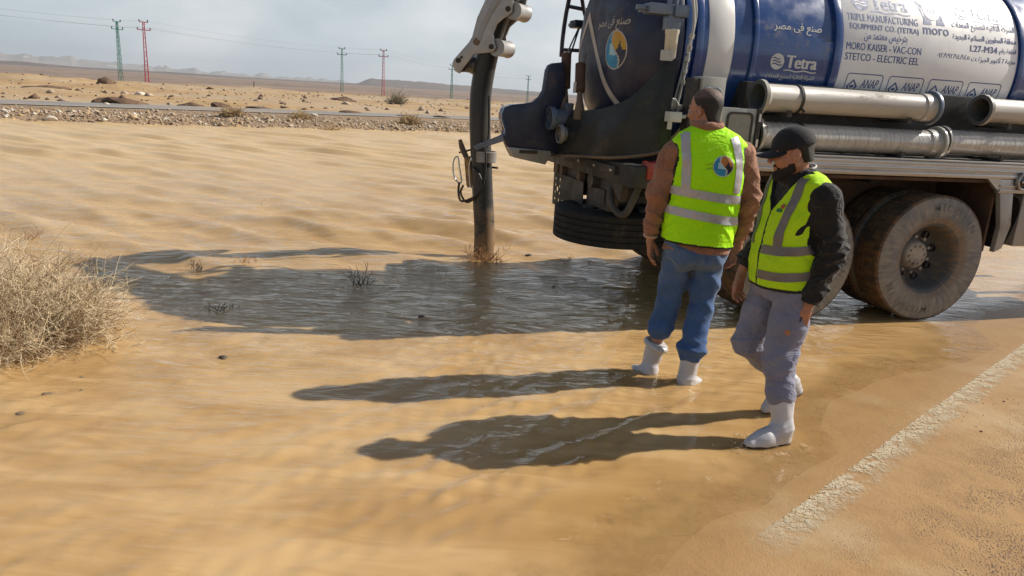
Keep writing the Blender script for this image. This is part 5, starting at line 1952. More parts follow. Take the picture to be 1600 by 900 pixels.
def boot(name, heel, toe, knee, top_t, parent, fold=False, lift=0.0, sc=1.0, label=None):
    """rubber boot: heel and toe on the sole line, shaft towards the knee as far as top_t (m above the ankle)"""
    heel, toe, knee = (np.array(v, float) for v in (heel, toe, knee))
    f = (toe - heel); Lf = np.linalg.norm(f); f /= Lf
    up = np.array((0, 0, 1.0)); up = up - f * (up @ f); up /= np.linalg.norm(up)
    side = np.cross(f, up)
    W = lambda a, b, c=0.0: heel + f * a * Lf + up * b + side * c
    ank = W(0.20, 0.10)
    sh = knee - ank; sh /= np.linalg.norm(sh)
    topp = ank + sh * top_t
    lo = np.minimum(np.minimum(heel, toe), topp) - 0.14; hi = np.maximum(np.maximum(heel, toe), topp) + 0.16
    F = Field(lo, hi, 0.005)
    F.cone(W(0.15, 0.022), W(0.18, 0.09), 0.041, 0.050, 0.03)
    F.cone(W(0.18, 0.022), W(0.55, 0.026), 0.041, 0.044, 0.03)
    F.cone(W(0.5, 0.030), W(0.85, 0.020, 0.004), 0.046, 0.038, 0.03)
    F.cone(W(0.24, 0.085), W(0.62, 0.045), 0.046, 0.038, 0.05)
    F.cone(ank, topp, 0.052, 0.069, 0.03)
    rg = ridges(int(abs(heel[0]) * 100) + 5, 0.04, (0.1, 0.35, 1)); sn_ = sines(int(abs(heel[1]) * 100) + 3, 0.09)
    F.wrinkle(lambda x, y, z: 0.0035 * rg(x, y, z) * np.exp(-((z - ank[2] - 0.01) / 0.05) ** 2) + 0.002 * sn_(x, y, z))
    # sole line and open top
    F.cut(lambda X, Y, Z: -((X - heel[0]) * up[0] + (Y - heel[1]) * up[1] + (Z - heel[2]) * up[2]))
    F.cut(lambda X, Y, Z: (X - topp[0]) * sh[0] + (Y - topp[1]) * sh[1] + (Z - topp[2]) * sh[2])
    if fold:
        G = topp - sh * 0.02
        x, y = (np.array(v) for v in frame_for(Vector(sh)))
        for k in range(14):
            a0, a1 = 2 * math.pi * k / 14, 2 * math.pi * (k + 1) / 14
            z0_, z1_ = -0.018 * math.cos(a0 - 0.6), -0.018 * math.cos(a1 - 0.6)
            F.cone(G + (x * math.cos(a0) + y * math.sin(a0)) * 0.068 + sh * z0_, G + (x * math.cos(a1) + y * math.sin(a1)) * 0.068 + sh * z1_, 0.016, 0.016, 0.012)
    o, co, q = wear(name, F, [M_BOOT, M_SOLE], parent, split=lambda c: ((c - heel) @ up) < 0.018)
    if label: o['label'] = label
    return o


def limb_point(a, b, t):
    return np.array(a, float) * (1 - t) + np.array(b, float) * t


# ------------------------------------------------------------------ the man with his back to us
def person_back():
    root = empty('person', (1.06, 4.62, 0.0))
    tag(root, 'bareheaded person in tan jacket, lime vest and jeans seen from behind', 'person', 'road workers in hi-vis vests')
    gz = float(near_h(np.array(1.06), np.array(4.62)))
    LH, RH = (-0.005, 0.015, 0.87), (0.185, 0.0, 0.87)
    LK, RK = (-0.03, 0.075, 0.47), (0.165, -0.005, 0.46)
    Lhe, Lto = (-0.075, 0.02, gz), (-0.255, 0.19, gz)
    Rhe, Rto = (0.060, -0.135, gz), (0.285, 0.03, gz)
    LA, RA = (-0.105, 0.06, 0.10), (0.105, -0.10, 0.10)
    LS, RS = (-0.122, 0.0, 1.450), (0.305, -0.01, 1.468)
    LE, RE = (-0.188, 0.0, 1.20), (0.392, -0.01, 1.20)
    LW, RW = (-0.196, 0.055, 0.925), (0.378, 0.065, 0.925)
    NB = (0.075, 0.0, 1.58)
    HC = (0.050, 0.03, 1.715)
    R = head_frame(rad(42), rad(-4))
    lo, hi = (-0.36, -0.36, gz - 0.01), (0.55, 0.32, 1.88)
    tors = [(0.80, 0.088, 0.0, 0.165, 0.125), (0.90, 0.088, 0.0, 0.185, 0.135), (1.02, 0.090, 0.005, 0.185, 0.135), (1.18, 0.095, 0.0, 0.185, 0.13), (1.32, 0.10, -0.01, 0.19, 0.125),
            (1.43, 0.095, -0.012, 0.19, 0.12), (1.515, 0.09, -0.008, 0.17, 0.10), (1.56, 0.084, -0.004, 0.125, 0.078), (1.60, 0.077, 0.0, 0.075, 0.06)]
    F = Field(lo, hi, 0.0048)
    F.loft(tors, 0.03)
    for H, K, A in ((LH, LK, LA), (RH, RK, RA)):
        F.cone(H, K, 0.083, 0.055, 0.04); F.cone(K, A, 0.054, 0.036, 0.02)
    for he, to in ((Lhe, Lto), (Rhe, Rto)):
        F.cone(limb_point(he, to, 0.15) + np.array((0, 0, 0.045)), limb_point(he, to, 0.8) + np.array((0, 0, 0.03)), 0.032, 0.024, 0.02)
    for S, E, W_ in ((LS, LE, LW), (RS, RE, RW)):
        F.cone(S, E, 0.052, 0.042, 0.03); F.cone(E, W_, 0.041, 0.027, 0.02)
    hand(F, np.array(LW) + (0.004, 0.008, -0.035), (0.12, 0.12, -1), (0.35, 0.9, 0), (1, -0.3, 0), 0.30, 1.02, 0.4)
    hand(F, np.array(RW) + (0.0, 0.012, -0.035), (-0.10, 0.15, -1), (-0.35, 0.9, 0), (-1, -0.3, 0), 0.35, 1.02, 0.4)
    W = head(F, HC, R, NB, 1.02)
    body, _, _ = wear('body', F, M_SKIN1, root)
    eyes(root, W)
    # cropped hair, thin on the crown
    F = Field(np.array(HC) - 0.16, np.array(HC) + 0.16, 0.004)
    F.ell(W(0, -0.015, 0.046), (0.0815, 0.102, 0.090), 0.0, R)
    F.ell(W(0, -0.060, -0.03), (0.054, 0.040, 0.066), 0.03, R)
    Ri = R.T
    def lc(X, Y, Z):
        p = np.stack([X - HC[0], Y - HC[1], Z - HC[2]], -1) @ R / 1.02
        return p[..., 0], p[..., 1], p[..., 2]
    def trim(X, Y, Z):
        x, y, z = lc(X, Y, Z)
        face = (y - 0.028) + 0.75 * np.minimum(0.055 - z, 0.1) + 0.004 * np.sin(z * 300 + x * 200)
        neckl = (-0.060 - z) - 0.030 * (1 - (x / 0.05) ** 2) + 0.004 * np.sin(x * 260) + 0.003 * np.sin(x * 610)
        ear = 0.030 - np.sqrt((y + 0.008) ** 2 + (z + 0.008) ** 2)
        side = np.where(np.abs(x) > 0.055, ear, -1)
        return np.maximum(np.maximum(face * 0.8, neckl), side)
    F.cut(trim)
    t = NT('cropped_thinning_hair')
    w = t.coord('Object')
    sxx = t.node('ShaderNodeSeparateXYZ'); t.put(sxx.inputs[0], w)
    crown = t.ramp(sxx.outputs[2], 1.775, 1.815)
    patch = t.ramp(t.noise(w, 60, 4, 0.7), 0.42, 0.62)
    col = t.mix(t.math('MULTIPLY', crown, t.math('ADD', t.math('MULTIPLY', patch, 0.5), 0.35)), (0.02, 0.016, 0.014), (0.22, 0.125, 0.085))
    t.set(col=col, rough=0.6, normal=t.bump(t.noise(w, 420, 3), 0.8, 0.004))
    wear('hair', F, t.m, root)

    # jacket
    F = Field((-0.34, -0.3, 0.78), (0.54, 0.3, 1.70), 0.0055)
    F.loft([(0.862, 0.088, 0.0, 0.212, 0.162)] + [(z, cx, cy, a + 0.018, b + 0.018) for z, cx, cy, a, b in tors[1:]], 0.03)
    for S, E, W_, sg_ in ((LS, LE, LW, -1), (RS, RE, RW, 1)):
        F.cone(S, E, 0.080, 0.066, 0.05)
        F.cone(E, limb_point(E, W_, 0.82), 0.067, 0.054, 0.03)
        F.cone(limb_point(E, W_, 0.74), limb_point(E, W_, 0.98), 0.044, 0.040, 0.012)
    # hood folded at the neck
    for k in range(12):
        a0, a1 = rad(150 + 240 * k / 12), rad(150 + 240 * (k + 1) / 12)
        F.cone((0.073 + 0.078 * math.cos(a0), 0.0 + 0.068 * math.sin(a0), 1.632 + 0.008 * math.sin(a0)), (0.073 + 0.078 * math.cos(a1), 0.068 * math.sin(a1), 1.632 + 0.008 * math.sin(a1)), 0.022, 0.022, 0.014)
    rg = ridges(3, 0.075, (0.45, 0.2, 0.8)); rg2 = ridges(8, 0.045, (-0.3, 0.3, 0.9)); sn = sines(4, 0.12)
    def folds(x, y, z):
        arm = 0.3 + 0.7 * sstep(0.185, 0.225, np.abs(x - 0.09))
        low = np.exp(-((z - 1.03) / 0.13) ** 2) + 0.5 * np.exp(-((z - 1.22) / 0.06) ** 2)
        return arm * sstep(1.56, 1.36, z) * (0.010 * rg(x, y, z) * (0.55 + low) + 0.008 * rg2(x, y, z) * low) + 0.005 * sn(x, y, z)
    F.keep()
    F.wrinkle(folds)
    for S, E, W_ in ((LS, LE, LW), (RS, RE, RW)):
        e = np.array(W_); dv = e - np.array(E); dv /= np.linalg.norm(dv)
        F.cone(e - dv * 0.02, e + dv * 0.05, 0.034, 0.034, sub=True)
    jf = F
    jk, _, _ = wear('jacket', F, M_JACKET, root)

    # vest
    vt = [(z, cx, cy, a + 0.040, b + 0.036) for z, cx, cy, a, b in tors]
    vt[0] = (0.86, 0.088, 0.0, 0.228, 0.170); vt[1] = (0.93, 0.088, 0.0, 0.228, 0.172); vt[2] = (1.03, 0.092, 0.0, 0.226, 0.17)
    vt[-3] = (1.535, 0.092, -0.008, 0.228, 0.120); vt[-2] = (1.585, 0.086, -0.004, 0.180, 0.098); vt[-1] = (1.63, 0.078, 0.0, 0.095, 0.065)
    F = Field((-0.2, -0.28, 0.84), (0.38, 0.26, 1.64), 0.0048)
    F.loft(vt, 0.03, 2.4)
    rg = ridges(13, 0.11, (0.75, 0.1, 0.6)); rg2 = ridges(17, 0.06, (0.3, 0.2, 1)); sn = sines(14, 0.16)
    F.wrinkle(lambda x, y, z: (0.0055 * rg(x, y, z) * (0.45 + sstep(0.08, 0.30, x)) + 0.004 * sn(x, y, z)) * sstep(1.56, 1.42, z) * (1 - 0.7 * sstep(0.17, 0.21, np.abs(x - 0.09)) * sstep(1.15, 1.25, z)) + 0.006 * rg2(x, y, z) * sstep(0.17, 0.27, np.abs(x - 0.09)) * sstep(1.28, 1.1, z))
    F.cut(lambda X, Y, Z: (0.917 - 0.055 * (X + 0.10)) - Z)
    # neck opening and arm holes
    F.ell((0.075, 0.04, 1.645), (0.088, 0.108, 0.062), sub=True)
    def vcol(c):
        k = np.zeros(len(c))
        hem = c[:, 2] < 0.930 - 0.055 * (c[:, 0] + 0.10)
        dj = jf.sample(c, jf.smooth)
        arm = (dj < 0.006) & (np.abs(c[:, 0] - 0.09) > 0.165) & (c[:, 2] > 1.12) & (c[:, 2] < 1.52)
        k[hem | arm] = 1
        return k
    vest, co, q = wear('vest', F, [M_VEST, M_TRIM], root, split=vcol)
    bv = bvh_of(co, q)
    cx, cy = 0.09, 0.0
    tape_band('reflective_tape', bv, rad(-184), rad(4), lambda th: 1.222 - 0.02 * math.cos(th), 0.052, cx, cy, M_TAPE, vest)
    tape_band('reflective_tape', bv, rad(-184), rad(4), lambda th: 1.095 - 0.025 * math.cos(th), 0.052, cx, cy, M_TAPE, vest)
    look = (0, 1, 0)
    # side = z x look = -x
    tape_path('reflective_tape', bv, [(0.052, 1.245), (0.060, 1.4), (0.072, 1.5), (0.074, 1.59)], 0.05, M_TAPE, vest, look)
    tape_path('reflective_tape', bv, [(-0.262, 1.245), (-0.258, 1.4), (-0.238, 1.5), (-0.215, 1.575)], 0.05, M_TAPE, vest, look)

    def back(x, y):
        h = bv.ray_cast(Vector((x, -0.8, y)), Vector((0, 1, 0)))
        return (h[0] if h[0] is not None else Vector((x, -0.17, y))) + Vector((0, -0.004, 0))
    swirl_emblem('vest_emblem', 0.152, 1.405, 0.062, back, [M_CYAN, M_PALE, mat('orange_print', (0.50, 0.20, 0.04), (0.4, 0.15, 0.03), 30, 0.6), M_NVP, M_INK_W], vest)
    lettering('vest_lettering', arabic('شركة مياه الشرب'), (0.045, 1.405, 0.125, 1.421), back, mat('grey_green_print', (0.10, 0.16, 0.10), None, 9, 0.7), vest, 0.006)
    lettering('vest_lettering', arabic('والصرف الصحى'), (0.045, 1.38, 0.118, 1.396), back, M_NVP, vest, 0.006)

    # jeans, bunched over the boots
    F = Field((-0.3, -0.3, 0.08), (0.45, 0.3, 1.0), 0.006)
    F.loft([(0.80, 0.09, -0.005, 0.192, 0.14), (0.88, 0.09, 0.0, 0.196, 0.148), (0.93, 0.09, 0.0, 0.185, 0.14)], 0.03)
    F.ell((0.02, -0.065, 0.83), (0.09, 0.08, 0.10), 0.04); F.ell((0.16, -0.07, 0.835), (0.09, 0.08, 0.10), 0.04)
    for H, K, A, bot_, rr_ in ((LH, LK, LA, 0.46, 1.0), (RH, RK, RA, 0.70, 1.08)):
        F.cone(H, limb_point(H, K, 0.6), 0.105, 0.088, 0.015); F.cone(limb_point(H, K, 0.55), K, 0.089, 0.078, 0.03)
        F.cone(K, limb_point(K, A, bot_), 0.078, 0.079 * rr_, 0.03)
        p = limb_point(K, A, bot_ - 0.06)
        F.ell(p + np.array((0.0, -0.004, -0.005)), (0.089 * rr_, 0.087 * rr_, 0.05), 0.03)
    rg = ridges(23, 0.075, (0.3, 0.2, 0.9)); rg2 = ridges(27, 0.10, (0.6, 0.1, 0.6)); sn = sines(24, 0.12)
    F.wrinkle(lambda x, y, z: 0.011 * rg(x, y, z) * (sstep(0.40, 0.22, z) + 0.35 * np.exp(-((z - 0.5) / 0.1) ** 2)) + 0.007 * rg2(x, y, z) * (0.4 + sstep(0.4, 0.7, z)) + 0.004 * sn(x, y, z))
    jeans, co, q = wear('jeans', F, M_JEANS, root)
    bj = bvh_of(co, q)
    # back pockets and the seam down each leg
    def pock(x0):
        bm = B(); n_ = 8; rows = []
        for i in range(n_ + 1):
            row = []
            for j in range(n_ + 1):
                x = x0 + 0.125 * (j / n_ - 0.5) * (1 - 0.12 * (1 - i / n_)); z = 0.755 + 0.125 * i / n_ - (0.018 * (1 - abs(j / n_ - 0.5) * 2) if i == 0 else 0)
                h = bj.ray_cast(Vector((x, -0.8, z)), Vector((0, 1, 0)))
                row.append(bm.verts.new((h[0] if h[0] is not None else Vector((x, -0.15, z))) + Vector((0, -0.003, 0))))
            rows.append(row)
        for a, b in zip(rows[:-1], rows[1:]):
            for j in range(n_):
                bm.faces.new((a[j], a[j + 1], b[j + 1], b[j]))
        bmesh.ops.recalc_face_normals(bm, faces=bm.faces[:])
        obj('pocket', bm, M_JEANS, jeans, smooth=True)
    pock(0.01); pock(0.185)
    boot('boot', Lhe, Lto, LK, 0.19, root, fold=True)
    boot('boot', Rhe, Rto, RK, 0.19, root)
    # watch strap on the left wrist
    bm = B()
    a = np.array(LW); dv = a - np.array(LE); dv /= np.linalg.norm(dv)
    p = Vector(a - dv * 0.002)
    x, y = frame_for(Vector(dv))
    ringp = [p + (x * math.cos(2 * math.pi * i / 20) + y * math.sin(2 * math.pi * i / 20)) * 0.0385 for i in range(20)]
    add_tube(bm, ringp, 0.010, 8, closed=True)
    obj('wristband', bm, mat('pale_wristband', (0.50, 0.36, 0.27), (0.45, 0.31, 0.22), 12, 0.6), root, smooth=True)
    return root


def eyes(root, W):
    mw, mi_ = mat('eye_white', (0.55, 0.5, 0.46), None, 9, 0.2), mat('dark_iris', (0.02, 0.012, 0.008), None, 9, 0.15)
    for s in (-1, 1):
        bm = B(); bmesh.ops.create_uvsphere(bm, u_segments=16, v_segments=10, radius=0.0115)
        bm.transform(Matrix.Translation(Vector(W(s * 0.033, 0.0805, 0.003))))
        e = obj('eye', bm, mw, root, smooth=True)
        bm = B(); bmesh.ops.create_uvsphere(bm, u_segments=12, v_segments=8, radius=0.0062)
        bm.transform(Matrix.Translation(Vector(W(s * 0.0325, 0.0875, 0.002))))
        obj('iris', bm, mi_, e, smooth=True)


# ------------------------------------------------------------------ the man in the cap, stepping out to the left
def person_cap():
    root = empty('person', (1.50, 3.95, 0.0), rad(107))
    tag(root, 'bearded person in black cap, black jacket and grey trousers stepping through the shallow water', 'person', 'road workers in hi-vis vests')
    gz = -0.005
    LH, RH = (-0.10, 0.0, 0.85), (0.10, 0.0, 0.85)
    LK, RK = (-0.143, 0.080, 0.455), (0.116, 0.109, 0.46)
    Lhe, Lto = (-0.230, 0.006, gz), (-0.258, 0.306, gz)
    Rhe, Rto = (0.123, -0.317, 0.135), (0.109, -0.065, gz)
    LA, RA = (-0.232, 0.072, 0.10), (0.110, -0.223, 0.20)
    LS, RS = (-0.190, -0.01, 1.325), (0.185, 0.0, 1.325)
    LE, RE = (-0.228, -0.075, 1.065), (0.23, 0.0, 1.09)
    LW, RW = (-0.212, 0.006, 0.78), (0.214, 0.133, 0.87)
    NB = (0.0, 0.035, 1.415)
    HC = (-0.012, 0.100, 1.535)
    R = head_frame(rad(-30), rad(-13))
    tors = [(0.78, 0.0, 0.01, 0.155, 0.125), (0.86, 0.0, 0.02, 0.168, 0.138), (0.98, 0.0, 0.025, 0.168, 0.142), (1.10, 0.0, 0.02, 0.168, 0.135), (1.22, 0.0, 0.01, 0.172, 0.125),
            (1.31, 0.0, 0.005, 0.168, 0.112), (1.37, 0.0, 0.01, 0.145, 0.088), (1.405, 0.0, 0.02, 0.105, 0.068), (1.435, 0.0, 0.03, 0.065, 0.056)]
    F = Field((-0.38, -0.42, gz - 0.01), (0.36, 0.42, 1.70), 0.0048)
    F.loft(tors, 0.03)
    for H, K, A in ((LH, LK, LA), (RH, RK, RA)):
        F.cone(H, K, 0.083, 0.055, 0.04); F.cone(K, A, 0.054, 0.036, 0.02)
    for he, to in ((Lhe, Lto), (Rhe, Rto)):
        F.cone(limb_point(he, to, 0.15) + np.array((0, 0, 0.045)), limb_point(he, to, 0.8) + np.array((0, 0, 0.03)), 0.032, 0.024, 0.02)
    for S, E, W_ in ((LS, LE, LW), (RS, RE, RW)):
        F.cone(S, E, 0.052, 0.042, 0.03); F.cone(E, W_, 0.041, 0.027, 0.02)
    hand(F, np.array(LW) + (0.004, 0.010, -0.042), (0.10, 0.22, -1), (0.25, 1, 0), (1, -0.2, 0), 0.34, 1.04, 0.4)
    hand(F, np.array(RW) + (0.0, 0.010, -0.03), (-0.10, 0.22, -1), (-0.25, 1, 0), (-1, -0.2, 0), 0.34, 1.0, 0.4)
    W = head(F, HC, R, NB, 1.0, 1.0)
    wear('body', F, M_SKIN2, root)
    eyes(root, W)

    def lc(X, Y, Z):
        p = np.stack([X - HC[0], Y - HC[1], Z - HC[2]], -1) @ R
        return p[..., 0], p[..., 1], p[..., 2]
    # beard
    F = Field(np.array(HC) - 0.17, np.array(HC) + 0.16, 0.004)
    F.ell(W(0, 0.022, -0.030), (0.0725, 0.0715, 0.092), 0.0, R)
    for s in (-1, 1):
        F.cone(W(s * 0.058, -0.005, -0.055), W(s * 0.018, 0.070, -0.106), 0.022, 0.0245, 0.02)
    F.cone(W(-0.022, 0.088, -0.048), W(0.022, 0.088, -0.048), 0.0085, 0.0085, 0.008)
    F.ell(W(0, 0.082, -0.108), (0.026, 0.026, 0.026), 0.02, R)
    sn = sines(33, 0.012, 12)
    F.wrinkle(lambda x, y, z: 0.0016 * sn(x, y, z))
    def trim(X, Y, Z):
        x, y, z = lc(X, Y, Z)
        line = np.where(y > 0.045, -0.050 + 0.10 * (0.075 - np.maximum(y, 0.045)) * 0 + 0.012 * (y > 0.07), 0.0)
        cheek = z - np.where(np.abs(x) < 0.027, -0.046, np.interp(y, [-0.02, 0.015, 0.05, 0.075], [0.0, -0.040, -0.062, -0.060]))
        cheek = cheek + 0.004 * np.sin(x * 310 + y * 270) + 0.003 * np.sin(z * 400 - y * 350)
        back = -0.006 - y + 0.25 * np.minimum(0, z + 0.06)
        lips = 0.016 - np.sqrt((x / 1.5) ** 2 + (z + 0.0625) ** 2 * 3.2)
        lips = np.where(y > 0.07, lips, -1)
        return np.maximum(np.maximum(cheek, back), np.maximum(lips, -0.138 - z))
    F.cut(trim)
    wear('beard', F, M_BEARD, root)
    # hair below the cap
    F = Field(np.array(HC) - 0.17, np.array(HC) + 0.16, 0.004)
    F.ell(W(0, -0.014, 0.045), (0.0805, 0.101, 0.088), 0.0, R)
    F.ell(W(0, -0.062, -0.025), (0.058, 0.044, 0.06), 0.03, R)
    def trim2(X, Y, Z):
        x, y, z = lc(X, Y, Z)
        ear = np.where(np.abs(x) > 0.055, 0.031 - np.sqrt((y + 0.010) ** 2 + (z + 0.006) ** 2), -1)
        return np.maximum(np.maximum(y - 0.022 + 0.5 * np.minimum(0.04 - z, 0), -0.055 - z), ear)
    F.cut(trim2)
    wear('hair', F, M_HAIR, root)
    # cap
    F = Field(np.array(HC) - 0.14, np.array(HC) + 0.22, 0.004)
    F.ell(W(0, -0.014, 0.040), (0.092, 0.112, 0.100), 0.0, R)
    F.cut(lambda X, Y, Z: 0.024 - 0.14 * lc(X, Y, Z)[1] * 0 - lc(X, Y, Z)[2] - 0.12 * lc(X, Y, Z)[1])
    F.ell(W(0, -0.014, 0.136), (0.010, 0.010, 0.006), 0.004, R)
    x_, y_, z_ = None, None, None
    sl_, (X, Y, Z) = F.win(F.lo, F.lo + F.n * F.h)
    x, y, z = lc(X, Y, Z)
    # brim: a thin plate, bowed down at the sides
    zz_ = 0.030 - 5.0 * x * x - 0.16 * (y - 0.08)
    outl = np.sqrt((x / 0.082) ** 2 + ((y - 0.07) / 0.108) ** 2) - 1
    v = np.maximum(np.abs(z - zz_) - 0.0045, np.maximum(outl * 0.08, 0.03 - y))
    F.join(sl_, v.astype(np.float32), 0.006)
    rg = ridges(41, 0.05, (1, 0.4, 0.3))
    wear('cap', F, m_cloth('black_cap', (0.014, 0.014, 0.017), (0.02, 0.02, 0.024), 8, 700, 0.25, 0.8, 0.1, 0.12), root)

    # jacket
    F = Field((-0.38, -0.3, 0.72), (0.36, 0.3, 1.56), 0.0055)
    F.loft([(z, cx, cy, a + 0.016, b + 0.016) for z, cx, cy, a, b in tors[1:]], 0.03)
    for S, E, W_ in ((LS, LE, LW), (RS, RE, RW)):
        F.cone(S, E, 0.080, 0.072, 0.05)
        F.cone(E, limb_point(E, W_, 0.80), 0.073, 0.060, 0.03)
        F.cone(limb_point(E, W_, 0.7), limb_point(E, W_, 1.0), 0.054, 0.050, 0.02)
    for k in range(14):
        a0, a1 = rad(100 + 340 * k / 14), rad(100 + 340 * (k + 1) / 14)
        pz = lambda a: 1.437 - 0.022 * math.sin(a)
        F.cone((0.074 * math.cos(a0), 0.035 + 0.072 * math.sin(a0), pz(a0)), (0.074 * math.cos(a1), 0.035 + 0.072 * math.sin(a1), pz(a1)), 0.020, 0.020, 0.014)
        F.cone((0.080 * math.cos(a0), 0.025 + 0.078 * math.sin(a0), pz(a0) - 0.03), (0.080 * math.cos(a1), 0.025 + 0.078 * math.sin(a1), pz(a1) - 0.03), 0.022, 0.022, 0.02)
    rg = ridges(43, 0.07, (0.2, 0.5, 0.8)); rg2 = ridges(47, 0.05, (0.2, -0.4, 0.9)); sn = sines(44, 0.12)
    def folds(x, y, z):
        arm = 0.15 + 0.85 * sstep(0.185, 0.225, np.abs(x))
        low = np.exp(-((z - 0.93) / 0.16) ** 2) + 0.6 * np.exp(-((z - 1.1) / 0.07) ** 2)
        return arm * (0.25 + 0.75 * sstep(1.40, 1.22, z)) * (0.013 * rg(x, y, z) * (0.5 + low) + 0.009 * rg2(x, y, z) * low) + 0.005 * sn(x, y, z)
    F.wrinkle(folds)
    for E, W_ in ((LE, LW), (RE, RW)):
        e = np.array(W_); dv = e - np.array(E); dv /= np.linalg.norm(dv)
        F.cut(lambda X, Y, Z: np.where((np.abs(X - e[0]) < 0.13) & (Z < e[2] + 0.05) & (np.abs(X) > 0.12), (X - e[0]) * dv[0] + (Y - e[1]) * dv[1] + (Z - e[2]) * dv[2], -1))
        F.cone(e - dv * 0.02, e + dv * 0.06, 0.036, 0.038, sub=True)
    jf = F
    wear('jacket', F, M_BLACKJ, root)
    bm = B()
    p_ = [Vector((0.082 * math.cos(rad(a)), 0.032 + 0.080 * math.sin(rad(a)), 1.459 - 0.022 * math.sin(rad(a)))) for a in range(150, 330, 10)]
    add_tube(bm, p_, 0.006, 6)
    obj('collar_edge', bm, mat('white_collar_edge', (0.5, 0.49, 0.48), None, 9, 0.7), root, smooth=True)

    # vest, open at the throat
    vt = [(z, cx, cy, a + 0.036, b + 0.034) for z, cx, cy, a, b in tors]
    vt[0] = (0.80, 0.0, 0.018, 0.200, 0.165); vt[1] = (0.87, 0.0, 0.022, 0.204, 0.172)
    vt[-3] = (1.395, 0.0, 0.01, 0.208, 0.108); vt[-2] = (1.435, 0.0, 0.015, 0.150, 0.088); vt[-1] = (1.46, 0.0, 0.025, 0.07, 0.06)
    F = Field((-0.27, -0.24, 0.78), (0.27, 0.26, 1.50), 0.0048)
    F.loft(vt, 0.03, 2.3)
    rg = ridges(53, 0.10, (0.6, 0.3, 0.7)); sn = sines(54, 0.15)
    F.wrinkle(lambda x, y, z: (0.006 * rg(x, y, z) + 0.004 * sn(x, y, z)) * sstep(1.42, 1.30, z))
    F.cut(lambda X, Y, Z: (0.828 - 0.05 * Y) - Z)
    # V neck in front, round behind; arm hole cut at each side
    F.cut(lambda X, Y, Z: np.where(Y > 0.02, (0.55 * (Z - 1.235) - np.abs(X)) * 0.85, -1))
    F.ell((0, 0.035, 1.475), (0.092, 0.10, 0.075), sub=True)
    for s_ in (-1, 1):
        F.cone((s_ * 0.240, -0.01, 1.10), (s_ * 0.245, -0.01, 1.295), 0.078, 0.080, sub=True)
    def vcol(c):
        k = np.zeros(len(c))
        hem = c[:, 2] < 0.846 - 0.05 * c[:, 1]
        zipp = (np.abs(c[:, 0]) < 0.006) & (c[:, 1] > 0.05)
        thr = (c[:, 1] > 0.02) & (c[:, 2] > 1.22) & (np.abs(c[:, 0]) < 0.55 * (c[:, 2] - 1.235) + 0.010)
        ax_ = np.sqrt((np.abs(c[:, 0]) - 0.242) ** 2 + (c[:, 1] + 0.01) ** 2 + np.maximum(0, 1.10 - c[:, 2]) ** 2 + np.maximum(0, c[:, 2] - 1.295) ** 2)
        arm = ax_ < 0.086
        k[hem | zipp | thr | arm] = 1
        return k
    vest, co, q = wear('vest', F, [M_VEST2, M_TRIM], root, split=vcol)
    bv = bvh_of(co, q)
    tape_band('reflective_tape', bv, rad(94), rad(446 - 180 + 90), lambda th: 1.065 - 0.035 * math.sin(th), 0.048, 0, 0.02, M_TAPE2, vest, 80)
    tape_band('reflective_tape', bv, rad(94), rad(446 - 180 + 90), lambda th: 0.925 - 0.03 * math.sin(th), 0.048, 0, 0.02, M_TAPE2, vest, 80)
    # shoulder straps of tape: front (looking along -y) and back
    tape_path('reflective_tape', bv, [(-0.098, 1.04), (-0.105, 1.15), (-0.122, 1.28), (-0.128, 1.42)], 0.045, M_TAPE2, vest, (0, -1, 0))
    tape_path('reflective_tape', bv, [(0.098, 1.04), (0.105, 1.15), (0.122, 1.28), (0.128, 1.42)], 0.045, M_TAPE2, vest, (0, -1, 0))
    tape_path('reflective_tape', bv, [(-0.11, 1.08), (-0.118, 1.25), (-0.128, 1.42)], 0.045, M_TAPE2, vest, (0, 1, 0))
    tape_path('reflective_tape', bv, [(0.11, 1.08), (0.118, 1.25), (0.128, 1.42)], 0.045, M_TAPE2, vest, (0, 1, 0))

    def front(x, y):
        h = bv.ray_cast(Vector((-x, 0.8, y)), Vector((0, -1, 0)))
        return (h[0] if h[0] is not None else Vector((-x, 0.15, y))) + Vector((0, 0.004, 0))
    circ = lambda cx_, cy_, rx, ry: [(cx_ + rx * math.cos(k * 0.5236), cy_ + ry * math.sin(k * 0.5236)) for k in range(12)]
    # small badge on the left breast (the viewer's right of the zip)
    print_shape('vest_badge', [(0, circ(0.066, 1.245, 0.020, 0.011)), (1, circ(0.078, 1.268, 0.013, 0.013))], front, [mat('green_print', (0.03, 0.2, 0.04), None, 9, 0.6), mat('orange_red_print', (0.5, 0.09, 0.02), None, 9, 0.6)], vest)

    # track trousers tucked over the boots
    F = Field((-0.36, -0.36, 0.14), (0.32, 0.34, 0.98), 0.006)
    F.loft([(0.76, 0.0, 0.01, 0.165, 0.138), (0.86, 0.0, 0.018, 0.182, 0.150), (0.94, 0.0, 0.02, 0.178, 0.148)], 0.04)
    F.ell((-0.06, -0.07, 0.80), (0.10, 0.085, 0.10), 0.03); F.ell((0.06, -0.07, 0.80), (0.10, 0.085, 0.10), 0.03)
    for H, K, A, bot_ in ((LH, LK, LA, 0.62), (RH, RK, RA, 0.55)):
        F.cone(H, limb_point(H, K, 0.55), 0.108, 0.096, 0.03); F.cone(limb_point(H, K, 0.5), K, 0.097, 0.085, 0.03)
        F.cone(K, limb_point(K, A, bot_ - 0.1), 0.085, 0.076, 0.03)
        F.cone(limb_point(K, A, bot_ - 0.12), limb_point(K, A, bot_), 0.073, 0.062, 0.02)
    rg = ridges(63, 0.085, (0.3, 0.35, 0.9)); rg2 = ridges(67, 0.05, (0.1, -0.3, 1)); sn = sines(64, 0.13)
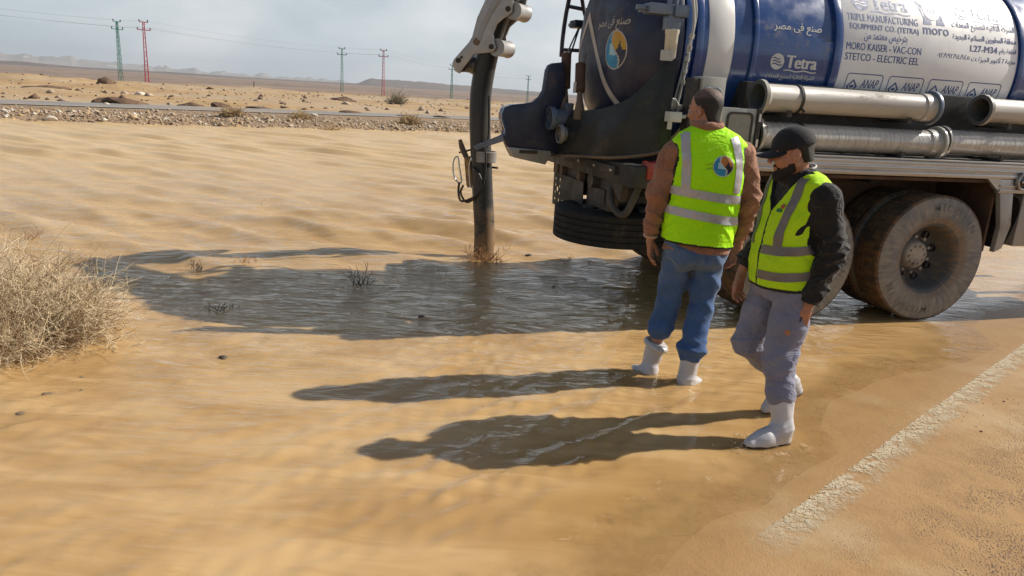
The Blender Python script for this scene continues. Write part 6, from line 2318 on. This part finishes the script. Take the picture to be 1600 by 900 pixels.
    F.wrinkle(lambda x, y, z: 0.007 * rg(x, y, z) * (0.35 + np.exp(-((z - 0.46) / 0.12) ** 2)) + 0.005 * rg2(x, y, z) * np.exp(-((z - 0.36) / 0.1) ** 2) + 0.004 * sn(x, y, z))
    tr, co, q = wear('trousers', F, M_TRACK, root)
    bt = bvh_of(co, q)
    # pocket slit and small patch on the left thigh
    def side(x, y):
        h = bt.ray_cast(Vector((-0.8, x, y)), Vector((1, 0, 0)))
        return (h[0] if h[0] is not None else Vector((-0.2, x, y))) + Vector((-0.003, 0, 0))
    sl = [(0.030, 0.83), (0.022, 0.78), (0.030, 0.72), (0.048, 0.68), (0.056, 0.685), (0.040, 0.73), (0.034, 0.78), (0.038, 0.83)]
    print_shape('pocket_slit', [(0, sl)], side, mat('painted_pocket_shadow', (0.05, 0.05, 0.065), None, 9, 0.9), tr, sub=1)  # flat dark shape: the shadow inside the slit put into colour
    print_shape('badge', [(0, circ(0.105, 0.62, 0.011, 0.016))], side, mat('orange_badge', (0.42, 0.17, 0.09), None, 9, 0.8), tr)
    boot('boot', Lhe, Lto, LK, 0.15, root)
    boot('boot', Rhe, Rto, RK, 0.20, root)
    # ring
    bm = B()
    p = Vector(np.array(LW) + (0.004, 0.010, -0.042)) + Vector((0.012, 0.02, -0.112))
    add_tube(bm, [p + Vector((0.0105 * math.cos(a * 0.524), 0.0105 * math.sin(a * 0.524), 0)) for a in range(12)], 0.002, 5, closed=True)
    obj('ring', bm, M_CHROME, root, smooth=True)
    return root


man_a = person_back()
man_b = person_cap()

# ------------------------------------------------------------------ plants
M_STRAW = mat('dry_straw_twigs', (0.74, 0.62, 0.42), (0.56, 0.43, 0.26), 9, 0.8, bump=0.1)
M_STRAW2 = mat('old_brown_twigs', (0.36, 0.25, 0.145), (0.24, 0.155, 0.09), 9, 0.9)
M_TWIG_D = mat('dark_wet_twigs', (0.075, 0.05, 0.035), (0.13, 0.085, 0.05), 9, 0.8)
M_TWIG_R = mat('rusty_dry_twigs', (0.46, 0.27, 0.13), (0.30, 0.165, 0.075), 9, 0.85)


def twig_tris(V, Q, MI, p, d, L, r, r2, bend, depth, mi, rnd, spread=0.6, kids=3):
    """a bent, tapering three-sided twig and its side twigs, appended to V and Q"""
    n = 4 if depth > 0 else 3
    side = np.cross(d, rnd.normal(size=3)); side /= np.linalg.norm(side) + 1e-9
    pts = [p]; dd = d.copy()
    for i in range(n):
        dd = dd + side * bend / n + rnd.normal(size=3) * 0.16; dd /= np.linalg.norm(dd)
        pts.append(pts[-1] + dd * L / n)
    base = len(V)
    x = np.cross(d, (0.3, 0.2, 0.9)); x /= np.linalg.norm(x) + 1e-9; y = np.cross(d, x)
    for i, q in enumerate(pts):
        rr_ = r + (r2 - r) * i / n
        for k in range(3):
            a = 2.0944 * k
            V.append(q + (x * math.cos(a) + y * math.sin(a)) * rr_)
    for i in range(n):
        for k in range(3):
            a = base + i * 3
            Q.append((a + k, a + (k + 1) % 3, a + 3 + (k + 1) % 3, a + 3 + k)); MI.append(mi)
    if depth > 0:
        for _ in range(kids):
            i = rnd.integers(1, n + 1)
            t = pts[i] - pts[i - 1]; t = t / np.linalg.norm(t)
            nd = t + rnd.normal(size=3) * spread; nd /= np.linalg.norm(nd)
            twig_tris(V, Q, MI, pts[i], nd, L * rnd.uniform(0.35, 0.65), r * 0.62, r2 * 0.8, bend, depth - 1, mi, rnd, spread, kids)


def twig_mesh(name, V, Q, MI, mats, parent=None):
    me = grid_mesh(name, np.array(V), np.array(Q, np.int64))
    o = link(name, me, mats, parent)
    if len(me.polygons) == len(MI):
        me.polygons.foreach_set('material_index', np.array(MI, np.int32))
    return o


def dry_bush(loc, rx, ry, h, n, seed, label, lean=(0.3, 0, 0)):
    rnd = np.random.default_rng(seed)
    t = empty('dry_bush', loc)
    tag(t, label, 'bush')
    V, Q, MI = [], [], []; V2, Q2, MI2 = [], [], []
    for i in range(n):
        a = rnd.uniform(0, 6.283); r_ = math.sqrt(rnd.uniform(0, 1))
        bx, by = rx * 0.72 * r_ * math.cos(a), ry * 0.72 * r_ * math.sin(a)
        out = np.array((math.cos(a), math.sin(a), 0)) * r_ * 0.95
        hh = h * (1 - 0.62 * r_ * r_) * 1.25
        lift = rnd.uniform(0, 1) ** 0.8
        d = np.array((0, 0, 0.25 + 0.25 * (1 - r_))) + out * 0.75 + np.array(lean) + rnd.normal(size=3) * 0.62
        d /= np.linalg.norm(d)
        p = np.array((bx, by, hh * 0.50 * lift - 0.03))
        L = rnd.uniform(0.2, 0.42) * (0.55 + 0.45 * hh / h)
        if rnd.uniform() < 0.82:
            twig_tris(V, Q, MI, p, d, L, rnd.uniform(0.0026, 0.0048), 0.0015, rnd.uniform(-0.7, 0.7), 2, 0 if rnd.uniform() < 0.72 else 1, rnd, 0.62, 3)
        else:
            twig_tris(V2, Q2, MI2, p * np.array((1, 1, 0.4)), d, L, 0.006, 0.002, 0.4, 1, 0, rnd, 0.6, 2)
    # long loose stalks
    for i in range(26):
        a = rnd.uniform(-1.6, 1.9); e = np.array((math.cos(a), math.sin(a), 0))
        p = np.array((rx * 0.6 * e[0], ry * 0.6 * e[1], h * rnd.uniform(0.1, 0.45)))
        d = e + np.array((0, 0, rnd.uniform(-0.15, 0.5))); d /= np.linalg.norm(d)
        twig_tris(V, Q, MI, p, d, rnd.uniform(0.3, 0.6), 0.0035, 0.0013, 0.5, 1, 0, rnd, 0.5, 3)
    s = twig_mesh('twigs', V, Q, MI, [M_STRAW, M_STRAW2], t); s['kind'] = 'stuff'
    s = twig_mesh('dead_core', V2, Q2, MI2, [M_STRAW2], t); s['kind'] = 'stuff'
    return t


bl = ground_at(25, 535)
dry_bush((bl.x - 0.26, bl.y + 0.10, -0.03), 0.90, 0.78, 0.43, 1800, 5, 'large straw coloured dry bush at the left edge, standing in the flood', (0.15, -0.1, 0))


def twig_tuft(px, py, w, h, n, m, seed, label, name='twig_tuft', flat=0.4):
    rnd = np.random.default_rng(seed)
    p0 = ground_at(px, py)
    V, Q, MI = [], [], []
    for i in range(n):
        d = np.array((rnd.normal() * flat, rnd.normal() * flat, 1.0)); d /= np.linalg.norm(d)
        p = np.array((np.clip(rnd.normal(), -1.5, 1.5) * w * 0.28, np.clip(rnd.normal(), -1.5, 1.5) * w * 0.2, -0.02))
        twig_tris(V, Q, MI, p, d, h * rnd.uniform(0.5, 1.1), 0.0036, 0.0016, rnd.uniform(-.5, .5), 1, 0, rnd, 0.7, 3)
    o = twig_mesh(name, V, Q, MI, [m])
    o.location = (p0.x, p0.y, 0)
    tag(o, label, 'twigs')
    return o


twig_tuft(757, 405, 0.42, 0.16, 80, M_TWIG_R, 11, 'rusty dry twigs snagged round the foot of the black hose', flat=1.1)
twig_tuft(560, 446, 0.16, 0.17, 16, M_TWIG_D, 12, 'dark leafless sprig standing in the truck shadow on the water')
twig_tuft(306, 420, 0.12, 0.12, 10, M_TWIG_D, 13, 'small dark tuft at the tip of the boom shadow')
twig_tuft(385, 412, 0.22, 0.09, 14, M_TWIG_R, 14, 'thin reddish twigs between the two shadow tongues')
twig_tuft(410, 322, 0.16, 0.10, 12, M_STRAW, 15, 'pale tuft out in the open sunlit water left of the hose')
twig_tuft(348, 482, 0.22, 0.07, 16, M_TWIG_D, 16, 'flattened dark twigs awash in the truck shadow near the bush', flat=1.3)
twig_tuft(176, 545, 0.16, 0.13, 8, M_STRAW, 17, 'broken straw stalk floating just right of the dry bush', flat=1.2)
twig_tuft(48, 372, 0.20, 0.14, 14, M_TWIG_R, 18, 'reddish twigs rising behind the dry bush', flat=0.8)
twig_tuft(884, 408, 0.12, 0.09, 6, M_TWIG_R, 19, 'tiny reddish sprig in the water below the spare tyre')
twig_tuft(918, 408, 0.14, 0.05, 6, M_TWIG_D, 20, 'flat dark twigs beside the sprig below the spare tyre', flat=1.2)
twig_tuft(690, 425, 0.25, 0.05, 10, M_TWIG_D, 21, 'dark twigs awash left of the hose reflection', flat=1.3)


# ------------------------------------------------------------------ stones and clods
M_STONE = mat('desert_stone', (0.42, 0.33, 0.24), (0.27, 0.195, 0.135), 5, 0.9, bump=0.3, bscale=20)
M_STONE_L = mat('pale_stone', (0.62, 0.56, 0.47), (0.50, 0.43, 0.34), 5, 0.9, bump=0.3, bscale=20)
M_CLOD = mat('dark_wet_clod', (0.06, 0.043, 0.032), (0.10, 0.07, 0.05), 16, 0.55, bump=0.3, bscale=50)
M_SOIL = mat('dark_brown_soil', (0.085, 0.052, 0.034), (0.16, 0.095, 0.056), 3, 0.95, bump=0.5, bscale=9)


M_WETST = mat('silt_covered_stone', (0.24, 0.16, 0.09), (0.13, 0.095, 0.065), 22, 0.4, bump=0.2)


def lump(name, loc, sx_, sy_, sz_, m, seed, sub=2, rough=0.35, rz=0.0):
    rnd = random.Random(seed)
    bm = B()
    bmesh.ops.create_icosphere(bm, subdivisions=sub, radius=1.0)
    ph = [rnd.uniform(0, 6.28) for _ in range(6)]
    for v in bm.verts:
        c = v.co
        k = 1 + rough * (0.4 * math.sin(2.3 * c.x + ph[0]) * math.sin(2.9 * c.y + ph[1]) + 0.3 * math.sin(4.1 * c.z + 3.3 * c.x + ph[2]) + 0.35 * rnd.uniform(-1, 1))
        v.co = Vector((c.x * k * sx_, c.y * k * sy_, max(c.z * k, -0.55) * sz_))
    o = obj(name, bm, m, sharp=50)
    o.location = loc; o.rotation_euler = (0, 0, rz)
    return o


def gz_at(x, y):
    return float(ground_h(np.array(float(x)), np.array(float(y))))


for k, (px, py, r_, lab) in enumerate(((658, 495, 0.055, 'black clod poking out of the shadowed water'), (645, 483, 0.03, 'smaller black clod beside the one in the shadowed water'), (566, 567, 0.035, 'small dark stone in the sunlit water above the upper man-shaped shadow'),
                                       (349, 557, 0.04, 'lone dark stone in the open water right of the dry bush'), (75, 618, 0.06, 'flat grey stone awash near the lower left edge, the upper of two'), (36, 648, 0.06, 'flat dark stone awash at the left edge, the lower of two'),
                                       (126, 611, 0.04, 'reddish stone just under the surface near the left edge'), (826, 399, 0.06, 'small dark clod in sunlit water right of the hose'), (869, 437, 0.03, 'tiny black clod in the shadow right of the hose reflection'), (865, 447, 0.025, 'tiniest black clod in the shadow right of the hose'),
                                       (128, 589, 0.03, 'small brown clod below the dry bush'))):
    p = ground_at(px, py)
    o = lump('stone', (p.x, p.y, -0.012), r_ * 0.75, r_ * 0.6, r_ * 0.5, M_CLOD if k not in (4, 5, 6, 10) else M_WETST, 40 + k, 2)
    tag(o, lab, 'stone')

mounds = [(62, 122, 0.9, 1.3, 'small dark clod heap far left on the sand below the hills'), (166, 131, 1.5, 1.7, 'dark pointed soil heap left of the green pylon foot'), (190, 160, 1.7, 0.55, 'long low brown soil heap by the far road, left of the others'),
          (297, 164, 0.8, 0.32, 'low brown soil heap by the far road, second from the left'), (346, 166, 0.75, 0.45, 'dark brown soil heap by the far road, third from the left'), (405, 168, 1.1, 0.25, 'flat brown soil heap by the far road, fourth from the left'),
          (548, 175, 0.9, 0.3, 'dark soil heap by the far road, below the pair of pylons'), (633, 180, 0.7, 0.22, 'thin soil heap by the far road, left of the hose'), (690, 182, 0.9, 0.26, 'brown soil heap by the far road, just left of the hose'),
          (535, 157, 1.6, 0.8, 'round brown mound below the far green pylon'), (328, 138, 0.8, 0.45, 'small dark mound on the sand between the pylon pairs'), (75, 143, 1.6, 0.35, 'faint brown mound on the sand at far left')]
for k, (px, py, w_, h_, lab) in enumerate(mounds):
    p = ground_at(px, py, 0.2)
    z = gz_at(p.x, p.y)
    o = lump('soil_heap', (p.x, p.y, z - 0.03), w_ * 0.75, w_ * 0.5, h_ * 0.62, M_SOIL, 70 + k, 3, 0.45, rz=0.6)
    tag(o, lab, 'soil heap', 'dark soil heaps along the far road')
for k, (px, py, r_, light, lab) in enumerate(((79, 182, 0.22, 1, 'largest pale stone on the far bank, at the left'), (491, 180, 0.17, 1, 'white round stone on the far bank below the green pylon'), (165, 163, 0.16, 1, 'pale stone beside the far road, left of the long soil heap'),
                                           (219, 149, 0.35, 1, 'whitish boulder on the sand above the long soil heap'), (190, 190, 0.20, 1, 'pale stone at the water line of the far bank'), (160, 190, 0.16, 1, 'small pale stone at the far water line, left of its twin'), (185, 196, 0.22, 0, 'brown flat stone lying at the far water edge'))):
    p = ground_at(px, py, 0.15)
    o = lump('stone', (p.x, p.y, gz_at(p.x, p.y)), r_, r_ * 0.8, r_ * 0.65, M_STONE_L if light else M_STONE, 110 + k, 2)
    tag(o, lab, 'stone')


def scatter_stones(name, pts, sizes, m, seed):
    """thousands of small stones as one mesh: squashed, irregular eight-sided lumps"""
    rnd = np.random.default_rng(seed)
    base = np.array([(1, 0, 0), (0, 1, 0), (-1, 0, 0), (0, -1, 0), (0, 0, 1), (0, 0, -1)], float)
    F8 = np.array([(0, 1, 4), (1, 2, 4), (2, 3, 4), (3, 0, 4), (1, 0, 5), (2, 1, 5), (3, 2, 5), (0, 3, 5)])
    n = len(pts)
    rot = rnd.uniform(0, 6.28, n); c, s = np.cos(rot), np.sin(rot)
    V = np.tile(base, (n, 1, 1)) * rnd.uniform(0.6, 1.3, (n, 6, 1)) * (sizes[:, None, None] * np.stack([np.ones(n), rnd.uniform(0.6, 1, n), rnd.uniform(0.4, 0.8, n)], -1)[:, None, :])
    V = np.stack([V[..., 0] * c[:, None] - V[..., 1] * s[:, None], V[..., 0] * s[:, None] + V[..., 1] * c[:, None], V[..., 2]], -1) + pts[:, None, :]
    T = (F8[None] + (np.arange(n) * 6)[:, None, None]).reshape(-1, 3)
    o = link(name, grid_mesh(name, V.reshape(-1, 3), T), m)
    mi = np.repeat(rnd.integers(0, len(m), n), 8).astype(np.int32)
    if len(o.data.polygons) == len(mi):
        o.data.polygons.foreach_set('material_index', mi)
    return tag(o, kind='stuff')


# rubble on the far bank
M_SAND_ST = mat('sandy_clod', (0.46, 0.33, 0.19), (0.36, 0.245, 0.135), 3, 0.95)
n = 15000
e_ = rng.uniform(-26, 34, n); bb = np.abs(rng.normal(0, 1, n)) * 3.2 + rng.uniform(-0.3, 0.6, n)
X = -16.2 + 0.866 * e_ - 0.5 * bb; Y = 23.3 + 0.5 * e_ + 0.866 * bb
szs = np.exp(rng.normal(-3.05, 0.45, n)).clip(0.02, 0.16)
Z = ground_h(X, Y) + szs * 0.15
scatter_stones('bank_rubble', np.stack([X, Y, Z], -1), szs, [M_STONE, M_STONE, mat('dark_stone', (0.16, 0.11, 0.075), (0.24, 0.17, 0.115), 3, 0.9), M_STONE, M_SAND_ST, M_SAND_ST, M_STONE_L], 3)
# scattered stones on the sand beyond
n = 2600
r_ = rng.uniform(36, 150, n); a_ = np.radians(rng.uniform(-42, 20, n))
X = r_ * np.sin(a_); Y = r_ * np.cos(a_)
fd_ = (X - FR0[0]) * FRN[0] + (Y - FR0[1]) * FRN[1]
k_ = (fd_ > 5.5)
X, Y = X[k_], Y[k_]
szs = np.exp(rng.normal(-2.1, 0.5, len(X))).clip(0.04, 0.5)
scatter_stones('sand_stones', np.stack([X, Y, ground_h(X, Y) + szs * 0.1], -1), szs, [M_STONE, M_SOIL, M_STONE], 4)
# grit lying on the tarmac
n = 9000
S_ = rng.uniform(0.15, 3.2, n) ** 1.0; E_ = rng.uniform(-2.6, 5.5, n)
dens = fbm(S_ * 1.3 + 5, E_ * 0.8, 91, 4) + 0.28 * (S_ - 0.9)
k_ = dens > rng.uniform(-0.05, 0.5, n)
S_, E_ = S_[k_], E_[k_]
X = EDGE0[0] + EDGE_D[0] * E_ + EDGE_N[0] * S_; Y = EDGE0[1] + EDGE_D[1] * E_ + EDGE_N[1] * S_
szs = np.exp(rng.normal(-5.25, 0.42, len(X))).clip(0.002, 0.014)
M_GRIT = mat('dark_grit', (0.12, 0.085, 0.06), (0.22, 0.15, 0.095), 30, 0.8)
M_GRIT2 = mat('muddy_grit', (0.40, 0.25, 0.12), (0.34, 0.20, 0.09), 30, 0.85)
scatter_stones('road_grit', np.stack([X, Y, near_h(X, Y) + szs * 0.25], -1), szs, [M_GRIT, M_GRIT2, M_GRIT2], 6)


def desert_shrub(px, py, w_, h_, label, m, seed, n=160):
    rnd = np.random.default_rng(seed)
    p0 = ground_at(px, py, 0.1)
    V, Q, MI = [], [], []
    for i in range(n):
        d = rnd.normal(size=3); d[2] = abs(d[2]) + 0.15; d /= np.linalg.norm(d)
        twig_tris(V, Q, MI, np.array((rnd.normal() * w_ * 0.2, rnd.normal() * w_ * 0.2, 0.0)), d, h_ * rnd.uniform(0.6, 1.1), 0.02, 0.008, 0.4, 1, 0, rnd, 0.7, 4)
    o = twig_mesh('desert_shrub', V, Q, MI, [m]); o.location = (p0.x, p0.y, gz_at(p0.x, p0.y))
    return tag(o, label, 'shrub')


M_SHR = mat('grey_green_shrub', (0.20, 0.165, 0.10), (0.14, 0.12, 0.075), 3, 0.9)
M_SHR2 = mat('straw_shrub', (0.44, 0.31, 0.16), (0.33, 0.22, 0.11), 3, 0.9)
desert_shrub(620, 166, 1.2, 1.0, 'round grey desert shrub on the sand below the far red pylon', M_SHR, 5)
desert_shrub(470, 190, 0.5, 0.42, 'rounded straw shrub on the far bank, left of its neighbour', M_SHR2, 6)
desert_shrub(518, 199, 0.6, 0.42, 'straw shrub at the water edge of the far bank', M_SHR2, 7)
desert_shrub(365, 188, 0.6, 0.40, 'straw shrub on the far bank below the third soil heap', M_SHR2, 8)
desert_shrub(640, 196, 0.6, 0.4, 'straw shrub on the far bank just left of the hose', M_SHR2, 10)


# ------------------------------------------------------------------ pylons: lattice poles with two cross arms
def m_pylon(name, c):
    return mat(name, c, tuple(x * 0.75 for x in c), 2, 0.7)


M_PG, M_PR = m_pylon('faded_green_paint', (0.03, 0.20, 0.15)), m_pylon('faded_red_paint', (0.42, 0.045, 0.07))
tops = []


def pylon(px, py_top, py_base, H, m, label, arm_yaw):
    Y = H * F_PX / (py_base - py_top) * 0.985
    b = at_range(px + (py_base - py_top) * 0.03, py_base, Y)
    t = empty('power_pylon', b, arm_yaw)
    tag(t, label, 'pylon', 'lattice pylons of the power line')
    k = H / 9.0
    bm = B()
    w0, w1 = 0.27 * k, 0.11 * k
    cs_ = ((-1, -1), (1, -1), (1, 1), (-1, 1))
    for x, y in cs_:
        add_tube(bm, [(x * w0, y * w0, -0.8), (x * w1, y * w1, H)], 0.045 * k, 4)
    obj('corner_post', bm, m, t)['kind'] = 'stuff'
    bm = B()
    nseg = 13
    for i in range(nseg):
        z0_, z1_ = H * i / nseg, H * (i + 1) / nseg
        a, c = w0 + (w1 - w0) * i / nseg, w0 + (w1 - w0) * (i + 1) / nseg
        for j in range(4):
            p, q = cs_[j], cs_[(j + 1) % 4]
            if (i + j) % 2: p, q = q, p
            add_tube(bm, [(p[0] * a, p[1] * a, z0_), (q[0] * c, q[1] * c, z1_)], 0.018 * k, 3, cap=False)
    o = obj('lattice_brace', bm, m, t); o['kind'] = 'stuff'
    for z, L in ((H * 0.865, 0.95 * k), (H * 0.995, 0.62 * k)):
        bm = B(); add_box(bm, (-L, -0.06 * k, z - 0.06 * k), (L, 0.06 * k, z + 0.06 * k))
        arm = obj('cross_arm', bm, m, t)
        for x in (-L, L) if z < H * 0.9 else (-L, L):
            bm = B(); add_lathe(bm, [(z, 0.05 * k), (z + 0.14 * k, 0.09 * k), (z + 0.3 * k, 0.09 * k), (z + 0.4 * k, 0.03 * k)], (x * 0.96, 0, 0), 'z', 8)
            obj('insulator', bm, M_STONE_L if False else M_DARK, arm)
    M = Matrix.Translation(b) @ Matrix.Rotation(arm_yaw, 4, 'Z')
    tops.append([M @ Vector((x, 0, z)) for x, z in ((-0.95 * k, H * 0.865 + 0.4 * k), (0.95 * k, H * 0.865 + 0.4 * k), (0.0, H + 0.2))])
    return t


pylon(186.5, 42, 123, 9.0, M_PG, 'tall green lattice pylon, leftmost of the row', rad(58))
pylon(227.5, 43, 127, 9.0, M_PR, 'tall red lattice pylon, left of the pair with a red top', rad(35))
pylon(532.5, 82, 146, 9.0, M_PG, 'green lattice pylon in the middle distance, left of the far red one', rad(10))
pylon(596.5, 85, 150, 9.0, M_PR, 'red lattice pylon in the middle distance, right of the far green one', rad(6))
pylon(703.5, 106, 155, 8.0, M_PG, 'small far green pylon just left of the hose', rad(-10))
pylon(822.5, 122, 159, 8.0, M_PG, 'smallest green pylon, between the hose and the truck spout', rad(-20))
M_WIRE = mat('power_wire', (0.30, 0.31, 0.33), None, 2, 0.6)
chain = [tops[0], tops[1], tops[2], tops[3], tops[4], tops[5]]
fx = (tops[0][0] - tops[1][0])
lead = [[p + Vector((-62, 6, 4.5)) for p in tops[0]]] + chain
for w_ in range(3):
    bm = B()
    for A_, B_ in zip(lead[:-1], lead[1:]):
        a, b = A_[w_], B_[w_]
        sag = 0.012 * (b - a).length
        add_tube(bm, [a.lerp(b, i / 10) - Vector((0, 0, sag * 4 * (i / 10) * (1 - i / 10))) for i in range(11)], 0.012, 4, cap=False)
    tag(obj('power_wire', bm, M_WIRE), ('lower power wire on the near ends of the cross arms', 'lower power wire on the far ends of the cross arms', 'uppermost power wire strung over the pylon tops')[w_], 'wire', 'wires strung between the pylons')
# a short marker post on the sand
p = ground_at(397, 139, -0.2)
bm = B(); add_tube(bm, [(0, 0, -0.3), (0, 0, 1.1)], 0.09, 8); add_tube(bm, [(0, 0, 0.9), (0, 0, 1.0)], 0.12, 8)
o = obj('marker_post', bm, M_SOIL, sharp=40); o.location = (p.x, p.y, gz_at(p.x, p.y)); tag(o, 'short dark post standing alone on the sand between the pylon pairs', 'post')


# ------------------------------------------------------------------ stirred water: foam rims round the boots and along the water's edge
def m_foam():
    t = NT('silty_foam')
    w = t.coord('Object')
    n_ = t.noise(w, 34, 6, 0.7)
    c = t.voronoi(w, 60.0, 'DISTANCE_TO_EDGE')
    a = t.math('MULTIPLY', t.math('MULTIPLY', t.ramp(n_, 0.44, 0.66), t.attr('a')), 0.6)
    return t.set(col=t.mix(t.ramp(c, 0.0, 0.2), (0.72, 0.57, 0.36), (0.62, 0.45, 0.25)), rough=0.2, spec=0.6, alpha=a, normal=t.bump(n_, 0.8, 0.01))


M_FOAM = m_foam()


def ripple_ring(name, cx, cy, r0, r1, label, seed, ex=1.0, ry=0.7, rot=0.0):
    """a thin raised rim of stirred, bubbly water"""
    n, k = 72, 9
    th = np.linspace(0, 2 * np.pi, n, endpoint=False); rr_ = np.linspace(r0, r1, k)
    T, R_ = np.meshgrid(th, rr_)
    wob = 1 + 0.18 * np.sin(3 * T + seed) + 0.1 * np.sin(7 * T + 2 * seed)
    x0 = R_ * wob * np.cos(T); y0 = R_ * wob * np.sin(T) * ry
    X = cx + x0 * math.cos(rot) - y0 * math.sin(rot); Y = cy + x0 * math.sin(rot) + y0 * math.cos(rot)
    u_ = (R_ - r0) / (r1 - r0)
    prof_ = np.sin(np.pi * np.clip(u_, 0, 1)) * (0.7 + 0.3 * np.sin(5 * T + seed))
    Z = water_h(X, Y) + 0.004 + 0.010 * prof_ ** 2
    idx = np.arange(k * n).reshape(k, n)
    q = np.stack([idx[:-1], np.roll(idx[:-1], -1, 1), np.roll(idx[1:], -1, 1), idx[1:]], -1).reshape(-1, 4)[:, ::-1]
    me = grid_mesh(name, np.stack([X, Y, Z], -1).reshape(-1, 3), q)
    at = me.attributes.new('a', 'FLOAT', 'POINT'); at.data.foreach_set('value', (prof_ * ex).astype(np.float32).ravel().clip(0, 1))
    o = link(name, me, M_FOAM, smooth=True)
    return tag(o, kind='stuff')


for k, (x, y, r0, r1, rot) in enumerate(((0.96, 4.68, 0.07, 0.15, 2.3), (1.16, 4.52, 0.07, 0.17, 0.5), (1.42, 3.66, 0.14, 0.24, 0.2), (1.60, 4.07, 0.07, 0.16, 0.3))):
    ripple_ring('foam', x, y, r0, r1, '', k + 1, 0.9, 0.62, rot)


def foam_line(pts, w, seed):
    """a wavering lip of foam that the water leaves on the mud"""
    P = smooth_path([ground_at(a, b) for a, b in pts], 14)
    r = np.random.default_rng(seed); k = 6; V = []; A = []
    for i, p in enumerate(P):
        d = (P[min(i + 1, len(P) - 1)] - P[max(i - 1, 0)]).normalized(); nn = Vector((-d.y, d.x, 0))
        jit = 0.02 * math.sin(i * 0.9 + seed) + 0.012 * math.sin(i * 2.3)
        for j in range(k):
            t_ = j / (k - 1)
            q = p + nn * (w * (t_ - 0.5) + jit)
            zz_ = max(0.0, float(near_h(np.array(q.x), np.array(q.y)))) + 0.006 + 0.004 * math.sin(math.pi * t_)
            V.append((q.x, q.y, zz_)); A.append(math.sin(math.pi * t_) ** 2 * (0.5 + 0.5 * math.sin(i * 0.45 + seed)) * min(1, i / 6, (len(P) - 1 - i) / 6))
    n_ = len(P); idx = np.arange(n_ * k).reshape(n_, k)
    q = np.stack([idx[:-1, :-1], idx[:-1, 1:], idx[1:, 1:], idx[1:, :-1]], -1).reshape(-1, 4)
    me = grid_mesh('foam', np.array(V), q)
    at = me.attributes.new('a', 'FLOAT', 'POINT'); at.data.foreach_set('value', np.array(A, np.float32))
    return tag(link('foam', me, M_FOAM, smooth=True), kind='stuff')


foam_line([(840, 889), (880, 850), (930, 815), (985, 785), (1030, 760), (1060, 735)], 0.022, 1)
foam_line([(1090, 770), (1110, 750), (1118, 720), (1135, 690)], 0.016, 2)
foam_line([(1200, 715), (1240, 712), (1290, 715)], 0.018, 4)
foam_line([(1230, 655), (1280, 648), (1320, 655)], 0.02, 5)
# drops thrown up by the stepping boot
rnd = random.Random(3)
bm = B()
for k in range(46):
    a = rnd.gauss(0, 1)
    p = Vector((1.30 + rnd.gauss(0, 0.10), 3.60 + rnd.gauss(0, 0.07), abs(rnd.gauss(0, 0.05)) + 0.004))
    t = bmesh.new(); bmesh.ops.create_icosphere(t, subdivisions=1, radius=rnd.uniform(0.0018, 0.0045)); t.transform(Matrix.Translation(p)); merge(bm, t)
M_DROP = NT('water_drop'); M_DROP.set(col=(0.75, 0.62, 0.42), rough=0.05, spec=0.8, trans=0.6, ior=1.33)
tag(obj('water_drops', bm, M_DROP.m, smooth=True), kind='stuff')

# ------------------------------------------------------------------ the air
HZ = NT('dusty_air')
HZ.n.remove(HZ.p)
pv = HZ.node('ShaderNodeVolumePrincipled')
pv.inputs['Color'].default_value = (0.80, 0.86, 0.93, 1)
pv.inputs['Density'].default_value = 0.00009
pv.inputs['Anisotropy'].default_value = 0.2
HZ.l.new(pv.outputs[0], HZ.out.inputs['Volume'])
bm = B()
add_box(bm, (-14500, -14500, -60), (14500, 14500, 260))
tag(obj('haze', bm, HZ.m), kind='stuff')
